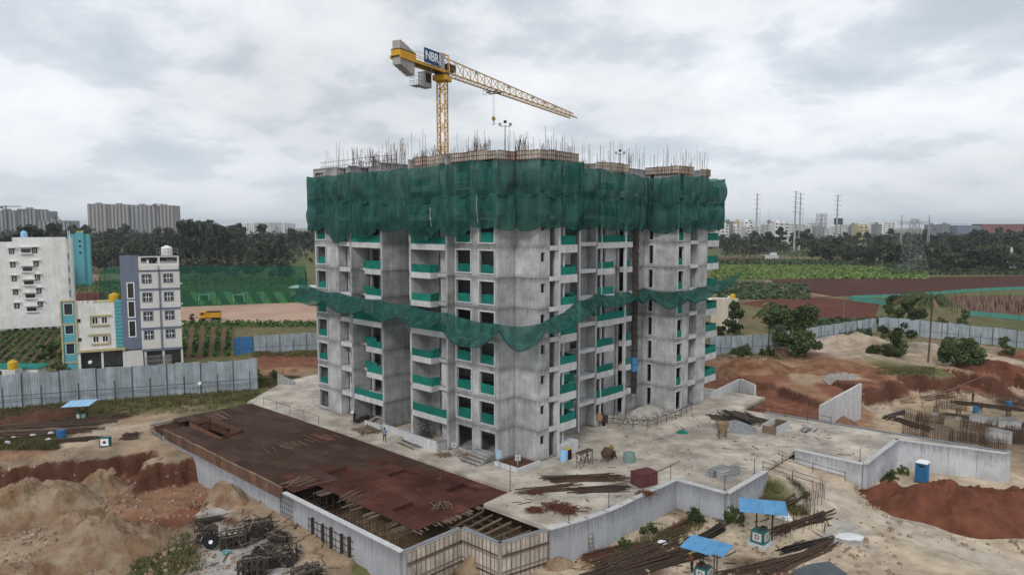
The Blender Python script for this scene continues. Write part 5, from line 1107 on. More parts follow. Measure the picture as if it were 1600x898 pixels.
mb = MB(); mb.beam(g0 + RX * 33.2 * kx + BY * .5 + UP_ * zpx(406.6, Yg), g0 + RX * 59.4 * kx + BY * .5 + UP_ * zpx(406.6, Yg), .02); mb.build('line', M_steel_d, ld)
turn([gr, bpy.data.objects['water_tank'], ld], g0, 26, pxx(283, Yg) / Yg)
# --- small white house with teal bands
Ys = 122.0; s0_ = Vector((pxx(88, Ys), Ys, GZ)); ws = pxx(187, Ys) - pxx(88, Ys); kx = ws / 99
sh = thing('small_house', 'small white house with turquoise stair tower and cream window surrounds', 'house', s0_)
ops = [(5 * kx, 17.5 * kx, zpx(b, Ys), zpx(t, Ys)) for t, b in ((475, 492.5), (510, 523), (539, 555))]
fwall(MB(), s0_, RX, 23 * kx, 0, zpx(471, Ys), .3, ops).build('stair_wall', M_teal, sh)
for q_ in ops: window(sh, s0_, RX, *q_, M_white, .1, (1, 3), barm=M_navy)
for x in (-.5, 22.5): MB().obox(s0_ + RX * x * kx + UP_ * zpx(471, Ys) / 2 + Vector((0, -.08, 0)), RX * .14, BY * .1, UP_ * zpx(470, Ys) / 2).build('corner_trim', M_cream, sh)
for y in (508, 537.5, 569): MB().obox(s0_ + RX * 11 * kx + UP_ * zpx(y, Ys) + Vector((0, -.07, 0)), RX * 11.2 * kx, BY * .06, UP_ * .12).build('band', M_cream, sh)
MB().obox(s0_ + RX * 11 * kx + UP_ * zpx(470.6, Ys) + Vector((0, .6, 0)), RX * 11.8 * kx, BY * .75, UP_ * .14).build('cornice', M_cream, sh)
ops = []
for y0, y1 in ((509, 499.5), (539, 530)):
    for x0 in (48, 63): ops.append((x0 * kx, (x0 + 8) * kx, zpx(y0, Ys), zpx(y1, Ys)))
for y in (503, 533.5): ops.append((24.5 * kx, 29 * kx, zpx(y + 2.5, Ys), zpx(y - 2.5, Ys)))
fwall(MB(), s0_ + Vector((0, .02, 0)), RX, 84 * kx, zpx(551, Ys), zpx(477, Ys), .3, [(0, 23 * kx, -1, 40)] + ops).build('front_wall', M_housew, sh)
for q_ in ops[:4]: window(sh, s0_ + Vector((0, .02, 0)), RX, *q_, M_white, .1, (2, 1))
for q_ in ops[4:]: window(sh, s0_ + Vector((0, .02, 0)), RX, *q_, M_greyp, .08, None)
for y0, y1, f in ((513, 497, 0), (543, 527, 1)):      # bracket shaped cream surrounds
    z0, z1 = zpx(y0, Ys), zpx(y1, Ys); mb = MB(); a, b = (44, 74)
    mb.obox(s0_ + RX * ((a + b) / 2 + (-2 if f else 2)) * kx + UP_ * (z1 + .05) + Vector((0, -.1, 0)), RX * ((b - a) / 2 + 2) * kx, BY * .14, UP_ * .15)
    mb.obox(s0_ + RX * (a + b) / 2 * kx + UP_ * (z0 + .1) + Vector((0, -.1, 0)), RX * (b - a) / 2 * kx, BY * .12, UP_ * .13)
    mb.obox(s0_ + RX * (b - .6 if f else a + .6) * kx + UP_ * (z0 + z1) / 2 + Vector((0, -.09, 0)), RX * .13, BY * .1, UP_ * ((z1 - z0) / 2 - .12)); mb.build('window_surround', M_cream, sh)
fwall(MB(), s0_ + RX * 84 * kx + Vector((0, -.06, 0)), RX, 14 * kx, zpx(551, Ys), zpx(472, Ys), .3).build('tiled_strip', M_teal, sh)
for i in range(13): MB().obox(s0_ + RX * 91 * kx + UP_ * (zpx(551, Ys) + i * .66 + .2) + Vector((0, -.075, 0)), RX * 6.6 * kx, BY * .03, UP_ * .03).build('tile_joint', M_tealdk, sh)
MB().obox(s0_ + RX * 98.5 * kx + UP_ * zpx(471, Ys) / 2 + Vector((0, -.1, 0)), RX * .12, BY * .1, UP_ * zpx(471, Ys) / 2).build('corner_trim', M_cream, sh)
MB().obox(s0_ + RX * 60 * kx + UP_ * zpx(552, Ys) + Vector((0, -.3, 0)), RX * 39 * kx, BY * .5, UP_ * .18).build('canopy_slab', M_cream, sh)
for x in (25, 61, 96): MB().obox(s0_ + RX * x * kx + UP_ * zpx(553, Ys) / 2 + Vector((0, -.2, 0)), RX * .2, BY * .2, UP_ * zpx(554, Ys) / 2).build('pillar', M_housew, sh)
mb = MB(); d_ = 9; zs_ = zpx(479, Ys)
mb.obox(s0_ + Vector((.15, d_ / 2 + .15, zs_ / 2)), RX * .15, BY * (d_ / 2 - .15), UP_ * zs_ / 2); mb.obox(s0_ + Vector((ws - .15, d_ / 2 + .15, zs_ / 2)), RX * .15, BY * (d_ / 2 - .15), UP_ * zs_ / 2); mb.obox(s0_ + Vector((ws / 2, d_ + .1, zs_ / 2)), RX * ws / 2, BY * .15, UP_ * zs_ / 2); mb.build('side_wall', M_housew, sh)
mb = MB(); mb.obox(s0_ + Vector((ws / 2, d_ / 2, zs_ - .9)), RX * (ws / 2 - .3), BY * (d_ / 2 - .2), UP_ * .1); mb.build('roof_slab', M_conc, sh)
MB().obox(s0_ + Vector((ws / 2, d_ / 2 + 1.6, zpx(553, Ys) / 2)), RX * (ws / 2 - .4), BY * (d_ / 2 - 1.7), UP_ * zpx(554, Ys) / 2).build('parking_back_wall', M_conc_d, sh)
mb = MB()
for i in range(14): q_ = s0_ + Vector((rnd(3, ws - 1), rnd(2, d_ - 1), zs_ - .8)); mb.tube(q_, q_ + UP_ * rnd(2.2, 3.6), .03, 4)
mb.build('column_bars', M_rust, sh, kind='stuff')
MB().obox(s0_ + RX * 72 * kx + UP_ * (zs_ + .35) + BY * 3, RX * 20 * kx, BY * 1.2, UP_ * .08).build('roof_shade', M_cream, sh)
tank(s0_ + RX * 85 * kx + BY * 1.5 + UP_ * (zs_ + .15), .95, 1.7, M_yellow, 'yellow plastic water tank on the roof of the small white house')
turn([sh, bpy.data.objects['water_tank.001']], s0_, 28, pxx(187, Ys) / Ys)
# --- big white apartment block at the left edge
Yw = 170.0; w0 = Vector((pxx(-30, Yw), Yw, GZ)); ww = pxx(102, Yw) - pxx(-30, Yw); kx = ww / 132
wb = thing('white_apartment_block', 'plain white six storey apartment block at the left edge', 'apartment block', w0)
ops = []
for i, y in enumerate((393, 414.5, 436.5, 458, 480)):
    ops += [((41 + i * .8) * kx, (47.5 + i * .8) * kx, zpx(y + 3.5, Yw), zpx(y - 3.5, Yw)), ((77 + i) * kx, (84 + i) * kx, zpx(y + 3.5 - 1, Yw), zpx(y - 4.5, Yw))]
cen = [((59 + i) * kx, (74 + i) * kx, zpx(y + 3, Yw), zpx(y - 3, Yw)) for i, y in enumerate((392.5, 422, 443.5, 465, 486.5))]
fwall(MB(), w0, RX, ww, 0, zpx(371, Yw), .3, ops + cen + [(0, 46 * kx, zpx(378, Yw), 60)]).build('front_wall', M_housew, wb)
for q_ in ops:
    window(wb, w0, RX, *q_, M_rust, .12, (3, 1)); MB().obox(w0 + RX * (q_[0] + q_[1]) / 2 + UP_ * (q_[3] + .35) + Vector((0, -.35, 0)), RX * 1.0, BY * .35, UP_ * .07).build('sunshade', M_housew, wb)
for q_ in cen:
    window(wb, w0, RX, *q_, M_housew, .1, None); MB().obox(w0 + RX * (q_[0] + q_[1]) / 2 + UP_ * (q_[3] + .45) + Vector((0, -.5, 0)), RX * 1.75, BY * .5, UP_ * .12).build('sunshade', M_housew, wb); MB().obox(w0 + RX * (q_[0] + q_[1]) / 2 + UP_ * (q_[2] - .2) + Vector((0, -.3, 0)), RX * 1.5, BY * .3, UP_ * .1).build('sunshade', M_housew, wb)
mb = MB(); d_ = 16; zw = zpx(374, Yw)
mb.obox(w0 + Vector((ww - .15, d_ / 2 + .15, zw / 2)), RX * .15, BY * (d_ / 2 - .15), UP_ * zw / 2); mb.obox(w0 + Vector((.15, d_ / 2 + .15, zw / 2 - .5)), RX * .15, BY * (d_ / 2 - .15), UP_ * (zw / 2 - .5)); mb.obox(w0 + Vector((ww / 2, d_, zw / 2 - .5)), RX * ww / 2, BY * .15, UP_ * (zw / 2 - .5)); mb.obox(w0 + Vector((ww / 2, d_ / 2, zw - 1.6)), RX * (ww / 2 - .3), BY * (d_ / 2 - .4), UP_ * .1); mb.build('side_wall', M_housew, wb)
for i in range(6): MB().obox(w0 + Vector((ww + .45, 3.5, 3.2 + i * 3.15)), RX * .45, BY * 2.2, UP_ * .12).build('side_sunshade', M_housew, wb); MB().obox(w0 + Vector((ww + .02, 3.5, 2.1 + i * 3.15)), RX * .03, BY * .8, UP_ * .7).build('side_window', M_glass, wb)
for x in (ww + .5, ww + .9): MB().tube(w0 + Vector((x, .6, 0)), w0 + Vector((x, .6, zw + 2)), .09, 6).build('drain_pipe', M_white, wb)
MB().obox(w0 + RX * 66 * kx + UP_ * (zpx(503, Yw)) + Vector((0, -3.2, 0)), RX * 82 * kx, BY * .15, UP_ * 1.6).build('plot_wall', M_housew, wb)
t = thing('water_tank', 'tall pale blue water tank on the roof of the white block', 'water tank', w0 + RX * 62 * kx + BY * 3 + UP_ * (zw - 1.5)); p_ = t.location
MB().lathe(p_, [(.9, 0), (.9, 1.6), (.86, 1.65), (.86, 3.0), (.6, 3.4), (.2, 3.5)], 16).build('tank_body', M_roofpale, t); MB().lathe(p_ + UP_ * 3.45, [(.3, 0), (.3, .2)], 10).build('lid', M_roofpale, t)
turn([wb, t], w0, 27, pxx(102, Yw) / Yw)
# --- far turquoise house
Yt = 300.0; t0 = Vector((pxx(106, Yt), Yt, GZ)); wt = pxx(138, Yt) - pxx(106, Yt); kx = wt / 32
tb = thing('turquoise_house', 'turquoise block of flats among the trees behind the white block', 'house', t0); ops = [(15.5 * kx, 19.5 * kx, zpx(y + 1.4, Yt), zpx(y - 1.6, Yt)) for y in (377, 385, 395)]
fwall(MB(), t0, RX, wt, 0, zpx(366, Yt), .3, ops).build('front_wall', M_teal, tb)
for q_ in ops: window(tb, t0, RX, *q_, M_white, .15, None)
mb = MB(); zt_ = zpx(367, Yt); mb.obox(t0 + Vector((wt - .15, 6.1, zt_ / 2)), RX * .15, BY * 5.9, UP_ * zt_ / 2); mb.obox(t0 + Vector((.15, 6.1, zt_ / 2)), RX * .15, BY * 5.9, UP_ * zt_ / 2); mb.obox(t0 + Vector((wt / 2, 6.2, zt_ - .8)), RX * (wt / 2 - .3), BY * 5.8, UP_ * .1); mb.obox(t0 + Vector((wt / 2, 12.1, zt_ / 2)), RX * wt / 2, BY * .15, UP_ * zt_ / 2); mb.build('side_wall', M_teal, tb)
fwall(MB(), t0 + Vector((11.5 * kx, -.9, 0)), RX, 12 * kx, 0, zpx(362.5, Yt), .28, [(a - 11.5 * kx, b - 11.5 * kx, c, d) for a, b, c, d in ops]).build('stair_wall', M_teal, tb)
tks = []
for x in (15, 20): tks.append(tank(t0 + RX * x * kx + BY * 2.8 + UP_ * (zt_ - .7), .75, 2.3, M_yellow, 'yellow roof tanks of the turquoise house', 'roof tanks of the turquoise house'))
turn([tb] + tks, t0, 28, pxx(138, Yt) / Yt)
# --- site shed at the left edge
L0 = at(8, 592, GZ); hs_ = thing('site_shed', 'low white shed with a green roof at the left edge', 'shed', L0)
fwall(MB(), L0 + Vector((-4, 0, 0)), RX, 9.6, 0, 1.8, .2, [(2.5, 3.5, .7, 1.4)]).build('wall', M_housew, hs_); MB().obox(L0 + Vector((.8, 1.4, 1.95)), RX * 5.0, Vector((0, 1.6, .12)), UP_ * .06).build('roof', M_screen, hs_); MB().obox(L0 + Vector((4.9, 1.6, .9)), RX * .1, BY * 1.3, UP_ * .9).build('wall', M_housew, hs_)
window(hs_, L0 + Vector((-4, 0, 0)), RX, 2.5, 3.5, .7, 1.4, M_greyp, .08, None)
tank(L0 + Vector((2.6, -1.6, 2.0)), .75, 1.5, M_yellow, 'yellow plastic water tank beside the low shed at the left edge'); tkb = MB().obox(L0 + Vector((2.6, -1.6, .95)), RX * .9, BY * .9, UP_ * 1.05).build('tank_stand', M_conc_l); tagl(tkb, 'square concrete stand under the yellow tank by the low shed', 'stand')
# --- beige house showing beside the tower on the right
b0 = at(1136, 515, GZ); bh = thing('beige_house', 'low cream house beside the right end of the tower', 'house', b0)
fwall(MB(), b0 + Vector((-4, 0, 0)), RX, 6.6, 0, zpx(466, b0.y), .25, [(5.2, 6.4, 1.2, 2.6)]).build('front_wall', M_beige, bh); window(bh, b0 + Vector((-4, 0, 0)), RX, 5.2, 6.4, 1.2, 2.6, M_white, .1, (2, 1))
mb = MB(); zb_ = zpx(467, b0.y); mb.obox(b0 + Vector((2.5, 4.2, zb_ / 2)), RX * .12, BY * 3.9, UP_ * zb_ / 2); mb.obox(b0 + Vector((-.8, 4.2, zb_ - .6)), RX * 3.1, BY * 3.9, UP_ * .1); mb.build('side_wall', M_housew, bh)
tank(b0 + Vector((1.7, 1.6, zb_ - .5)), .65, 1.6, M_yellow, 'yellow water tank on the cream house beside the tower')

# ------------------------------------------------------------------ sports cage, truck, lot
cg = thing('sports_cage', 'tall green net cage round the sports pitch', 'sports cage', at(360, 470, GZ)); zc = 9.8
cA, cB, cC_, cD = at(278, 479, GZ), at(440, 474, GZ), at(478, 452, GZ), at(262, 452, GZ); cor = [cA, at(480, 471, GZ), cC_, cD]
for i in range(4):
    a, b = cor[i], cor[(i + 1) % 4]; L = (b - a).length; k = max(2, round(L / 5.5))
    for j in range(k): p = a.lerp(b, j / k); MB().tube(p, p + UP_ * zc, .09, 5).build('cage_pole', M_steel_d, cg)
    mb = MB(); vs = []; fs = []; n1 = 2 * k
    for j in range(n1 + 1):
        p = a.lerp(b, j / n1)
        for z in (.1, zc * .5, zc): vs.append((p.x + rnd(-.1, .1), p.y + rnd(-.1, .1), p.z + z - (.25 if j % 2 and z > 4 else 0)))
    for j in range(n1): fs += [(3 * j, 3 * j + 3, 3 * j + 4, 3 * j + 1), (3 * j + 1, 3 * j + 4, 3 * j + 5, 3 * j + 2)]
    mb.add(vs, fs).build('cage_net', M_cage, cg); MB().tube(a + UP_ * zc, b + UP_ * zc, .05, 5).build('cage_cable', M_steel_d, cg)
vs = []; fs = []
for i in range(9):
    for j in range(7):
        p = cor[0].lerp(cor[1], i / 8).lerp(cor[3].lerp(cor[2], i / 8), j / 6); vs.append((p.x, p.y, p.z + zc - .5 * math.sin(math.pi * i / 8 * 4) ** 2 - .5 * math.sin(math.pi * j / 6 * 3) ** 2))
for i in range(8):
    for j in range(6): a = i * 7 + j; fs.append((a, a + 1, a + 8, a + 7))
MB().add(vs, fs).build('cage_roof_net', M_cage, cg, smooth=True)
g2 = thing('net_enclosure', 'small square green net enclosure left of the grey house', 'sports cage', at(170, 470, GZ)); q0 = [at(157, 474, GZ), at(192, 474, GZ), at(194, 452, GZ), at(165, 452, GZ)]
for i in range(4):
    a, b = q0[i], q0[(i + 1) % 4]; MB().tube(a, a + UP_ * 9.5, .1, 5).build('cage_pole', M_steel_d, g2); MB().add([a, b, b + UP_ * 9.5, a + UP_ * 9.5], [(0, 1, 2, 3)]).build('cage_net', M_cage, g2)
MB().add([p + UP_ * 9.5 for p in q0], [(0, 1, 2, 3)]).build('cage_roof_net', M_cage, g2)
def goal(p, w_, h, label):
    t = thing('goal', label, 'goal', p); mb = MB()
    for s_ in (-1, 1): mb.tube(p + PX * s_ * w_ / 2, p + PX * s_ * w_ / 2 + UP_ * h, .09, 6); mb.tube(p + PX * s_ * w_ / 2 + UP_ * h, p + PX * s_ * w_ / 2 + BY * 1.2, .06, 5)
    mb.tube(p - PX * w_ / 2 + UP_ * h, p + PX * w_ / 2 + UP_ * h, .09, 6); mb.tube(p - PX * w_ / 2 + BY * 1.2, p + PX * w_ / 2 + BY * 1.2, .06, 5); mb.build('goal_frame', M_white, t)
    MB().add([p - PX * w_ / 2 + UP_ * h, p + PX * w_ / 2 + UP_ * h, p + PX * w_ / 2 + BY * 1.2, p - PX * w_ / 2 + BY * 1.2], [(0, 1, 2, 3)]).build('goal_net', M_cage, t)
goal(at(373, 472, GZ), 3.6, 2.6, 'white framed goal at the right of the sports pitch'); goal(at(318, 470, GZ), 3.4, 2.2, 'white framed goal at the left end of the sports pitch')
wc = thing('white_canopy', 'white flat roofed canopy hall beside the sports cage', 'canopy', at(480, 463, GZ)); p = at(480, 463, GZ)
MB().obox(p + UP_ * 3.6, RX * 5.5, BY * 4, UP_ * .25).build('roof', M_white, wc); MB().obox(p + Vector((.5, 2, 2.0)), RX * 4.6, BY * 1.5, UP_ * 1.5).build('wall', M_conc_d, wc)
for s_ in (-5, -1.7, 1.7, 5): MB().tube(p + Vector((s_, -3.6, 0)), p + Vector((s_, -3.6, 3.5)), .09, 6).build('post', M_greyp, wc)
# tipper truck
tp = at(329, 501, GZ); tk = thing('tipper_truck', 'yellow tipper truck parked at the edge of the pink dirt lot', 'truck', tp)
mb = MB(); e = Vector((.96, .28, 0)); f_ = Vector((-.28, .96, 0))
def tb_(c, l, w_, h, m, name, par=None): return MB().obox(tp + e * c[0] + f_ * c[1] + UP_ * c[2], e * l / 2, f_ * w_ / 2, UP_ * h / 2).build(name, m, par or tk)
tb_((0, 0, .75), 5.4, .9, .25, M_steel_d, 'chassis'); cbb = tb_((-1.9, 0, 1.75), 1.5, 2.1, 1.75, M_yel, 'truck_cab'); tb_((-2.66, 0, 2.1), .03, 1.8, .7, M_glass, 'windscreen', cbb); tb_((-1.9, -1.06, 2.1), .9, .03, .6, M_glass, 'side_window', cbb)
mb = MB(); z0_ = tp + UP_ * 1.0
for s_ in (-1, 1): mb.obox(z0_ + e * .85 + f_ * s_ * 1.05 + UP_ * .65, e * 1.9, f_ * .05, UP_ * .65); 
for s_ in (-.98, 2.7): mb.obox(z0_ + e * s_ + UP_ * .65, e * .05, f_ * 1.05, UP_ * .65)
mb.obox(z0_ + e * .85, e * 1.9, f_ * 1.05, UP_ * .06)
for i in range(6): mb.obox(z0_ + e * (-.8 + i * .66) - f_ * 1.13 + UP_ * .6, e * .05, f_ * .05, UP_ * .6)
mb.build('tipper_body', M_yel, tk); MB().obox(z0_ + e * .85 + UP_ * 1.5, e * 1.7, f_ * 1.0, UP_ * .12).build('load_cover', M_rust, tk)
for a in (-1.8, .9, 2.1):
    for s_ in (-1, 1): MB().tube(tp + e * a + f_ * s_ * .75 + UP_ * .5, tp + e * a + f_ * s_ * 1.08 + UP_ * .5, .5, 14).build('wheel', M_black, tk)

# ------------------------------------------------------------------ far high-rises and town
M_far1 = mat('far_tower_wall', (0.30, 0.265, 0.26), (0.25, 0.225, 0.225), .02, .9, 0, .08); M_far2 = mat('far_tower_concrete', (0.26, 0.27, 0.275), (0.2, 0.21, 0.22), .02, .9, 0, .08); M_fardk = mat('far_openings', (0.10, 0.105, 0.115), None, .1, .8); M_farw = mat('far_white_wall', (0.62, 0.62, 0.61), (0.5, 0.5, 0.5), .02, .9, 0, .2)
def hirise(name, label, x0, x1, ytop, Y, m, ribs=7, fl_=18, dz_=26, group=None, steps=None):
    a = pxx(x0, Y); b = pxx(x1, Y); hgt = H - (ytop - HY) * Y / F - GZ; o = Vector((a, Y, GZ)); t = thing(name, label, 'high-rise', o, 0, group); w_ = b - a
    MB().obox(o + Vector((w_ / 2, dz_ / 2, hgt / 2)), RX * w_ / 2, BY * dz_ / 2, UP_ * hgt / 2).build('wall', m, t)
    for i in range(ribs):
        x = (i + .5) / ribs * w_; rw = w_ / ribs * .30; MB().obox(o + Vector((x, -.9, hgt / 2 + .25)), RX * rw, BY * .9, UP_ * (hgt / 2 + .3)).build('wall_rib', m, t)
    mb = MB(); bw = w_ / ribs * .18
    for i in range(ribs + 1):
        for j in range(fl_):
            x = min(max(i / ribs * w_, bw), w_ - bw); mb.obox(o + Vector((x, -.05, hgt * (j + .5) / fl_)), RX * bw, BY * .12, UP_ * hgt / fl_ * .3)
    mb.build('window_band', M_fardk, t, kind='stuff'); MB().obox(o + Vector((w_ * .4, dz_ / 2, hgt + 1.4)), RX * w_ * .12, BY * 4, UP_ * 1.6).build('roof_block', m, t)
    return t
hirise('far_tower', 'pale brown ribbed tower, left half of the distant pair', 138, 168, 319, 1400, M_far1, 5); hirise('far_tower', 'pale brown ribbed tower with a stepped top in the middle left of the distant row', 168.5, 203, 320, 1405, M_far1, 6)
hirise('far_tower', 'greyer ribbed tower in the middle right of the distant row', 205, 238, 321, 1408, M_far2, 5); hirise('far_tower', 'greyer ribbed tower at the right end of the distant row', 238.5, 273, 321.5, 1411, M_far1, 6)
hirise('far_tower', 'unfinished grey tower at the left edge with a tiny crane above', -12, 27, 329, 1200, M_far2, 6); hirise('far_tower', 'unfinished grey tower right of the one with the tiny crane', 28, 58, 327, 1205, M_far2, 5); hirise('far_tower', 'stepped end of the unfinished grey towers', 58.5, 76, 330, 1210, M_far2, 3); hirise('far_tower', 'lower grey block ending the unfinished group on the right', 60, 110, 345, 1190, M_far2, 8, 6)
def far_crane(px, ytop, Y, L, label):
    p = Vector((pxx(px, Y), Y, GZ)); z = H - (ytop - HY) * Y / F; t = thing('far_crane', label, 'crane', p); MB().beam(p, (p.x, p.y, z), 1.6).build('mast', M_fardk, t); MB().beam((p.x - L * .3, p.y, z - 2), (p.x + L, p.y, z - 2), 1.0, 1.3).build('jib', M_fardk, t); MB().obox(Vector((p.x - L * .27, p.y, z - 3.5)), RX * 2, BY * 1.5, UP_ * 2).build('counterweight', M_fardk, t)
far_crane(11, 321, 1195, 26, 'tiny far crane above the left edge towers'); far_crane(88, 338, 1188, 6, 'tiny far crane above the low grey block'); far_crane(245, 318, 1402, 14, 'tiny far crane over the right half of the distant row')
for i, (a, b, y, Y) in enumerate(((380, 398, 349, 2600), (400, 425, 347.5, 2650), (427, 445, 348, 2700), (446, 458, 349, 2750))):
    hirise('hazy_block', 'hazy white blocks low on the horizon left of the tower', a, b, y, Y, M_farw, 5, 5, 30, 'hazy blocks on the horizon')
for px in (368, 376):
    p = Vector((pxx(px, 2400), 2400, GZ)); t = thing('hazy_mast', 'hazy twin frame masts on the horizon left of the tower', 'mast', p, 0, 'hazy frame masts'); mb = MB(); z = H + 13 * 2400 / F
    mb.beam(p - RX * 4, Vector((p.x - 1, p.y, z)), .9); mb.beam(p + RX * 4, Vector((p.x + 1, p.y, z)), .9); mb.beam(p + UP_ * 30 - RX * 5, p + UP_ * 30 + RX * 5, .8); mb.build('frame', M_farw, t)
p = at(474, 362, GZ); hl = MB().obox(Vector((pxx(472, 900), 900, 6)), RX * 26, BY * 12, UP_ * 8); hl.obox(Vector((pxx(472, 900), 900, 15)), RX * 28, BY * 13, UP_ * 1.2, 1); tagl(hl.build('far_hall', [M_farw, M_redb]), 'far long hall with a brown roof left of the tower', 'hall')
# town on the right horizon
def towncube(px0, px1, ytop, Y, m, label='pale town buildings on the right horizon', group='pale town buildings', n=4):
    a, b = pxx(px0, Y), pxx(px1, Y); hgt = H - (ytop - HY) * Y / F - GZ; o = Vector((a, Y, GZ)); w_ = b - a; t = thing('town_building', label, 'building', o, 0, group)
    MB().obox(o + Vector((w_ / 2, 9, hgt / 2)), RX * w_ / 2, BY * 9, UP_ * hgt / 2).build('wall', m, t)
    mb = MB(); k = max(2, int(w_ / 5)); f_n = max(2, int(hgt / 3.4))
    for i in range(k):
        for j in range(f_n):
            if j / f_n < .35: continue
            mb.obox(o + Vector(((i + .5) / k * w_, -.06, hgt * (j + .55) / f_n)), RX * w_ / k * .26, BY * .12, UP_ * .75)
    mb.build('windows', M_fardk, t, kind='stuff'); MB().obox(o + Vector((w_ * rnd(.25, .7), 9, hgt + 1)), RX * min(3, w_ * .2), BY * 3, UP_ * 1.5).build('roof_block', m, t)
random.seed(21)
for i in range(34):
    px = 1128 + i * 8.2 + rnd(-3, 3); 
    if px > 1400: break
    dens = 1 if px < 1245 else .8
    if rnd(0, 1) > dens: continue
    towncube(px, px + rnd(7, 17), rnd(346, 356) if px < 1245 else rnd(347, 355), rnd(800, 1000) if px < 1245 else rnd(1150, 1500), random.choice([M_farw, M_farw, M_housew, M_houseg, M_far2]))
towncube(1150, 1161, 346, 900, M_cream, 'tan town block with a roof structure near the tower', None); towncube(1170, 1178, 347, 890, M_slate, 'dark blue town block behind the first pole', None); towncube(1372, 1378, 350, 950, M_far2, 'dark grey slab block right of the billboard', None)
towncube(1453, 1466, 351, 1300, M_slate, 'blue grey block right of the pylon gantry', None); towncube(1473, 1485, 350, 1320, M_far2, 'grey block before the long red hall', None); towncube(1343, 1357, 353, 800, M_cream, 'cream block half hidden by the trees', None)
M_redhall = mat('red_hall_wall', (0.22, 0.085, 0.075), (0.18, 0.075, 0.07), .02, .8)
rh = thing('long_hall', 'long red and grey hall along the right horizon', 'hall', (pxx(1480, 1300), 1300, GZ)); z = H + 2 * 1300 / F
MB().box((pxx(1535, 1300), 1300, GZ), (pxx(1640, 1300), 1330, z + 2)).build('wall', M_redhall, rh); MB().box((pxx(1497, 1300), 1301, GZ), (pxx(1534.8, 1300), 1330, z)).build('wall', M_slate, rh); MB().box((pxx(1500, 1300), 1299, z + 2.05), (pxx(1641, 1300), 1331, z + 3)).build('roof', M_farw, rh)
sm = thing('farm_house', 'small white farmhouse at the edge of the green field', 'house', (pxx(1197, 520), 520, GZ)); p = Vector((pxx(1197, 520), 520, GZ))
sw = 21 * 520 / F; fwall(MB(), p, RX, sw, 0, 4.2, .3, [(1 + i * 1.9, 2.0 + i * 1.9, 1.2, 2.6) for i in range(5)]).build('wall', M_farw, sm); MB().obox(p + Vector((sw / 2, 3, 1.9)), RX * (sw / 2 - .1), BY * 2.6, UP_ * 1.9).build('wall', M_fardk, sm); MB().obox(p + Vector((sw / 2, 3, 4.35)), RX * (sw / 2 + .3), BY * 3.4, UP_ * .15).build('roof', M_farw, sm); MB().obox(p + Vector((sw * .72, 3, 5.4)), RX * 2, BY * 1.8, UP_ * .9).build('roof_room', M_farw, sm)
wt_ = thing('white_shrine', 'narrow white shrine tower among the dark trees at the right edge', 'shrine', (pxx(1583, 420), 420, GZ)); p = Vector((pxx(1583, 420), 420, GZ))
MB().lathe(p, [(2.2, 0), (2.0, 5), (1.5, 6), (1.4, 9), (.7, 10), (.6, 12), (.15, 13.5)], 8).build('shrine_body', M_farw, wt_); MB().obox(p + Vector((7, 3, 3)), RX * 5, BY * 3, UP_ * 2.5).build('side_hall', M_slate, wt_)
# poles and pylons
def monopole(px, ytop, Y, label):
    p = Vector((pxx(px, Y), Y, GZ)); h = H - (ytop - HY) * Y / F - GZ; t = thing('power_pole', label, 'power pole', p); MB().tube(p, p + UP_ * h, 1.15, 8, .6).build('pole', M_greyp, t)
    for f in (.98, .90, .82, .74, .66): MB().beam(p + UP_ * h * f - RX * 3.6, p + UP_ * h * f + RX * 3.6, .35).build('cross_arm', M_greyp, t)
monopole(1182, 303, 700, 'tall grey power pole standing alone nearest the tower'); monopole(1242, 299, 700, 'left and taller pole of the close pair of power poles'); monopole(1249.5, 302, 690, 'right and shorter pole of the close pair of power poles'); monopole(1307.5, 305, 680, 'tall power pole standing by the black billboard')
for px, y, Y in ((1187, 328, 1000), (1201, 325, 1100), (1217, 337, 1000), (1254, 328, 1000)):
    p = Vector((pxx(px, Y), Y, GZ)); h = H - (y - HY) * Y / F - GZ; tagl(MB().tube(p, p + UP_ * h, .5, 5, .2).build('thin_mast', M_greyp), 'thin pale masts among the town buildings', 'mast', 'thin masts of the town')
M_pyl = mat('weathered_pylon_steel', (0.2, 0.205, 0.21), None, 1, .7)
def lattice(px, ytop, Y, wb_, wt2, nb, m, r, label, arms=(), name='lattice_pylon', ybase=None):
    p = Vector((pxx(px, Y), Y, GZ)); h = H - (ytop - HY) * Y / F - GZ; t = thing(name, label, 'pylon', p)
    def cn_(i, k): f = i / nb; w_ = (wb_ + (wt2 - wb_) * f ** .7) / 2; s_ = [(-1, -1), (1, -1), (1, 1), (-1, 1)][k % 4]; return p + Vector((s_[0] * w_, s_[1] * w_, h * f))
    for k in range(4):
        mb = MB()
        for i in range(nb): mb.beam(cn_(i, k), cn_(i + 1, k), r * 1.4)
        mb.build('leg', m, t)
    mb = MB()
    for i in range(nb):
        for k in range(4): mb.beam(cn_(i, k), cn_(i + 1, k + 1), r * .8); mb.beam(cn_(i, k + 1), cn_(i + 1, k), r); mb.beam(cn_(i + 1, k), cn_(i + 1, k + 1), r)
    mb.build('lattice', m, t)
    for f, L in arms:
        mb = MB()
        for s_ in (-1, 1): q_ = p + UP_ * h * f; mb.beam(q_, q_ + RX * s_ * L, r * 1.2); mb.beam(q_ + UP_ * 2, q_ + RX * s_ * L, r); mb.beam(q_ + RX * s_ * L, q_ + RX * s_ * L - UP_ * 1.2, r * .8)
        mb.build('cross_arm', m, t)
    return t
lattice(1429, 342, 392, 13, 2.6, 8, M_pyl, .11, 'see-through lattice pylon standing in front of the far wood', [(.93, 4), (.8, 4.6), (.67, 4)])
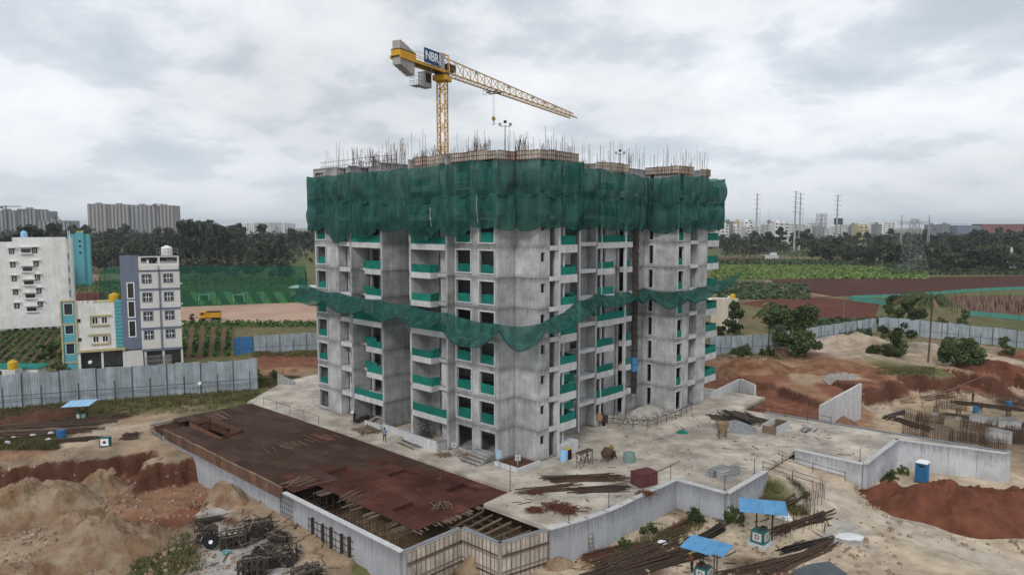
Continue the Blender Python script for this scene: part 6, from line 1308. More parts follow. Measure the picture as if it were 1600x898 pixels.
lattice(1280, 334, 900, 7, 6, 4, M_greyp, .3, 'stubby lattice frame tower left of the billboard pole', name='frame_tower'); lattice(1286, 334, 905, 7, 6, 4, M_greyp, .3, 'second lattice frame tower right beside the stubby one', name='frame_tower')
t = thing('gantry', 'pale steel line gantry above the far wood', 'gantry', (pxx(1430, 620), 620, GZ)); p = Vector((pxx(1430, 620), 620, GZ)); mb = MB(); hg = H + 8 * 620 / F
for s_ in (-1, 1):
    for e2 in (-1.3, 1.3): mb.beam(Vector((p.x + s_ * 12 + e2, p.y, GZ)), Vector((p.x + s_ * 12, p.y, hg + 6)), .35)
    for i in range(9): z = hg - 18 + i * 2.2; mb.beam(Vector((p.x + s_ * 12 - 1, p.y, z)), Vector((p.x + s_ * 12 + 1, p.y, z + 2)), .22)
mb.build('gantry_leg', M_greyp, t); mb = MB()
for z in (hg, hg - 2.6): mb.beam(Vector((p.x - 15, p.y, z)), Vector((p.x + 15, p.y, z)), .35)
for i in range(14): mb.beam(Vector((p.x - 14 + i * 2, p.y, hg)), Vector((p.x - 13 + i * 2, p.y, hg - 2.6)), .22); mb.beam(Vector((p.x - 12 + i * 2, p.y, hg)), Vector((p.x - 13 + i * 2, p.y, hg - 2.6)), .22)
mb.build('gantry_beam', M_greyp, t)
t = thing('billboard', 'black billboard raised beside the tall power pole', 'billboard', (pxx(1310, 690), 690, GZ)); p = Vector((pxx(1310, 690), 690, GZ)); zc_ = H + 8 * 690 / F
MB().obox(Vector((p.x, p.y, zc_)), RX * 4, BY * .4, UP_ * 2.9).build('board', M_fardk, t); MB().obox(Vector((p.x, p.y + .5, zc_)), RX * 4.2, BY * .08, UP_ * 3.1).build('board_frame', M_black, t)
for s_ in (-2.5, 2.5): MB().tube(p + RX * s_, Vector((p.x + s_, p.y + .2, zc_)), .35, 6).build('post', M_steel_d, t)
# ------------------------------------------------------------------ vegetation
rs = np.random.RandomState(11)
def leaf_quads(P, size, up=.25, aspect=1.0, rs=rs):
    """one bent leaf-spray quad at every point"""
    n = len(P); d = rs.normal(size=(n, 3)); d[:, 2] += up; d /= np.linalg.norm(d, axis=1)[:, None] + 1e-9
    a = np.cross(d, rs.normal(size=(n, 3))); a /= np.linalg.norm(a, axis=1)[:, None] + 1e-9; b = np.cross(d, a)
    s_ = size * (.6 + .8 * rs.rand(n))[:, None]; a *= s_; b *= s_ * aspect
    v = np.stack([P - a * .5 - b * .35, P + a * .35 - b * .5, P + a * .5 + b * .4 + d * s_ * .15, P - a * .4 + b * .5], 1).reshape(-1, 3)
    return v, np.arange(n * 4).reshape(n, 4)
def blob_points(blobs, n):
    vol = np.array([b[3] * b[4] * b[5] for b in blobs]) ** .75; k = rs.choice(len(blobs), n, p=vol / vol.sum()); B = np.array(blobs)[k]
    d = rs.normal(size=(n, 3)); d /= np.linalg.norm(d, axis=1)[:, None]; r = (.4 + .62 * rs.rand(n) ** .6 + .35 * rs.rand(n) ** 9)[:, None]
    return B[:, :3] + d * r * B[:, 3:6], k
def crown_mesh(name, blobs, n, size, m, var=.45, tint=None):
    P, k = blob_points(blobs, n); v, q_ = leaf_quads(P, size); bt = .75 + .5 * rs.rand(len(blobs)); c = bt[k] * (1 + var * (rs.rand(n) - .5) * 1.6)
    yel = rs.rand(n) * .5; col = np.stack([c * (1 + .5 * yel), c * (1 + .25 * yel), c * (1 - .1 * yel)], 1)
    if tint is not None: col *= tint
    o = arr_mesh(name, v, q_, m, np.repeat(col, 4, 0)); me = o.data; bpy.data.objects.remove(o); return me
def trunk_mesh(name, h, r, limbs, lean=.05):
    mb = MB(); pr = Vector((0, 0, -.3)); k = 5; pts = [pr]
    for i in range(1, k + 1): pts.append(Vector((rnd(-lean, lean) * h, rnd(-lean, lean) * h, h * i / k)))
    for i in range(k): mb.tube(pts[i], pts[i + 1], r * (1 - i / k * .7), 7, r * (1 - (i + 1) / k * .7), cap=False)
    for b in limbs: 
        base = pts[min(k - 1, max(1, int(k * .55)))]; mid = base.lerp(Vector(b), .5) + Vector((0, 0, .1 * h)); mb.tube(base, mid, r * .45, 5, r * .3, cap=False); mb.tube(mid, b, r * .3, 5, r * .1, cap=False)
    o = mb.build(name, M_trunk); me = o.data; bpy.data.objects.remove(o); return me
def blobs_for(h, w_, n, z0=.35, kind='round'):
    B = []
    for i in range(n):
        f = rnd(0, 1); a = rnd(0, 6.28); z = h * (z0 + (1 - z0) * (.12 + .76 * f)); rr = w_ * .5 * (math.sin(math.pi * (.18 + .74 * f)) if kind == 'round' else (1 - .55 * f)) * rnd(.35, .75)
        s_ = w_ * rnd(.11, .30); B.append((math.cos(a) * rr, math.sin(a) * rr, z, s_, s_, s_ * rnd(.6, .9)))
    return B
def blobs_wild(h, w_, n, z0):
    """a few leaning lobes of different size, each a cluster of small clumps, with gaps between them"""
    B = []; k = rnd(0, 6.28)
    for i in range(6):
        a = k + i * 1.047 + rnd(-.5, .5); r = w_ * rnd(.05, .30); z = h * (z0 + (1 - z0) * ((.06 + .74 * ((i * .37 + rnd(0, .3)) % 1)) if z0 < .1 else rnd(.2, .82))); L = w_ * rnd(.21, .31); cx, cy = math.cos(a) * r, math.sin(a) * r
        for j in range(max(3, n // 5)):
            d = Vector((rnd(-1, 1), rnd(-1, 1), rnd(-.7, 1))).normalized() * L * rnd(.4, 1.05); s_ = L * rnd(.25, .55); B.append((cx + d.x, cy + d.y, max(.15 * h * z0 + .1, z + d.z * .8), s_, s_, s_ * rnd(.6, .9)))
    return B
def make_kind(h, w_, nb, n, size, m, z0=.3, kind='round', r=None, var=.45, tint=None):
    B = blobs_wild(h, w_, nb, max(z0, 0)) if kind == 'wild' else blobs_for(h, w_, nb, z0, kind); return crown_mesh('crown', B, n, size, m, var, tint), trunk_mesh('trunk', h * .8, r or h * .022, [b[:3] for b in B[:7]])
def tree(name, label, cat, loc, km, s=1.0, rz=None, group=None, sz=1.0):
    t = bpy.data.objects.new(name, None); C.objects.link(t); t.location = loc; t.rotation_euler = (0, 0, rnd(0, 6.28) if rz is None else rz); t.scale = (s, s, s * sz); tagl(t, label, cat, group)
    for nm, me in (('crown', km[0]), ('trunk', km[1])):
        o = bpy.data.objects.new(nm, me); C.objects.link(o); o.parent = t
    return t
random.seed(5)
far_k = [make_kind(14, 13, 9, 420, 1.25, M_leaff, .2) for _ in range(5)] + [make_kind(19, 9, 10, 460, 1.2, M_leaff, .3) for _ in range(3)] + [make_kind(12, 15, 9, 420, 1.3, M_leaff, .15, tint=(1.25, 1.15, .9)) for _ in range(2)]
def belt(n, x0, x1, f_y, label, group, hs=(.8, 1.2), kinds=far_k, name='wood_tree'):
    for i in range(n):
        px = x0 + (x1 - x0) * (i + rnd(0, 1)) / n; Y_ = f_y(px, rnd(0, 1)); km = random.choice(kinds); s = rnd(*hs)
        tree(name, label, 'tree', (pxx(px, Y_), Y_, GZ - .3), km, s, group=group)
tall_kinds = [make_kind(18, 15, 26, 2600, .62, M_leaff, .22, 'wild') for _ in range(2)]
belt(30, 262, 452, lambda x, r: 330 + 90 * r, 'low dark trees just behind the green sports cage', 'low trees behind the sports cage', (.35, .75))
belt(50, -10, 495, lambda x, r: 520 + 260 * r, 'dense trees of the far wood left of the tower', 'trees of the left far wood', (1.15, 1.6))
belt(34, 250, 440, lambda x, r: 470 + 50 * r, 'dark trees of the front row of the left wood behind the sports cage', 'front trees of the left wood', (.95, 1.35), far_k[:8])
belt(20, 115, 250, lambda x, r: 380 + 130 * r, 'mixed low trees between the turquoise house and the grey house', 'low trees behind the grey house', (.55, .9))
belt(14, 440, 498, lambda x, r: 460 + 230 * r, 'scattered small trees on the grassy slope left of the tower', 'small trees on the left slope', (.3, .5))
belt(56, 1128, 1620, lambda x, r: 560 + 260 * r, 'dense trees of the far wood on the right', 'trees of the right far wood', (.95, 1.45))
belt(44, 1270, 1620, lambda x, r: 440 + 90 * r, 'dark trees of the nearer edge of the right wood', 'near edge trees of the right wood', (.75, 1.15))
belt(12, 1450, 1620, lambda x, r: 380 + 40 * r, 'dark bushy trees round the white shrine at the right edge', 'trees round the shrine', (.75, 1.05), far_k[:5])
belt(10, -20, 60, lambda x, r: 260 + 120 * r, 'trees rising behind the white block at the left edge', 'trees behind the white block', (1.3, 1.7), far_k[:5])
for px, pt_, s, k, lab in ((322, 340, 1.58, 0, 'tallest dark tree rising above the left wood'), (300, 347, 1.6, 1, 'second tall dark tree left of the tallest one'), (338, 352, 1.5, 5, 'slim tall tree right of the tallest dark tree')):
    Y_ = 430; hgt = H - (pt_ - HY) * Y_ / F - GZ; tree('tall_tree', lab, 'tree', (pxx(px, Y_), Y_, GZ), tall_kinds[k % 2], hgt / 17.5, sz=1.0)
# the woods that read as one mass behind
pts = []
for i in range(1300):
    px = rnd(-60, 500) if i % 3 == 0 else rnd(1120, 1700) if i % 3 == 1 else rnd(480, 1140); Y_ = rnd(800, 1000) if px > 600 else rnd(780, 1100); c = np.array([pxx(px, Y_), Y_, GZ + rnd(2, 12 if px > 600 else 15)]); pts.append(c + rs.normal(size=(16, 3)) * np.array([5, 5, 2.6]))
P = np.concatenate(pts); v, q_ = leaf_quads(P, 3.2); col = np.repeat((.7 + .6 * rs.rand(len(P)))[:, None] * np.array([[1, 1, 1.0]]), 4, 0)
o = arr_mesh('distant_woods', v, q_, M_leaff, col, kind='stuff'); tagl(o, 'unbroken distant woods closing the plain on both sides', 'woods')
# shrubs and trees near the site
near_k = {'round': make_kind(7.0, 8.6, 30, 8500, .27, M_leaf, .06, 'wild', tint=(1.1, 1.1, 1)), 'dense': make_kind(4.6, 5.8, 26, 4600, .2, M_leaf, .0, 'wild', tint=(1.3, 1.25, 1)), 'dense2': make_kind(4.2, 6.2, 24, 4200, .2, M_leaf, .0, 'wild', tint=(1.15, 1.15, 1)), 'light': make_kind(3.2, 3.2, 16, 1500, .17, M_leaf, .05, 'wild', tint=(1.7, 1.6, 1.2)), 'tallb': make_kind(7, 5.6, 24, 5000, .25, M_leaf, .05, 'wild'), 'bush': make_kind(2.0, 3.3, 14, 1300, .14, M_leaf, -.1, 'wild', tint=(1.3, 1.35, 1))}
def near(px, py, kind, hpx, label, name='shrub', cat='shrub', z=None, natural=None):
    p = gat(px, py) if z is None else at(px, py, z); nat = {'round': 7.0, 'dense': 4.6, 'dense2': 4.2, 'light': 3.2, 'tallb': 7, 'bush': 2.0}[kind]
    hgt = hpx * p.y / F * 1.12; tree(name, label, cat, p, near_k[kind], hgt / nat)
near(1238, 552, 'round', 72, 'large round dark tree in front of the sheet fence right of the tower', 'round_tree', 'tree')
near(1390, 556, 'dense', 46, 'dense round shrub on the pale spoil heap left of the palm')
near(1492, 572, 'dense2', 48, 'dark spreading shrub right of the coconut palm')
near(1520, 572, 'dense', 30, 'smaller shrub touching the dark spreading one by the palm')
near(1572, 556, 'light', 28, 'pale green small shrub near the right edge fence')
near(1412, 502, 'round', 40, 'big dark tree behind the corner of the right sheet fence', 'round_tree', 'tree', -1)
near(1385, 506, 'dense', 30, 'lower dark shrub left of the tree at the fence corner', z=-1)
near(1138, 528, 'tallb', 56, 'tall dark tree below the cream house beside the tower', 'bushy_tree', 'tree', -1); near(1150, 552, 'dense', 30, 'dark shrub at the foot of the fence beside the tower end')
near(1165, 556, 'bush', 18, 'low bush right of the dark shrub by the tower end'); near(1200, 556, 'bush', 16, 'low weeds bush at the trunk of the small palm')
near(1505, 508, 'light', 22, 'small green shrub behind the right fence near the stake field', z=-1); near(1470, 512, 'bush', 16, 'tiny bush behind the right fence below the palm crown', z=-1)
near(1115, 805, 'bush', 30, 'leafy bush at the foot of the square cornered retaining wall'); near(1145, 815, 'bush', 26, 'second leafy bush beside the big blue roofed shelter'); near(1015, 835, 'bush', 20, 'low bush below the long curved retaining wall'); near(975, 855, 'bush', 16, 'small bush at the left foot of the curved wall'); near(1085, 815, 'bush', 24, 'ragged bush where the two retaining walls meet')
near(1392, 752, 'bush', 18, 'weedy bush in the wall corner left of the blue toilet'); near(1410, 740, 'bush', 14, 'small weed bush against the wall by the blue toilet'); near(1380, 755, 'bush', 10, 'tiny weed clump left of the blue toilet')
near(100, 582, 'bush', 18, 'green bush between the shed and the small white house', z=-1); near(75, 560, 'dense', 22, 'dark shrub row end by the white block wall', z=-1); near(62, 512, 'dense', 16, 'dark shrub against the plot wall of the white block', z=-1)
near(300, 505, 'light', 14, 'pale bush on the edge of the pink lot by the grey house', z=-1); near(400, 600, 'bush', 22, 'low bush at the end of the long grey fence'); near(428, 592, 'bush', 14, 'weed clump below the red bank near the ramp wall')
near(128, 410, 'light', 26, 'tree in front of the turquoise house', 'small_tree', 'tree', -1)
# palms
def palm(px, py, hpx, label, nf=15, crown_r=2.6, droop=1.0, wind=(.5, 0), z=None):
    p = gat(px, py) if z is None else at(px, py, z); h = hpx * p.y / F; t = thing('palm_tree', label, 'palm tree', p); mb = MB(); pr = p - UP_ * .3
    for i in range(9): f = (i + 1) / 9; q_ = p + UP_ * h * f + RX * .25 * math.sin(f * 2) - RX * .1 * f; mb.tube(pr, q_, .19 - .07 * i / 9, 8, .18 - .07 * (i + 1) / 9, cap=False); pr = q_
    mb.build('trunk', M_trunk, t); top_ = pr
    for k in range(nf):
        a = 6.2832 * k / nf + rnd(-.2, .2); el = rnd(.25, 1.5); d = Vector((math.cos(a) + wind[0] * .5, math.sin(a) + wind[1] * .5, 0)); L = crown_r * rnd(.85, 1.15); mb = MB(); q0 = top_
        pts_ = [top_ + d * L * f + UP_ * L * (el * f * .9 - droop * (.35 + el * .6) * f * f * 1.2) for f in (i / 8 for i in range(9))]
        for i in range(8): mb.tube(pts_[i], pts_[i + 1], .035, 4, .03, cap=False)
        sd_ = Vector((-d.y, d.x, 0)).normalized()
        for i in range(1, 9):
            for hlf in (0, .5):
                b = pts_[i - 1].lerp(pts_[i], hlf); ll = .85 * crown_r / 2.6 * math.sin(math.pi * (.12 + .8 * (i - 1 + hlf) / 8)); fw = (pts_[i] - pts_[i - 1]).normalized()
                for sg in (-1, 1):
                    tip = b + sd_ * sg * ll * .75 + fw * ll * .5 - UP_ * ll * rnd(.35, .95); mb.add([b - fw * .2, b + fw * .24, tip], [(0, 1, 2)])
        o = mb.build('frond', M_frond if k % 5 else M_dryf, t)
M_frond = mat('palm_frond', (0.065, 0.085, 0.036), (0.045, 0.06, 0.027), 1, .7); M_dryf = mat('dry_palm_frond', (0.24, 0.17, 0.08), (0.2, 0.14, 0.07), 1, .8)
palm(1450, 566, 100, 'tall coconut palm with wind blown fronds on the pale ground', 26, 4.4, .95, (-.7, 0)); palm(1200, 548, 62, 'small palm left of the large round tree', 18, 3.4, 1.0, (.1, 0)); palm(1202, 520, 45, 'second small palm behind the first beside the round tree', 11, 2.6, .9, (0, 0), -1)
# crops, weeds and stakes
def scatter(name, P, size, m, label, cat, up=.6, asp=1.0, tint=(1, 1, 1), var=.6):
    P = np.asarray(P); v, q_ = leaf_quads(P, size, up, asp); c = (1 + var * (rs.rand(len(P)) - .5))[:, None] * np.array([tint]); o = arr_mesh(name, v, q_, m, np.repeat(c, 4, 0), kind='stuff'); return tagl(o, label, cat)
P = []
for i in range(11000):
    px, py = rnd(1112, 1450), rnd(413.5, 436)
    if py < 414 + max(0, (px - 1300)) * .07: continue
    p = at(px, py, GZ); P.append((p.x, p.y, GZ + rnd(.1, .75)))
scatter('green_crop', P, 1.05, M_crop, 'pale green crop field beyond the beige house', 'crop', tint=(1.35, 1.15, 1.0), var=.9)
P = []
for i in range(3000): px = rnd(1112, 1330 + 60 * rnd(0, 1)); p = at(px, rnd(409, 415), GZ); P.append((p.x, p.y, GZ + rnd(.2, 2.2)))
for i in range(4200): p = at(rnd(1380, 1620), rnd(408, 430) , GZ); P.append((p.x, p.y, GZ + rnd(.1, 1.0)))
for i in range(1500): p = at(rnd(1120, 1265), rnd(442, 468) , GZ); P.append((p.x, p.y, GZ + rnd(-.2, .35)))
for i in range(1500): p = at(rnd(1205, 1360), rnd(503, 530), GZ); P.append((p.x, p.y, GZ + rnd(.1, 1.0)))
for i in range(5200): p = at(rnd(-10, 470), rnd(393, 409), GZ); P.append((p.x, p.y, GZ + rnd(.2, 4.5)))
for i in range(2600): p = at(rnd(1130, 1620), rnd(393, 402), GZ); P.append((p.x, p.y, GZ + rnd(.2, 4.5)))
scatter('scrub', P, 1.3, M_leaff, 'scrub along the field edges and under the woods', 'scrub', tint=(1.25, 1.35, 1.0))
P = []
for r in range(10):
    for i in range(300): 
        px = 1090 + r * 0 + i * 0; a = at(-70 + r * 17, 576, GZ); b = at(20 + r * 11, 513, GZ); f = rnd(0, 1); q_ = a.lerp(b, f); 
        if q_.x < pxx(86, 126): P.append((q_.x + rnd(-.22, .22), q_.y, GZ + rnd(.1, .5)))
scatter('vegetable_rows', P, .55, M_crop, 'vegetable rows left of the small white house', 'vegetables', tint=(.6, .68, .6))
P = []
for r in range(5):
    for i in range(240): a = at(287 + r * 17, 558, GZ); b = at(291 + r * 17, 512, GZ); q_ = a.lerp(b, rnd(0, 1)); P.append((q_.x + rnd(-.4, .4), q_.y, GZ + rnd(.1, .8)))
for i in range(700): p = at(rnd(284, 500), rnd(505, 511), GZ); P.append((p.x, p.y, GZ + rnd(0, .9)))
for i in range(900): p = at(rnd(111, 270), rnd(440, 458), GZ); P.append((p.x, p.y, GZ + rnd(0, 1.2)))
for i in range(1200): p = at(rnd(284, 480), rnd(436, 448), GZ); P.append((p.x, p.y, GZ + rnd(0, 1.6)))
scatter('vegetable_rows', P, .6, M_crop, 'green crop rows between the grey house and the lot', 'vegetables', tint=(.65, .75, .6))
P = []
for i in range(5200):
    k = rnd(0, 1)
    if k < .24: px, py = rnd(0, 405), 0; py = 643 - px * .075 + rnd(-6, 13) * (1 if rnd(0, 1) < .7 else 1.8)
    elif k < .38: px, py = rnd(0, 90), rnd(686, 702)
    elif k < .42: px, py = rnd(205, 320), rnd(836, 898)
    elif k < .60: px, py = rnd(470, 620), 0; py = 800 + (px - 470) * .5 + rnd(-10, 14)
    elif k < .70: px, py = rnd(405, 470), rnd(588, 606)
    elif k < .76: px, py = rnd(1370, 1460), rnd(574, 586)
    elif k < .82: px, py = rnd(1190, 1260), rnd(768, 795)
    elif k < .88: px, py = rnd(395, 500), rnd(549, 557)
    elif k < .93: px, py = rnd(960, 1100), 0; py = 868 - (px - 960) * .42 + rnd(-8, 14)
    else: px, py = rnd(1120, 1260), rnd(548, 562)
    p = gat(px, py); P.append((p.x, p.y, p.z + rnd(-.02, .34)))
P = np.array(P); zb = ground_h(P[:, 0], P[:, 1]); ok = zb > -4.6; P = P[ok]
def blades(name, P, n, hgt, wid, spread, m, label, cat):
    """tufts of upright blades, n at every point"""
    B = np.repeat(P, n, 0); k = len(B); B = B + np.concatenate([rs.normal(size=(k, 2)) * spread, np.zeros((k, 1))], 1); a = rs.rand(k) * 6.28; h = hgt * (.4 + .9 * rs.rand(k)); d = np.stack([np.cos(a), np.sin(a), a * 0], 1) * wid * .5; ln = rs.normal(size=(k, 3)) * h[:, None] * .35; ln[:, 2] = h
    v = np.stack([B - d, B + d, B + ln], 1).reshape(-1, 3); c = (.55 + .9 * rs.rand(k))[:, None] * np.array([[1, 1, .9]]); c[:, 0] *= .8 + .7 * rs.rand(k)
    return tagl(arr_mesh(name, v, np.arange(k * 3).reshape(k, 3), m, np.repeat(c, 3, 0), kind='stuff'), label, cat)
P[:, 2] = zb[ok] - .03; blades('weeds', P, 9, .42, .09, .22, M_weed, 'weeds sprouting along the fences and earth banks', 'weeds')
mb = MB()
for i in range(300):
    px, py = rnd(1478, 1610), rnd(464, 492)
    if py > 466 + (1610 - 1478) * .35 - (1610 - px) * .02 + 40: continue
    p = at(px, py, GZ); mb.tube(p, p + UP_ * rnd(1.5, 2.1), .045, 3, cap=False)
tagl(mb.build('stakes', M_dry, kind='stuff'), 'thin stakes in the plot behind the right fence', 'stakes')
# shade net fences round the stake field
def netfence(label, pts, h):
    t = thing('net_fence', label, 'fence', pts[0])
    for i in range(len(pts) - 1):
        a, b = Vector(pts[i]), Vector(pts[i + 1]); k = max(1, int((b - a).length / 6))
        for j in range(k):
            p, q_ = a.lerp(b, j / k), a.lerp(b, (j + 1) / k); MB().tube(p, p + UP_ * (h + .15), .06, 4).build('post', M_dry, t)
            MB().obox((p + q_) / 2 + UP_ * h / 2, (q_ - p) / 2, Vector((0, .02, 0)), UP_ * (h / 2 - rnd(0, .08))).build('net_cloth', M_netf, t)
M_netf = mat('pale_green_net', (0.10, 0.30, 0.25), (0.08, 0.24, 0.2), .3, .8)
netfence('pale green net fence at the near edge of the red ploughed field', [at(1328, 470, GZ), at(1384, 477, GZ)], 1.7); netfence('long pale green net fence before the grass field on the right', [at(1330, 467, GZ), at(1420, 464, GZ), at(1515, 456, GZ), at(1600, 452, GZ)], 1.3); netfence('pale green net fence along the near side of the stake plot', [at(1505, 492, GZ), at(1640, 505, GZ)], 1.5)
t = thing('wooden_pole', 'thin wooden pole standing in the red field', 'pole', at(1318, 505, GZ)); p = at(1318, 505, GZ); MB().tube(p, p + UP_ * 6, .1, 6, .08).build('shaft', M_timber, t); MB().beam(p + UP_ * 5.7 - RX * .6, p + UP_ * 5.7 + RX * .6, .09).build('crossbar', M_timber, t)
# ------------------------------------------------------------------ people
def person(label, p, face, kind='stand', shirt=M_white, trousers=M_black, helmet=None, h=1.68, vest=None):
    """one continuous skinned body, posed; face = heading angle"""
    t = thing('person', label, 'person', p, face); s = h / 1.68
    P = {'pel': (0, 0, .92), 'ch': (0, .02, 1.25), 'nk': (0, .02, 1.44), 'hd': (0, .05, 1.57), 'tp': (0, .04, 1.66)}
    for sg, n in ((-1, 'l'), (1, 'r')):
        P['sh' + n] = (.19 * sg, 0, 1.37); P['el' + n] = (.24 * sg, -.04, 1.10); P['wr' + n] = (.25 * sg, .08, .87); P['hp' + n] = (.10 * sg, 0, .88); P['kn' + n] = (.11 * sg, .03, .48); P['an' + n] = (.11 * sg, -.02, .08); P['to' + n] = (.12 * sg, .16, .04)
    if kind == 'walk':
        P['knl'] = (-.10, .17, .50); P['anl'] = (-.10, .22, .09); P['tol'] = (-.10, .40, .06); P['knr'] = (.10, -.02, .48); P['anr'] = (.10, -.27, .11); P['tor'] = (.11, -.12, .03); P['ell'] = (-.25, -.14, 1.12); P['wrl'] = (-.25, -.12, .88); P['elr'] = (.25, .08, 1.11); P['wrr'] = (.22, .28, .98)
    if kind == 'reach':
        P['ell'] = (-.25, .16, 1.18); P['wrl'] = (-.16, .38, 1.16); P['elr'] = (.25, .15, 1.15); P['wrr'] = (.14, .38, 1.08); P['ch'] = (0, .07, 1.24); P['nk'] = (0, .12, 1.42); P['hd'] = (0, .18, 1.54); P['tp'] = (0, .18, 1.63)
    if kind == 'carry':
        P['elr'] = (.30, .10, 1.16); P['wrr'] = (.40, .28, 1.20)
    E_ = [('pel', 'ch'), ('ch', 'nk'), ('nk', 'hd'), ('hd', 'tp')]; RD = {'pel': .145, 'ch': .155, 'nk': .055, 'hd': .095, 'tp': .06}
    for n in 'lr':
        E_ += [('ch', 'sh' + n), ('sh' + n, 'el' + n), ('el' + n, 'wr' + n), ('pel', 'hp' + n), ('hp' + n, 'kn' + n), ('kn' + n, 'an' + n), ('an' + n, 'to' + n)]
        RD.update({'sh' + n: .065, 'el' + n: .045, 'wr' + n: .03, 'hp' + n: .095, 'kn' + n: .065, 'an' + n: .045, 'to' + n: .04})
        w3 = Vector(P['wr' + n]); d = (w3 - Vector(P['el' + n])).normalized(); sd_ = d.cross(Vector((0, 0, 1))); sd_ = sd_.normalized() if sd_.length > .1 else Vector((0, 1, 0))
        P['pm' + n] = tuple(w3 + d * .08); RD['pm' + n] = .034; E_.append(('wr' + n, 'pm' + n))
        for fi, (o_, L) in enumerate(((-.03, .07), (-.01, .085), (.01, .08), (.03, .06))):
            a = Vector(P['pm' + n]) + sd_ * o_ + d * .02; b = a + d * L * .5; c = b + d * L * .4 + Vector((0, .02, -.01))
            for nm, q_, rr in (('a', a, .010), ('b', b, .009), ('c', c, .008)): P[f'f{fi}{nm}{n}'] = tuple(q_); RD[f'f{fi}{nm}{n}'] = rr
            E_ += [('pm' + n, f'f{fi}a{n}'), (f'f{fi}a{n}', f'f{fi}b{n}'), (f'f{fi}b{n}', f'f{fi}c{n}')]
        a = w3 + d * .04 - sd_ * .045; P['tha' + n] = tuple(a); P['thb' + n] = tuple(a + d * .045 - sd_ * .02); RD['tha' + n] = .012; RD['thb' + n] = .010; E_ += [('wr' + n, 'tha' + n), ('tha' + n, 'thb' + n)]
    ks = list(P); ix = {k: i for i, k in enumerate(ks)}; me = bpy.data.meshes.new('body'); me.from_pydata([tuple(Vector(P[k]) * s) for k in ks], [(ix[a], ix[b]) for a, b in E_], [])
    o = bpy.data.objects.new('body', me); C.objects.link(o); md = o.modifiers.new('s', 'SKIN'); sv = me.skin_vertices[0].data
    for k in ks: sv[ix[k]].radius = (RD[k] * s, RD[k] * s * (.78 if k in ('pel', 'ch') else 1)); sv[ix[k]].use_root = (k == 'pel')
    sb = o.modifiers.new('d', 'SUBSURF'); sb.levels = 1; sb.render_levels = 1
    dg = bpy.context.evaluated_depsgraph_get(); m2 = bpy.data.meshes.new_from_object(o.evaluated_get(dg)); bpy.data.objects.remove(o); m2.name = 'body'
    m2.materials.clear()
    for m in (shirt, trousers, M_skin, M_steel_d): m2.materials.append(m)
    for f in m2.polygons:
        c = f.center / s; el = min(Vector(P['el' + n]).z for n in 'lr')
        arm = abs(c.x) > .205 or (kind in ('reach', 'walk', 'carry') and c.y > .24 and c.z > .8)
        if c.z > 1.43: mi = 2
        elif arm and c.z > .55: mi = 0 if (c - Vector(P['shl' if c.x < 0 else 'shr'])).length < .24 else 2
        elif c.z > .93: mi = 0
        elif c.z > .10: mi = 1
        else: mi = 3
        f.material_index = mi; f.use_smooth = True
    link('body', m2, t); hd = Vector(P['hd']) * s; Mw = W[t.name].inverted()
    def hp_(v): return Mw @ (hd + Vector(v) * s)
    mb = MB()
    for sg in (-1, 1): mb.obox(hp_((.035 * sg, .092, .01)), RX * .012, BY * .01, UP_ * .008, 0)
    mb.obox(hp_((0, .095, -.045)), RX * .022, BY * .008, UP_ * .006, 0); mb.build('face_features', M_black, t); mb = MB(); mb.obox(hp_((0, .105, -.01)), RX * .010, BY * .018, UP_ * .018)
    for sg in (-1, 1): mb.obox(hp_((.098 * sg, 0, -.005)), RX * .01, BY * .02, UP_ * .028)
    mb.build('nose_and_ears', M_skin, t)
    c = hp_((0, -.005, .03)); r = .112 * s
    MB().lathe(c, [(r * 1.0, -.02 * s), (r * 1.02, .02 * s), (r * .85, .07 * s), (r * .45, .105 * s), (.01, .115 * s)], 14).build('helmet' if helmet else 'hair', helmet or M_hair, t, smooth=True)
    if helmet: MB().lathe(c, [(r * 1.28, -.012 * s), (r * 1.28, .0)], 14).build('helmet_brim', helmet, t)
    if vest:
        a = Mw @ (Vector((0, 0, 1.16)) * s); MB().lathe(a, [(.175 * s, -.18 * s), (.19 * s, 0), (.185 * s, .17 * s)], 14).build('vest', vest, t)
    return t
M_bshirt = mat('light_blue_shirt', (0.16, 0.30, 0.50), (0.13, 0.26, 0.44), 3, .8); M_dtr = mat('dark_trousers', (0.03, 0.032, 0.04), None, 3, .8); M_orange = mat('orange_vest', (0.55, 0.13, 0.03), None, 2, .7); M_brown = mat('brown_shirt', (0.2, 0.07, 0.045), None, 3, .8); M_ochre = mat('ochre_shirt', (0.35, 0.22, 0.05), None, 3, .8)
person('man in black clothes standing at the ground floor opening of the left wing', at(554, 662, 0), R(160), 'carry', M_black, M_dtr)
person('man in a light blue shirt and dark trousers walking beside the brown deck', at(601, 690, 0), R(200), 'walk', M_bshirt, M_dtr)
person('worker in a brown shirt and yellow helmet under the nearer blue roof', gat(1081, 893), R(100), 'reach', M_brown, M_dtr, M_yellow)
person('worker with a yellow helmet bending over the mixer frame on the deck', at(956, 716, 0), R(150), 'reach', M_ochre, M_dtr, M_yellow)
person('player in black running on the sports pitch', at(384, 467, GZ), R(100), 'walk', M_black, M_black, h=1.75); person('player in dark blue kneeling low near the goal on the pitch', at(380, 470, GZ), R(60), 'walk', M_navy, M_dtr, h=1.6); person('player in a yellow shirt standing on the pitch', at(407, 463, GZ), R(180), 'stand', M_yellow, M_black, h=1.7); person('player in a red shirt at the right end of the pitch', at(415, 467, GZ), R(90), 'walk', M_redsoil, M_black, h=1.7)

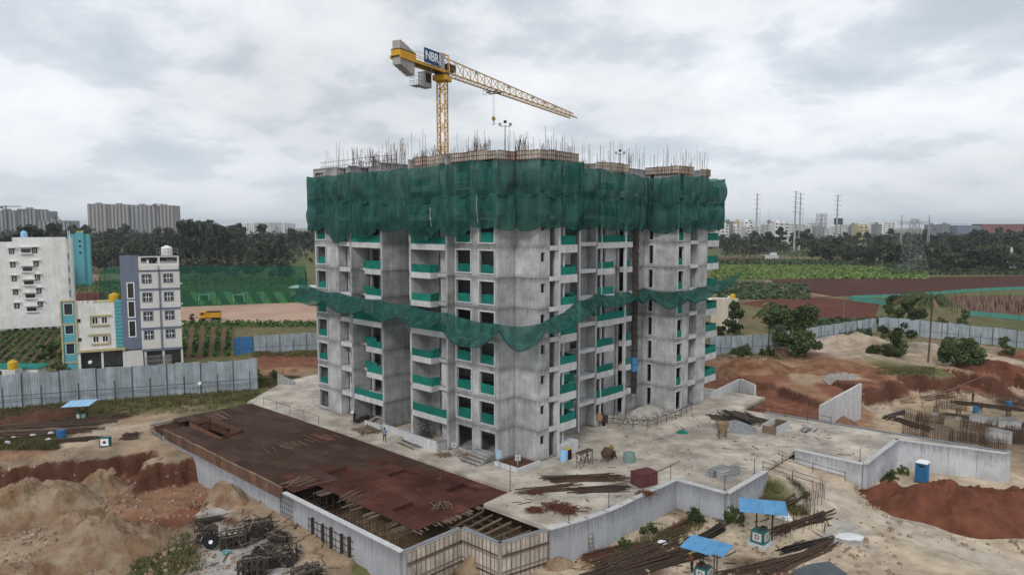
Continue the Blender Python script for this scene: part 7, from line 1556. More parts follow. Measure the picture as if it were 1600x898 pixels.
# ------------------------------------------------------------------ things on the deck
def con(p, ang, L, w_, h):
    e = Vector((math.cos(ang), math.sin(ang), 0)); f = Vector((-e.y, e.x, 0)); return e, f
p = at(1006, 756, 0); ct = thing('steel_container', 'red painted steel site container on the deck edge', 'container', p); e = (V * .8 - U * .25).normalized(); f_ = Vector((-e.y, e.x, 0))
MB().obox(p + UP_ * .64, e * 1.05, f_ * .72, UP_ * .58).build('body', M_red, ct); MB().obox(p + UP_ * 1.25, e * 1.1, f_ * .77, UP_ * .04).build('lid', M_red, ct)
for s_ in (-1.0, -.5, 0, .5, 1.0): MB().obox(p + UP_ * .64 + e * s_ - f_ * .745, e * .035, f_ * .025, UP_ * .58).build('stiffener', M_red, ct)
for s_ in (-1, 1): MB().obox(p + e * s_ * .8 + UP_ * .03, e * .1, f_ * .7, UP_ * .06).build('skid', M_rust, ct)
def slabs(px, py, label, n=5):
    p = at(px, py, 0); t = thing('slab_stack', label, 'slab stack', p); e = (V * .93 + U * -.2).normalized(); f_ = Vector((-e.y, e.x, 0))
    for i in range(n):
        for j in (-1, 1): MB().obox(p + e * j * .68 + UP_ * (.08 + i * .19) + f_ * rnd(-.07, .07) + e * rnd(-.04, .04), e * .66, f_ * .42, UP_ * .07).build('concrete_slab', M_conc, t)
    return t
slabs(1121, 741, 'left stack of grey concrete slabs near the deck corner', 4); slabs(1138, 745, 'right stack of grey concrete slabs near the deck corner', 5)
def drum(px, py, m, label, r=.42, h=1.05, cat='drum', p=None, lid=None):
    p = p or at(px, py, 0); t = thing('drum', label, cat, p); pr = [(r * .98, 0), (r, .02)]
    for k in (.33, .66): pr += [(r, h * k - .03), (r * 1.05, h * k), (r, h * k + .03)]
    MB().lathe(p, pr + [(r, h), (r * .9, h + .01)], 18).build('barrel', m, t); MB().lathe(p + UP_ * (h - .005), [(r * .86, 0), (r * .84, .03)], 18).build('lid', lid or m, t); return t
drum(881, 719, M_roofpale, 'pale blue drum beside the plinth of the corner balconies'); drum(887, 716, M_black, 'black drum with a yellow rim behind the pale blue drum', lid=M_yellow); drum(983, 721, mat('pale_green_plastic', (0.2, 0.29, 0.26), None, 1, .6), 'wide pale green water drum right of the mixer', .62, 1.0)
drum(1525, 645, M_tblue, 'blue plastic drum in the rebar yard, left one', p=gat(1525, 645)); drum(1575, 636, M_tblue, 'blue plastic drum in the rebar yard, farther right', p=gat(1576, 637)); drum(96, 684, M_tblue, 'dark blue drum lying among the steel stacks by the left fence', .5, 1.0, p=gat(96, 684))
p = at(913, 727, 0); t = thing('steel_trestle', 'rusty steel work trestle standing on the deck', 'trestle', p); e, f_ = V, U
MB().obox(p + UP_ * 1.5, e * 1.1, f_ * .35, UP_ * .04).build('top_board', M_timber_d, t)
for a in (-1, 1):
    for b in (-.3, .3): MB().beam(p + e * a + f_ * b, p + e * a * .95 + f_ * b + UP_ * 1.48, .06).build('leg', M_rust, t)
mb = MB()
for b in (-.3, .3):
    for i in range(4): mb.beam(p + e * (-1 + i * .5) + f_ * b + UP_ * (.1 if i % 2 else 1.4), p + e * (-.5 + i * .5) + f_ * b + UP_ * (1.4 if i % 2 else .1), .04)
    mb.beam(p - e + f_ * b + UP_ * .5, p + e + f_ * b + UP_ * .5, .045)
mb.build('brace', M_rust, t)
p = at(952, 719, 0); t = thing('site_mixer', 'small rusty mixer frame with a drum where the helmeted man bends', 'machine', p)
MB().lathe(p + V * -.45 + UP_ * .95, [(.15, -.45), (.5, -.25), (.55, .1), (.35, .5), (.3, .55)], 14).build('drum', M_rust, t); MB().obox(p + V * .45 + UP_ * .6, V * .3, U * .3, UP_ * .3).build('engine', M_steel_d, t); MB().tube(p + V * .45 + UP_ * .85 - U * .1, p + V * .45 + UP_ * 1.25 - U * .1, .05, 6).build('exhaust', M_rust, t)
for a in (-.9, .9):
    for b in (-.45, .45): MB().beam(p + V * a + U * b, p + V * a * .7 + U * b * .7 + UP_ * .55, .06).build('leg', M_rust, t)
MB().obox(p + UP_ * .45, V * .85, U * .08, UP_ * .05).build('frame_bar', M_rust, t); MB().tube(p - V * .9 + UP_ * .9, p - V * .9 + UP_ * .9 + V * .05, .45, 16).build('flywheel', M_steel_d, t)
p = at(935, 664, 0); t = thing('cement_mixer', 'small cement mixer with a tan drum by the courtyard wall', 'mixer', p); MB().lathe(p + UP_ * .9, [(.2, -.5), (.5, -.2), (.52, .2), (.3, .55)], 14).build('mixer_drum', mat('tan_drum', (0.36, 0.24, 0.12), None, 2, .7), t)
MB().obox(p + V * 1.0 + UP_ * .6, V * .5, U * .4, UP_ * .4).build('engine_box', M_steel_d, t)
for a in (-.4, 1.4):
    for b in (-.5, .5): MB().beam(p + V * a + U * b * .8, p + V * a * .6 + U * b * .6 + UP_ * .7, .07).build('leg', M_steel_d, t)
MB().tube(p + V * .2 - U * .6 + UP_ * .3, p + V * .2 - U * .7 + UP_ * .3, .3, 14).build('wheel', M_black, t)
heap('gravel_heap', 0, 0, 3.3, 3.0, 1.05, M_gravel, 'grey gravel heap on the deck beside the bucket', p=wd(-8.7, 29.5), zb=0.0, cat='gravel heap', rough=.12)
heap('rubble_heap', 0, 0, 5.2, 2.2, 1.3, M_rubble, 'broken stone heap against the foot of the right wing', p=wd(2.2, 27.0), zb=0.0, cat='rubble heap', rot=A47 * 0 + R(44), rough=.3, flat=.15)
# pieces of broken stone over the heap
def stones(name, label, n, fpos, smin, smax, m, squash=.7):
    vs = []; qs = []; base = np.array([(-1, -1, -1), (1, -1, -1), (1, 1, -1), (-1, 1, -1), (-.8, -.8, 1), (.8, -.7, 1), (.7, .8, 1), (-.8, .7, 1)], float); fq = np.array([(3, 2, 1, 0), (4, 5, 6, 7), (0, 1, 5, 4), (1, 2, 6, 5), (2, 3, 7, 6), (3, 0, 4, 7)])
    for i in range(n):
        p = fpos(i); s = smin + (smax - smin) * rs.rand() ** 3; a = rs.rand() * 6.28; b = base * (1 + .5 * (rs.rand(8, 3) - .5)) * s * np.array([1, .8, squash]) * .5; ca, sa = math.cos(a), math.sin(a); tl = (rs.rand() - .5) * .9
        x, y, z = b[:, 0] * ca - b[:, 1] * sa, b[:, 0] * sa + b[:, 1] * ca, b[:, 2]; z2 = z + x * tl; vs.append(np.stack([x + p[0], y + p[1], z2 + p[2]], 1)); qs.append(fq + 8 * i)
    o = arr_mesh(name, np.concatenate(vs), np.concatenate(qs), m, kind='stuff'); return tagl(o, label, 'stones')
def rub(i): u1, v1 = 2.4 + rs.normal() * 1.2, 26.6 + rs.normal() * 2.6; r = math.hypot((u1 - 2.2) / 2.2, (v1 - 27) / 5.2); return (*wd(u1, v1)[:2], max(0.03, 1.1 * (1 - r)) + .05)
stones('broken_stone', 'loose broken stone over the heap by the right wing', 700, rub, .12, .5, M_rubble)
def gstone(i):
    k = rs.rand()
    if k < .45: px, py = rs.rand() * 330, 735 + rs.rand() * 160
    elif k < .6: px, py = 200 + rs.rand() * 300, 690 + rs.rand() * 200
    elif k < .85: px, py = 850 + rs.rand() * 560, 800 + rs.rand() * 98
    else: px, py = 1130 + rs.rand() * 460, 560 + rs.rand() * 120
    p = at(px, py, -2.6); return (p.x, p.y, None)
Pq = np.array([gstone(i)[:2] for i in range(2600)]); zq = ground_h(Pq[:, 0], Pq[:, 1]); ok = zq > -4.5; Pq, zq = Pq[ok], zq[ok]
stones('scattered_stones', 'small stones and clods scattered over the bare site ground', len(Pq), lambda i: (Pq[i, 0], Pq[i, 1], zq[i] + .03), .06, .42, mat('clods', (0.38, 0.31, 0.24), (0.22, 0.13, 0.085), .8, .95, .3))
# rubble pen rail
t = thing('pipe_rail', 'low pipe rail round the broken stone heap', 'rail', wd(-1, 22)); pp = [wd(3.4, 19.6), wd(-1.1, 22.2), wd(-1.5, 28.2), wd(-.9, 33.4)]
for i in range(3):
    a, b = pp[i], pp[i + 1]
    for z in (.45, 1.0): MB().tube(a + UP_ * z, b + UP_ * z, .035, 5).build('rail_pipe', M_rust, t)
    for j in range(4): q_ = a.lerp(b, j / 3.001); MB().tube(q_, q_ + UP_ * 1.05, .04, 5).build('post', M_rust, t)
t = MB(); p = at(1065, 676, 0); vs = []
tp_ = heap('green_tarpaulin', 0, 0, 1.0, .7, .55, M_screen, 'crumpled green tarpaulin lying beside the gravel heap', p=p, zb=0.0, cat='tarpaulin', rough=.35, n=14)
p = at(1128, 684, 0); t = thing('concrete_bucket', 'tan steel concrete bucket on a stand by the gravel heap', 'bucket', p); MB().lathe(p + UP_ * .55, [(.35, 0), (.45, .35), (.78, 1.25), (.8, 1.3), (.7, 1.3), (.4, .5)], 16).build('bucket_shell', mat('tan_steel', (0.30, 0.22, 0.13), (0.22, 0.15, 0.09), 2, .7), t); mb = MB()
for a in range(4): c_, s_ = math.cos(a * 1.571 + .7), math.sin(a * 1.571 + .7); mb.beam(p + Vector((c_ * .6, s_ * .6, 0)), p + Vector((c_ * .5, s_ * .5, 1.0)), .07)
mb.build('stand', M_rust, t)
def logpile(name, label, c, along, n, L, spread, m, r=(.05, .09), layers=2, jit=.12, cat=None, zf=None, pname='pole'):
    """loose pile of poles or boards, each one its own part"""
    c = Vector(c); t = thing(name, label, cat or 'pile', c); e = Vector(along).normalized(); f_ = Vector((-e.y, e.x, 0))
    for i in range(n):
        s_ = rnd(-1, 1) * spread; a = rnd(-jit, jit); d = (e + f_ * a).normalized(); l2 = L * rnd(.6, 1.05) / 2; cc_ = c + f_ * s_ + e * rnd(-.2, .2) * L; rr = rnd(*r); z = rr + (layers * rnd(0, 1) * (1 - abs(s_ / spread)) * rr * 2.0)
        z0_ = (zf(cc_.x, cc_.y) if zf else c.z) + z
        a_, b_ = cc_ - d * l2, cc_ + d * l2; za_ = (zf(a_.x, a_.y) + z if zf else z0_); zb_ = (zf(b_.x, b_.y) + z if zf else z0_)
        MB().beam((a_.x, a_.y, za_), (b_.x, b_.y, zb_), rr * 2, rr * 1.5).build(pname, m if not isinstance(m, list) else random.choice(m), t)
    return t
random.seed(31)
logpile('timber_pile', 'dark weathered timber pile at the far deck corner', at(1152, 655, 0), V * -.1 + U * .9 + V * .55, 70, 5.2, 3.0, [M_timber_d, M_steel_d], layers=3, jit=.2, pname='timber')
logpile('timber_pile', 'small dark timber pile behind the white crate on the deck', at(1205, 665, 0), U + V * .2, 18, 3.0, .8, [M_timber_d, M_timber], pname='timber'); logpile('steel_pipe_pile', 'short steel pipe pile on the deck near the red cutting', at(1262, 672, 0), V * .8 + U * .1, 14, 2.6, .8, [M_steel_d, M_greyp], r=(.03, .05), pname='pipe')
tc_ = thing('site_crate', 'open grey steel crate of timber on the deck', 'crate', at(1212, 672, 0)); p = at(1212, 672, 0)
for s_ in (-1, 1): MB().obox(p + U * s_ * .9 + UP_ * .5, V * 1.9, U * .05, UP_ * .5).build('crate_side', M_conc_l, tc_); MB().obox(p + V * s_ * 1.9 + UP_ * .45, V * .05, U * .85, UP_ * .45).build('crate_end', M_timber, tc_)
logpile('rebar_stack', 'long brown rebar bundles lying on the deck, farthest row', at(915, 748, 0), V * .65 - U * .76 + V * .2, 80, 6.6, .75, [M_rust, M_timber_d], r=(.025, .045), layers=5, jit=.12, pname='bar')
logpile('rebar_stack', 'dark rebar bundles on the deck before the red container', at(935, 765, 0), V * .62 - U * .7 + V * .25, 70, 4.6, .7, [M_rust, M_steel_d], r=(.025, .045), layers=5, jit=.12, pname='bar')
logpile('rebar_stack', 'thin rebar lengths beside the brown deck corner', at(855, 764, 0), V * .85 - U * .5, 26, 5.5, .8, [M_rust], r=(.02, .03), layers=2, pname='bar')
def clump(px, py, r, label, m=M_redsoil, n=60):
    p = at(px, py, 0); t = thing('stirrup_heap', label, 'steel heap', p)
    mb = MB()
    for i in range(n):
        a = rnd(0, 6.28); q_ = p + Vector((rs.normal() * r * .45, rs.normal() * r * .3, rnd(.02, .3) * r)); d = Vector((math.cos(a), math.sin(a), rnd(-.5, .5))) * rnd(.15, .32); f_ = Vector((-math.sin(a), math.cos(a), rnd(-.3, .3))) * rnd(.12, .22)
        c4 = [q_ + d + f_, q_ - d + f_, q_ - d - f_, q_ + d - f_]
        for k in range(4): mb.beam(c4[k], c4[(k + 1) % 4], .035)
    mb.build('stirrups', M_redst, t, kind='stuff')
M_redst = mat('red_rust_steel', (0.15, 0.055, 0.035), (0.10, 0.04, 0.028), 3, .85)
clump(866, 793, 1.2, 'red rusty stirrup heap left of the pair on the pale deck'); clump(890, 800, 1.3, 'red rusty stirrup heap right of the pair on the pale deck'); clump(835, 798, .7, 'small rusty stirrup heap nearest the joist gap'); clump(1008, 755 + 18, .9, 'rusty stirrup heap leaning by the container edge', n=30); clump(838, 770, .5, 'tiny rusty heap at the brown deck corner', n=24)
# deck edge rails and posts
def rail(label, pts, hts=(.5, 1.0), m=M_rust, r=.03, n=4, name='guard_rail', zf=None):
    t = thing(name, label, 'rail', pts[0])
    for i in range(len(pts) - 1):
        a, b = Vector(pts[i]), Vector(pts[i + 1])
        for z in hts: MB().tube(a + UP_ * z, b + UP_ * (z + rnd(-.06, .06)), r, 5).build('rail_pipe', m, t)
        for j in range(n): q_ = a.lerp(b, j / (n - .999)); MB().tube(q_, q_ + UP_ * (max(hts) + .08), r * 1.2, 5).build('post', m, t)
rail('rusty guard rail at the top of the sand ramp', [at(1222, 724, -.2), at(1320, 752, -1.0)], n=3, m=M_steel_d); rail('second rusty rail along the lower side of the sand ramp', [at(1192, 736, 0), at(1285, 765, -1.6)], n=3); rail('thin rail along the back edge of the deck', [wd(-8.5, 38.8), wd(-17, 39.0)], n=4); rail('thin rail along the far edge of the brown deck by the pale slab', [wd(44, -4.2), wd(30, -4.2)], (1.0,), n=5, r=.025)
for i, (u1, v1) in enumerate(((-11.2, -6.0), (-12.0, -1.4), (-12.1, 4.0), (-12.3, 8.5), (-17.3, 9.8), (-17.4, 16), (-2.8, -4.2), (-24, 27))):
    p = wd(u1, v1); t = thing('edge_post', ['thin steel post on the wall edge near the joist gap', 'thin steel post on the curved wall edge below the stirrup heaps', 'thin steel post on the curved wall edge below the rebar', 'thin steel post at the inner corner by the red container', 'thin steel post at the square deck corner', 'thin steel post at the top of the ramp corner', 'tall thin post at the brown deck corner', 'thin steel post on the wall corner beside the ramp'][i], 'post', p); h = 1.5 if i != 6 else 2.6
    MB().tube(p, p + UP_ * h, .035, 5).build('shaft', M_rust, t); MB().obox(p + UP_ * .02, V * .08, U * .08, UP_ * .02).build('base_plate', M_rust, t)
rope = MB(); a, b = at(948, 762, 0), at(1062, 738, 0)
for k in range(2):
    pr = None
    for i in range(13): f = i / 12; q_ = a.lerp(b, f) + UP_ * (.9 - .5 * math.sin(math.pi * f)) + U * (.25 * k * math.sin(f * 3)); 
    pr = None
    for i in range(13):
        f = i / 12; q_ = a.lerp(b, f) + UP_ * (1.0 * f + .15 - .35 * math.sin(math.pi * f) + .1 * k)
        if pr is not None: rope.tube(pr, q_, .035, 5)
        pr = q_
tagl(rope.build('sling_rope', M_timber), 'pale sling ropes running past the red container', 'rope')
# foot of the tower: garden walls, stairs, boards and signs
t = thing('garden_wall', 'low L shaped concrete wall before the middle bay of the tower', 'wall', wd(16, -1)); MB().ubox(11.2, 16.9, -1.2, -.95, -.02, 1.05).build('wall_panel', M_conc_l, t); MB().ubox(10.95, 11.2, -1.2, .3, -.02, 1.05).build('wall_panel', M_conc, t); MB().ubox(16.9, 22, -.3, -.05, -.02, .75).build('wall_panel', M_conc_l, t)
t = thing('garden_wall', 'low concrete wall stub under the balcony of the left wing', 'wall', wd(23, -.6)); MB().ubox(22.2, 25.2, -.75, -.5, -.02, .7).build('wall_panel', M_conc_l, t); MB().ubox(22.0, 22.2, -.75, -.05, -.02, .7).build('wall_panel', M_conc_l, t)
t = thing('entry_stair', 'rough concrete steps with loose boards beside the corner bed', 'stairs', wd(5.5, -.6))
for i in range(5): MB().ubox(4.2, 6.6, -1.9 + i * .5, .9, -.02 + i * .001, .18 * (i + 1)).build('step', M_conc, t)
for i in range(3): MB().beam(wd(4.0, -1.9 + i * .5, .3 + .18 * i), wd(6.9, -1.7 + i * .5, .34 + .18 * i), .2, .05).build('plank', M_timber, t)
random.seed(77)
logpile('plank_pile', 'heap of pale planks on the slab where the black clad man stands', at(577, 672, 0), U + V * .15, 60, 2.8, 1.5, M_timber, r=(.04, .06), layers=4, jit=.5, pname='plank'); logpile('plank_pile', 'dark boards leaning in the ground floor opening of the left wing', at(572, 655, 0), U * .6 + V, 26, 3.2, 1.4, M_timber_d, r=(.05, .08), layers=3, jit=.4, pname='plank'); logpile('plank_pile', 'few loose grey boards along the path by the low wall', at(640, 694, 0), U + V * .1, 12, 3.4, .7, [M_timber_d, M_greyp], r=(.03, .05), pname='plank'); logpile('plank_pile', 'scattered pale offcuts before the middle windows', at(694, 711, 0), U + V * .2, 20, 1.6, .8, M_timber, r=(.03, .05), jit=.8, pname='plank'); logpile('plank_pile', 'grey boards and bars by the entry stair', at(735, 716, 0), U + V * .1, 24, 3.2, .8, [M_timber_d, M_timber, M_greyp], r=(.03, .05), jit=.25, pname='plank')
random.seed(78)
logpile('loose_planks', 'fan of loose planks on the brown deck beside the end of the edge boards', at(480, 752, -.03), V + U * .2, 11, 3.2, 1.5, M_timber, r=(.022, .034), layers=1, jit=.6, pname='plank'); logpile('loose_planks', 'parallel loose planks near the ragged edge of the brown deck', at(555, 775, -.03), V + U * .35, 9, 2.8, 1.5, M_timber, r=(.022, .034), layers=1, jit=.15, pname='plank'); logpile('loose_planks', 'crossed loose planks at the nearest corner of the brown deck', at(690, 790, -.03), V * .6 + U, 13, 1.9, 1.0, M_timber, r=(.02, .03), layers=2, jit=.7, pname='plank'); logpile('loose_planks', 'a few long battens lying far apart in the middle of the brown deck', at(480, 690, -.03), U + V * .1, 9, 2.4, 5.0, M_timber, r=(.02, .03), layers=0, jit=.3, pname='plank'); logpile('loose_planks', 'three dark battens side by side on the brown deck nearest the man in blue', at(500, 684, -.03), U, 8, 4.0, 1.2, M_redb, r=(.05, .07), layers=0, jit=.03, pname='plank'); logpile('loose_planks', 'short battens around the far left slot of the brown deck', at(345, 650, -.03), U + V * .1, 9, 4.0, 2.2, [M_timber, M_timber_d], r=(.03, .05), layers=0, jit=.2, pname='plank')
M_notice = mat('weathered_notice', (0.5, 0.5, 0.49), (0.4, 0.4, 0.39), 3, .8)
M_psign = mat('faded_blue_sign', (0.32, 0.47, 0.60), (0.26, 0.4, 0.52), 2, .7)
M_ink = mat('faded_ink', (0.12, 0.12, 0.125), None, 3, .8)
def sign(px, py, z, w_, h, m, label, glyph=None, post=None, leg=1.0):
    p = at(px, py, 0); t = thing('sign_panel', label, 'sign', p); fr = Vector((.05, -1, 0)).normalized(); rt = Vector((1, .05, 0)).normalized(); c = p + UP_ * (z + h / 2)
    b = MB().obox(c, rt * w_ / 2, fr * .03, UP_ * h / 2).build('board', m, t)
    if glyph: lettering(glyph, h * .62, c + fr * .04, rt, UP_, M_ink, 'sign_letter', b, .006)
    MB().tube(p, p + UP_ * (z + .1), .05, 6).build('post', M_greyp, t)
    return t
sign(779, 731, 1.05, .55, .85, M_psign, 'pale blue sign board on a post by the entry stair'); sign(809, 728, .6, .6, .6, M_notice, 'white square notice with a dark mark in the corner planting bed', 'D'); sign(709, 712, .9, .5, .6, M_notice, 'white notice with a dark mark at the foot of the fin wall', 'A'); sign(551, 664, 1.5, .35, .3, M_white, 'small white notice on a thin post near the black clad man')
cable = thing('bar_coil_heap', 'dark tangle of bent bars in the ground floor of the middle bay', 'steel heap', wd(15.2, 1.0)); mb = MB()
for i in range(60): q_ = wd(15.4 + rs.normal() * .35, .9 + rs.normal() * .3, abs(rs.normal()) * .9 + .2); a = rnd(0, 6.28); mb.beam(q_, q_ + Vector((math.cos(a) * .5, math.sin(a) * .5, rnd(-.1, .25))), .06)
mb.build('bars', M_steel_d, cable, kind='stuff')
# riser of dark ducts on the courtyard side
t = thing('debris_chute', 'dark debris chute of stacked segments down the courtyard wall with one blue segment', 'chute', wd(4.4, 27.3)); 
for i in range(23):
    z = 2.6 + i * .98; MB().lathe(wd(4.35 + rnd(-.04, .04), 27.35, z), [(.36, 0), (.40, .03), (.47, .88), (.5, .9), (.5, .95)], 12).build('chute_segment', M_fblue if i in (3, 4) else M_steel_d, t)
mb = MB()
for s_ in (-.6, .6): mb.beam(wd(4.35, 27.35 + s_, 1.5), wd(4.35, 27.35 + s_, 26), .07)
for i in range(24): mb.beam(wd(4.35, 26.75, 2 + i), wd(4.35, 27.95, 2 + i), .05)
mb.build('chute_frame', M_rust, t)

# ------------------------------------------------------------------ foreground yard
def shelter(px, py, pz, w1, w2, h, rz, label, m=M_roofb, box=True, marks='', tilt=.12, scale=1.0):
    p = gat(px, py); t = thing('blue_roof_shelter', label, 'shelter', p); e = Vector((math.cos(rz), math.sin(rz), 0)); f_ = Vector((-e.y, e.x, 0)); c = p + UP_ * h; nrm = Vector((0, 0, 1))
    ee = (e + UP_ * tilt * .3).normalized(); ff = (f_ + UP_ * tilt).normalized()
    k = max(3, int(w1 / .8))
    for i in range(k):
        off = 0.18 if (i == k - 1 and marks == '0') else 0
        MB().obox(c + ee * (-w1 / 2 + (i + .5) * w1 / k) + ff * off + UP_ * (.006 * (i % 2)), ee * (w1 / k / 2 + .02), ff * (w2 / 2 - off), UP_ * .018).build('roof_sheet', m, t)
        MB().obox(c + ee * (-w1 / 2 + (i + 1) * w1 / k) + UP_ * .03, ee * .03, ff * (w2 / 2 - .02), UP_ * .018).build('roof_rib', m, t)
    for s_ in (-.42, .42): MB().beam(c + ff * s_ * w2 - ee * w1 * .46 - UP_ * .07, c + ff * s_ * w2 + ee * w1 * .46 - UP_ * .07, .07).build('roof_beam', M_steel_d, t)
    for a, b in ((-.12, -.1), (.22, -.1), (.22, .14), (-.12, .14)):
        q_ = p + e * a * w1 + f_ * b * w2; MB().tube(q_ - UP_ * .1, q_ + UP_ * (h + tilt * b * w2 + tilt * .3 * a * w1 - .06), .045, 6).build('post', M_steel_d, t)
    return t, p, e, f_
def dbox(p, e, f_, marks, label, s=1.0, pale=True):
    q_ = gz(p.x, p.y); p = Vector((p.x, p.y, q_)); t = thing('distribution_box', label, 'electrical box', p)
    if pale: MB().obox(p + UP_ * .06, e * 1.0 * s, f_ * 1.0 * s, UP_ * .1).build('base_slab', M_conc_l, t)
    vs = []; b, tp2, h = .62 * s, .55 * s, 1.25 * s
    for z, r in ((.16, b), (h, tp2)):
        for a in (-1, 1):
            for c in (-1, 1): vs.append(p + e * r * a + f_ * r * c * (1 if a * c else 1) + UP_ * z)
    vs = [vs[0], vs[1], vs[3], vs[2], vs[4], vs[5], vs[7], vs[6]]
    MB().add(vs, [(0, 1, 2, 3), (7, 6, 5, 4), (0, 4, 5, 1), (1, 5, 6, 2), (2, 6, 7, 3), (3, 7, 4, 0)]).build('cabinet', M_tealdk, t)
    for d_, s2, g in ((-f_, e, 0), (e, f_, 1)):
        d_ = d_.normalized(); c = p + d_ * (.60 * s) + UP_ * (.74 * s); pn = MB().obox(c, s2 * .40 * s, d_ * .02, UP_ * .36 * s).build('door_panel', M_notice, t)
        if marks: lettering(marks[g % len(marks)], .58 * s, c + d_ * .028, s2, UP_, M_ink, 'door_mark', pn, .006)
    mb = MB()
    for i in range(6): mb.obox(p + e * rnd(-.4, .4) * s + f_ * rnd(-.4, .4) * s + UP_ * (h + .12), e * .14, f_ * .1, UP_ * .13)
    mb.build('switch_gear', M_steel_d, t); return t
t, p, e, f_ = shelter(1190, 843, 0, 3.9, 2.9, 3.05, R(-16), 'larger bright blue roofed shelter over the marked electrical box', tilt=.05)
dbox(gat(1187, 848), Vector((.72, -.69, 0)), Vector((.69, .72, 0)), 'D3', 'green electrical box with white marked doors under the larger blue roof')
t, p, e, f_ = shelter(1103, 900, 0, 3.4, 2.5, 2.5, R(-38), 'nearer bright blue roofed shelter with a torn edge', tilt=.05, marks='0')
dbox(gat(1098, 905), Vector((.8, -.6, 0)), Vector((.6, .8, 0)), 'D', 'teal electrical box partly hidden under the nearer blue roof', .9)
t, p, e, f_ = shelter(126, 653, 0, 3.4, 2.6, 2.0, R(6), 'pale blue roofed shelter beside the long left fence', M_roofpale, tilt=.10)
dbox(gat(127, 655), Vector((.9, -.4, 0)), Vector((.4, .9, 0)), '', 'dark teal box under the pale blue roof by the left fence', .7, False)
p = gat(165, 697); t = thing('notice_box', 'teal framed box with a white face and dark square by the long basement wall', 'sign box', p); fr = Vector((.2, -1, 0)).normalized(); rt = Vector((1, .2, 0)).normalized()
MB().obox(p + UP_ * .55, rt * .55, fr * .3, UP_ * .55).build('box_body', M_tealdk, t); MB().obox(p + UP_ * .58 + fr * .31, rt * .42, fr * .02, UP_ * .4).build('white_face', M_white, t); MB().obox(p + UP_ * .58 + fr * .335, rt * .15, fr * .01, UP_ * .14).build('dark_square', M_black, t)
# portable toilet
p = gat(1440, 752); t = thing('portable_toilet', 'blue portable toilet with a white roof below the bare concrete wall', 'portable toilet', p); e = Vector((.62, .78, 0)).normalized(); f_ = Vector((-e.y, e.x, 0))
MB().obox(p + UP_ * 1.13, e * .56, f_ * .56, UP_ * 1.03).build('cabin', M_tblue, t); MB().obox(p + UP_ * .05, e * .62, f_ * .62, UP_ * .06).build('base', M_steel_d, t)
MB().lathe(p + UP_ * 2.16, [(.86, 0), (.84, .06), (.5, .22), (.2, .27)], 4).build('roof_cap', M_white, t)
for d_, s2 in ((-e, f_), (f_, e), (-f_, e)):
    for s_ in (-.52, .52): MB().obox(p + d_ * .58 + s2 * s_ + UP_ * 1.13, s2 * .045, d_ * .025, UP_ * 1.02).build('corner_rib', M_tblue, t)
MB().obox(p - f_ * .575 + UP_ * 1.1, e * .38, f_ * .018, UP_ * .93).build('door', mat('toilet_door', (0.04, 0.21, 0.48), None, 1, .5), t); MB().obox(p - f_ * .6 + e * .28 + UP_ * 1.1, e * .03, f_ * .02, UP_ * .07).build('door_handle', M_greyp, t); MB().obox(p - e * .57 + UP_ * 1.85, f_ * .3, e * .015, UP_ * .09).build('vent', M_black, t)
# scaffold bundles of dark frames
random.seed(9)
M_greyst = mat('grey_scaffold_steel', (0.16, 0.15, 0.135), (0.10, 0.09, 0.08), 3, .7, 0, .25)
def bundle(px, py, L, w_, h, rz, label, n=30):
    p = gat(px, py); t = thing('scaffold_bundle', label, 'scaffold bundle', p); e = Vector((math.cos(rz), math.sin(rz), 0)); f_ = Vector((-e.y, e.x, 0))
    nf_ = 7; L *= .82; w_ *= .72; h *= .85
    for i in range(nf_):
        lean = rnd(-.15, .15); s_ = (i / (nf_ - 1) - .5) * w_; mb = MB(); q0 = p + f_ * s_ + e * rnd(-.2, .2) + UP_ * rnd(0, .1); lf = f_ * lean
        z1 = h * rnd(.5, .85); LL = L * rnd(.85, 1.0) / 2
        for z in (.06, z1): mb.beam(q0 - e * LL + UP_ * z + lf * z, q0 + e * LL + UP_ * z + lf * z, .09)
        for j in range(5): x = -LL + 2 * LL * j / 4; mb.beam(q0 + e * x + UP_ * .0, q0 + e * x + UP_ * z1 + lf * z1, .075)
        for j in range(4): x = -LL + 2 * LL * j / 4; mb.beam(q0 + e * x + UP_ * (z1 * (.35 if j % 2 else .65)) + lf * z1 * .5, q0 + e * (x + LL / 2) + UP_ * (z1 * (.65 if j % 2 else .35)) + lf * z1 * .5, .07)
        mb.build('scaffold_frame', (M_steel_d, M_timber_d, M_greyst)[i % 3], t)
    for i in range(n):
        a = rnd(0, 6.28); q_ = p + e * rnd(-.5, .5) * L + f_ * rnd(-.5, .5) * w_ + UP_ * rnd(.1, h * .9); d = (e * math.cos(a) + f_ * math.sin(a) + UP_ * rnd(-.45, .45)) * rnd(.3, .85); MB().beam(q_ - d, q_ + d, .075, .06).build('scaffold_bar', random.choice([M_steel_d, M_timber_d, M_greyst, M_conc_d]), t)
    return t
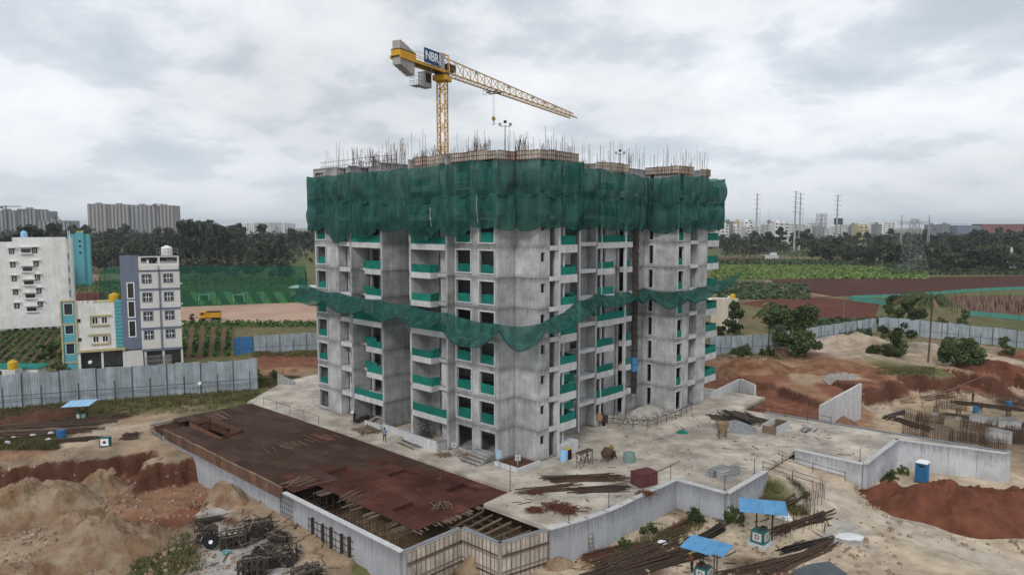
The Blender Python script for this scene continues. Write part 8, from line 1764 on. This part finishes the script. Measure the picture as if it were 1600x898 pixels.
bundle(325, 845, 1.9, 1.4, 1.9, R(10), 'scaffold frame bundle farthest left above the cable reel', 22); bundle(368, 852, 2.6, 1.9, 1.6, R(24), 'scaffold frame bundle right of the cable reel', 34); bundle(405, 832, 2.8, 2.2, 1.6, R(28), 'scaffold frame bundle farthest back of the group', 36); bundle(437, 845, 2.2, 1.5, 1.0, R(-30), 'low scaffold bundle behind the big right hand one', 26); bundle(440, 880, 2.9, 2.4, 1.7, R(12), 'big scaffold frame bundle at the right of the group', 40); bundle(395, 900, 2.4, 1.6, 2.2, R(20), 'tall scaffold frames standing at the lower edge', 20); bundle(480, 905, 2.6, 1.8, 1.4, R(35), 'scaffold bundle lowest and farthest right', 30); bundle(412, 862, 1.8, 1.2, .7, R(60), 'loose low scaffold bits in the middle of the bundles', 24); bundle(328, 815, 2.8, .9, .5, R(26), 'flat bundle of grey scaffold boards behind the group', 14)
p = gat(330, 857); t = thing('cable_reel', 'dark cable reel lying with a pale hub near the scaffold bundles', 'cable reel', p); q_ = p + UP_ * .62; d = Vector((.25, -.9, .35)).normalized()
MB().tube(q_ - d * .14, q_ - d * .08, .58, 20).build('flange', M_black, t); MB().tube(q_ + d * .08, q_ + d * .14, .58, 20).build('flange', M_black, t); MB().tube(q_ - d * .08, q_ + d * .08, .45, 20).build('wound_cable', M_steel_d, t); MB().tube(q_ + d * .14, q_ + d * .17, .17, 8).build('hub', M_white, t)
p = gat(353, 864); t = thing('hose_coil', 'small teal hose coil on the grey ground by the cable reel', 'hose coil', p); mb = MB()
for k in range(3):
    for i in range(14): a, b = 6.2832 * i / 14, 6.2832 * (i + 1) / 14; r_ = .24 + .05 * k; mb.tube(p + Vector((math.cos(a) * r_, math.sin(a) * r_, .06 + .05 * k)), p + Vector((math.cos(b) * r_, math.sin(b) * r_, .06 + .05 * k)), .04, 5, cap=False)
mb.build('coil', M_teal, t)
# steel yard stacks
random.seed(15)
def yard(px, py, px2, py2, n, spread, m, label, r=(.03, .06), L=None, name='steel_stack', layers=4, jit=.06, pname='bar'):
    a, b = gat(px, py), gat(px2, py2); d = b - a; c = (a + b) / 2; return logpile(name, label, c, d, n, L or d.length * 1.05, spread, m, r, layers, jit, 'steel stack', gz, pname)
yard(945, 885, 1040, 850, 70, 1.2, [M_steel_d, M_rust, M_timber_d], 'widest dark steel stack at the foot of the smooth wall'); yard(935, 905, 1075, 865, 60, 1.0, [M_steel_d, M_rust], 'dark steel stack nearest the lower edge beside the worker'); yard(1050, 850, 1115, 805, 44, .8, [M_rust, M_timber_d, M_steel_d], 'brown steel stack pointing to the leafy bushes'); yard(1075, 855, 1130, 822, 22, .45, [M_steel_d, M_black], 'thin dark stack between the two blue roofs'); yard(1035, 838, 1085, 812, 26, .7, [M_rust, M_redb], 'small rusty stack by the curved wall'); yard(905, 872, 990, 855, 26, .6, [M_rust, M_redst], 'reddish steel stack at the foot of the retaining wall end')
yard(1220, 862, 1290, 845, 30, .35, [M_steel_d, M_black], 'short black steel stack right of the green electrical box'); yard(1205, 895, 1300, 850, 40, .5, [M_rust, M_timber_d], 'long brown steel stack running past the green electrical box'); yard(1130, 900, 1260, 868, 36, .4, [M_rust, M_timber_d], 'long narrow brown stack between the nearer roof and the grey sheets'); yard(1215, 833, 1290, 808, 36, .5, [M_rust, M_steel_d], 'steel stack behind the larger blue roof'); yard(1200, 800, 1245, 790, 18, .4, [M_timber_d, M_rust], 'small dark stack at the foot of the sand ramp'); yard(990, 815, 1040, 800, 0 + 14, .4, [M_rust], 'few rusty bars under the curved wall')
def sheets(px, py, label, m, n=6):
    p = gat(px, py); t = thing('sheet_stack', label, 'sheet stack', p)
    for i in range(n): a = R(25) + rnd(-.25, .25); e = Vector((math.cos(a), math.sin(a), 0)); f_ = Vector((-e.y, e.x, 0)); MB().obox(p + e * (i * .35 - .9) + f_ * rnd(-.2, .2) + UP_ * (.10 + .035 * i), e * .9, f_ * 1.1, UP_ * .012 + e * .01).build('metal_sheet', m, t)
sheets(1275, 897, 'fan of dark grey metal sheets at the lower edge', M_post, 7)
M_sack = mat('white_sack', (0.72, 0.73, 0.75), (0.6, 0.61, 0.63), 2, .8, .3)
def sack(px, py, r, label, hh_=.5): p = gat(px, py); return heap('white_sack', 0, 0, r, r * .6, r * hh_, M_sack, label, p=p, zb=p.z, cat='sack', n=10, rough=.12 if hh_ > .1 else .03, flat=.3)
sack(1034, 851, .75, 'white sack lying beside the dark steel stack'); sack(1005, 853, .3, 'small white bag left of the white sack'); sack(1222, 806, 1.0, 'crumpled white sheet heap right of the larger blue roof'); sack(1325, 838, 2.4, 'pale spilled cement patch on the sandy ground', .05)
t = thing('starter_bar_row', 'row of thin starter bars standing in the ground behind the larger blue roof', 'rebar', gat(1240, 835))
mb = MB()
for i in range(26): q_ = gat(1208 + i * 3.2 + rnd(-2, 2), 842 - i * 1.0 + rnd(-6, 6)); mb.tube(q_ - UP_ * .2, q_ + UP_ * rnd(1.0, 1.7), .022, 4, cap=False)
for i in range(16): q_ = gat(1255 + i * 2.2, 800 - i * 1.4 + rnd(-10, 14)); mb.tube(q_ - UP_ * .2, q_ + UP_ * rnd(1.4, 2.4), .024, 4, cap=False)
mb.build('bars', M_rust, t, kind='stuff')
p = gat(925, 866); t = thing('ladder', 'timber ladder leaning on the smooth retaining wall', 'ladder', p); e = (wd(-12, -2) - wd(-11, -7)).normalized(); f_ = Vector((e.y, -e.x, 0)); f_ = -f_ if f_.dot(U) < 0 else f_
for s_ in (-.25, .25): MB().beam(p + e * s_, p + e * s_ + UP_ * 1.9 + f_ * .25, .06).build('ladder_rail', M_timber, t)
for i in range(5): MB().beam(p - e * .25 + UP_ * (.3 + i * .36) + f_ * .05 * i, p + e * .25 + UP_ * (.3 + i * .36) + f_ * .05 * i, .045).build('rung', M_timber, t)
# stacks of pipes by the left fence
random.seed(44)
for px, py, px2, py2, n, sp, lab in ((-20, 672, 160, 660, 34, .9, 'long dark pipe stack nearest the left fence'), (-20, 684, 130, 672, 34, .8, 'long dark pipe stack in the middle of the left yard'), (-20, 694, 80, 682, 20, .5, 'dark pipe stack nearest the red stripe of soil'), (60, 664, 190, 650, 26, .8, 'brown pipe stack running towards the pale roofed shelter'), (75, 692, 160, 684, 14, .5, 'grey pipe stack beside the teal framed box')):
    yard(px, py, px2, py2, n, sp, [M_steel_d, M_rust, M_timber_d], lab, (.05, .09), None, 'pipe_stack', 2, .04, 'pipe')
logpile('brush_heap', 'heap of brown roots and offcuts by the end of the basement wall', gat(205, 682), (1, .3, 0), 40, 1.8, 1.2, [M_timber_d, M_rust], (.03, .06), 4, 1.2, 'heap', gz, 'stick')
for i, (px, py) in enumerate(((22, 687), (12, 695), (80, 680), (75, 690), (52, 683))):
    p = gat(px, py); o = heap('stone_block', 0, 0, .5, .4, .45, M_conc_l, 'pale stone blocks lying by the pipe stacks', p=p, zb=p.z, cat='stone', n=6, rough=.1, flat=.45, group='pale stones by the pipe stacks')
for i, (px, py, r, lab) in enumerate(((40, 815, .7, 'flat boulder on the broad left sand heap'), (150, 840, .9, 'dark lump on the flank of the largest sand heap'), (180, 870, .9, 'angular boulder at the foot of the largest sand heap'), (190, 893, 1.1, 'lump of rock at the lower edge below the sand heaps'), (175, 735, .5, 'pale rock on the small pointed heap'))):
    p = gat(px, py); heap('boulder', 0, 0, r, r * .7, r * .6, M_sand, lab, p=p, zb=p.z, cat='boulder', n=8, rough=.15, flat=.3)
# ------------------------------------------------------------------ rebar yard beyond the deck
random.seed(51)
def cage(px, py, L, dpt, h, ang, label, step=.22):
    p = gat(px, py); t = thing('rebar_cage', label, 'rebar cage', p); e = Vector((math.cos(ang), math.sin(ang), 0)); f_ = Vector((-e.y, e.x, 0)); mb = MB()
    for row in range(max(2, int(dpt / .7))):
        for i in range(int(L / step)): q_ = p + e * (i * step - L / 2 + rnd(-.04, .04)) + f_ * (row * .7 - dpt / 2); mb.tube(q_ - UP_ * .1, q_ + UP_ * h * rnd(.8, 1.1), .032, 3, cap=False)
        for z in np.arange(.2, h, .4): mb.tube(p + e * -L / 2 + f_ * (row * .7 - dpt / 2) + UP_ * z, p + e * L / 2 + f_ * (row * .7 - dpt / 2) + UP_ * z, .028, 3, cap=False)
    mb.build('bars', M_rust, t, kind='stuff'); return t
W_AN = math.atan2(-U.y, -U.x)
for args in ((1432, 682, 3.2, 1.5, 3.2, 'dense rebar wall cage at the left of the rebar yard'), (1465, 690, 4.0, 1.5, 2.6, 'long rebar wall cage directly behind the deck end wall'), (1505, 696, 3.0, 1.5, 2.0, 'low rebar wall cage in the middle behind the end wall'), (1525, 690, 3.5, 2.0, 3.0, 'tall rebar cage right of the middle of the yard'), (1552, 702, 3.2, 1.4, 1.8, 'low rebar cage near the right end of the end wall'), (1488, 638, 4.5, 1.5, 2.2, 'rounded rebar mat at the far side of the yard'), (1590, 690, 3.0, 3.0, 2.2, 'rebar cage at the right edge of the picture'), (1590, 632, 5.0, 1.5, 1.6, 'thin rebar row far right in the yard'), (1455, 660, 3.4, 1.0, 1.4, 'small rebar cage in the middle of the yard')):
    cage(args[0], args[1], args[2], args[3], args[4], W_AN, args[5])
for px, py, px2, py2, n, sp, m, lab in ((1475, 648, 1530, 655, 24, .8, [M_timber, M_timber_d], 'pale timber beams laid in the rebar yard'), (1400, 655, 1450, 672, 24, .8, [M_timber_d, M_rust], 'brown bars spread at the left of the rebar yard'), (1500, 630, 1600, 642, 40, .9, [M_steel_d, M_rust], 'dark steel mat across the far part of the yard'), (1540, 656, 1600, 666, 30, .8, [M_rust, M_timber_d], 'brown steel heap right of the middle yard'), (1380, 655, 1410, 645, 10, .6, [M_steel_d], 'dark pipes near the white wall in the cutting'), (1420, 622, 1520, 612, 10, .8, [M_timber], 'few battens on the pale ground beyond the yard')):
    yard(px, py, px2, py2, n, sp, m, lab, (.04, .09), None, 'steel_stack', 3, .15)
for px, py, L, h, lab in ((1560, 690, 3.0, 1.6, 'pale footing block behind the deck end'), (1578, 668, 2.6, 1.2, 'second footing block near the right edge'), (1540, 660, 4.0, .7, 'long low footing beam in the rebar yard')):
    p = gat(px, py); t = thing('footing', lab, 'footing', p); MB().obox(p + UP_ * h / 2, U * L / 2, V * .6, UP_ * h / 2).build('pour', M_conc, t); MB().obox(p + UP_ * (h + .05), U * (L / 2 - .3), V * .4, UP_ * .08).build('upper_pour', M_conc_d, t)
t = thing('leaning_pole', 'thin pole leaning in the pale ground left of the rebar cages', 'pole', gat(1448, 657)); a = gat(1448, 657); MB().tube(a, a + Vector((-1.0, .5, 4.2)), .05, 6).build('shaft', M_timber, t); MB().obox(a + UP_ * .05, RX * .15, BY * .15, UP_ * .06).build('foot_block', M_conc, t)
person('worker in dark clothes standing on the dark mat in the rebar yard', gat(1520, 628), R(90), 'stand', M_black, M_dtr)
heap('stone_pile', 1310, 588, 4.0, 1.6, .5, M_rubble, 'pale stone pile with boulders below the red cutting edge', cat='stone pile', flat=.2)
for i, (px, py, h) in enumerate(((1436, 664, 1.6), (1470, 668, 1.3), (1508, 672, 1.5), (1497, 655, 1.2), (1545, 676, 1.4), (1575, 655, 1.5), (1530, 645, 1.2), (1462, 648, 1.1))):
    p = gat(px, py); t = thing('column_starter', 'column starter cages with short concrete stubs in the rebar yard', 'rebar', p, 0, 'column starters of the rebar yard'); MB().obox(p + UP_ * .2, U * .35, V * .35, UP_ * .3).build('stub', M_conc_d, t); mb = MB()
    for k in range(12): a = 6.2832 * k / 12; q_ = p + Vector((math.cos(a) * .3, math.sin(a) * .3, .3)); mb.tube(q_, q_ + Vector((rnd(-.1, .1), rnd(-.1, .1), h * rnd(.9, 1.3))), .03, 3, cap=False)
    for z in (.8, 1.2): mb.tube(p + U * .3 + UP_ * z, p - U * .3 + UP_ * z, .025, 4)
    mb.build('bars', M_rust, t, kind='stuff')
# litter on the deck
def dl(i):
    while True:
        u1, v1 = -24 + rs.rand() * 24, -7 + rs.rand() * 44
        if inpoly((u1, v1), DECK) and not (u1 > -.5): return (*wd(u1, v1)[:2], .02)
stones('deck_litter', 'small lumps and offcuts littering the pale deck', 420, dl, .04, .26, mat('litter', (0.34, 0.29, 0.23), (0.14, 0.10, 0.075), 1.2, .9, .2), .5)
mb = MB()
for i in range(48):
    x, y, z = dl(0); a = rnd(0, 3.14); L = rnd(.3, 1.5); mb.beam((x - math.cos(a) * L / 2, y - math.sin(a) * L / 2, .03), (x + math.cos(a) * L / 2, y + math.sin(a) * L / 2, rnd(.03, .08)), rnd(.04, .1), .04, random.choice((0, 1, 1)))
tagl(mb.build('board_offcuts', [M_timber, M_timber_d], kind='stuff'), 'short board offcuts strewn over the pale deck', 'offcuts')
mb = MB()
for i in range(60):
    u1, v1 = 13 + rnd(0, 32), rnd(-17.5, -5.5)
    if i > 36: u1, v1 = rnd(-2.5, 13), rnd(-15, -5)
    a = rnd(0, 3.14); L = rnd(.2, 1.0); p = wd(u1, v1, -.03); mb.beam(p - Vector((math.cos(a), math.sin(a), 0)) * L / 2, p + Vector((math.cos(a), math.sin(a), 0)) * L / 2, rnd(.04, .09), .03, random.choice((0, 1, 1)))
mb.build('offcuts', [M_timber, M_timber_d], fd, kind='stuff')
mb = MB()
for i in range(150):
    px, py = (rnd(870, 1330), rnd(800, 898)) if i % 2 else (rnd(300, 560), rnd(770, 898))
    p = gat(px, py)
    if p.z < -4.4: continue
    a = rnd(0, 3.14); L = rnd(.3, 1.8); e = Vector((math.cos(a), math.sin(a), 0)) * L / 2; mb.beam(p - e + UP_ * .05, p + e + UP_ * rnd(.05, .15), rnd(.04, .11), .05, random.choice((0, 1, 1)))
tagl(mb.build('ground_offcuts', [M_timber, M_timber_d], kind='stuff'), 'loose sticks and offcuts over the sandy ground by the basement walls', 'offcuts')
def hs(i):
    c = ((45, 800, 6), (160, 762, 3), (160, 860, 6), (30, 905, 5), (120, 815, 4), (1500, 805, 8), (1385, 775, 3), (1548, 590, 7))[i % 8]; p = at(c[0], c[1], -3 if c[1] > 650 else -1.2); a = rs.rand() * 6.28; r = c[2] * (.75 + .4 * rs.rand()); x, y = p.x + math.cos(a) * r, p.y + math.sin(a) * r * .8; return (x, y, gz(x, y) + .06)
stones('heap_clods', 'clods and stones gathered round the feet of the soil heaps', 1100, hs, .08, .5, MATS['clods'])
# cables along the long fence
cb2 = MB(); a, b = at(-25, 641, -.6), at(403, 609, -.5); d = b - a; n_ = Vector((d.y, -d.x, 0)).normalized() * .3
for k in range(2):
    pr = None
    for i in range(49):
        f = i / 48; q_ = a + d * f + n_ * (1 + .1 * k) + UP_ * (1.35 + .25 * k - .35 * abs(math.sin(f * 3.1416 * 6)) )
        if pr is not None: cb2.tube(pr, q_, .025, 4, cap=False)
        pr = q_
tagl(cb2.build('fence_cable', M_post), 'sagging dark cables strung along the long left fence', 'cable')
for px, py, lab in ((318, 610, 'round white lamp on the long left fence'), (150, 600, 'grey lamp arm over the long left fence')):
    p = at(px, py + 16, -.5); p = Vector((p.x, p.y, 0)) - Vector((0, .8, 0)); h = 2.3 if px == 318 else 4.6; t = thing('fence_lamp', lab, 'lamp', Vector((p.x, p.y, -.5))); MB().tube((p.x, p.y, -.7), (p.x, p.y, h), .05, 6).build('post', M_post, t); MB().tube((p.x, p.y - .05, h), (p.x, p.y - .35, h + .02), .24, 12).build('lamp_head', M_white, t)

# ------------------------------------------------------------------ air
hm = bpy.data.materials.new('haze'); hm.use_nodes = True; ht = hm.node_tree; ht.nodes.clear()
pv = nn(ht, 'ShaderNodeVolumePrincipled'); pv.inputs['Color'].default_value = (0.86, 0.92, 1.0, 1); pv.inputs['Density'].default_value = 0.00011; pv.inputs['Anisotropy'].default_value = 0.2
ho = nn(ht, 'ShaderNodeOutputMaterial'); lk(ht, pv.outputs[0], ho.inputs['Volume'])
MB().box((-9700, -400, -8), (9700, 13200, 118)).build('haze', hm, kind='stuff')
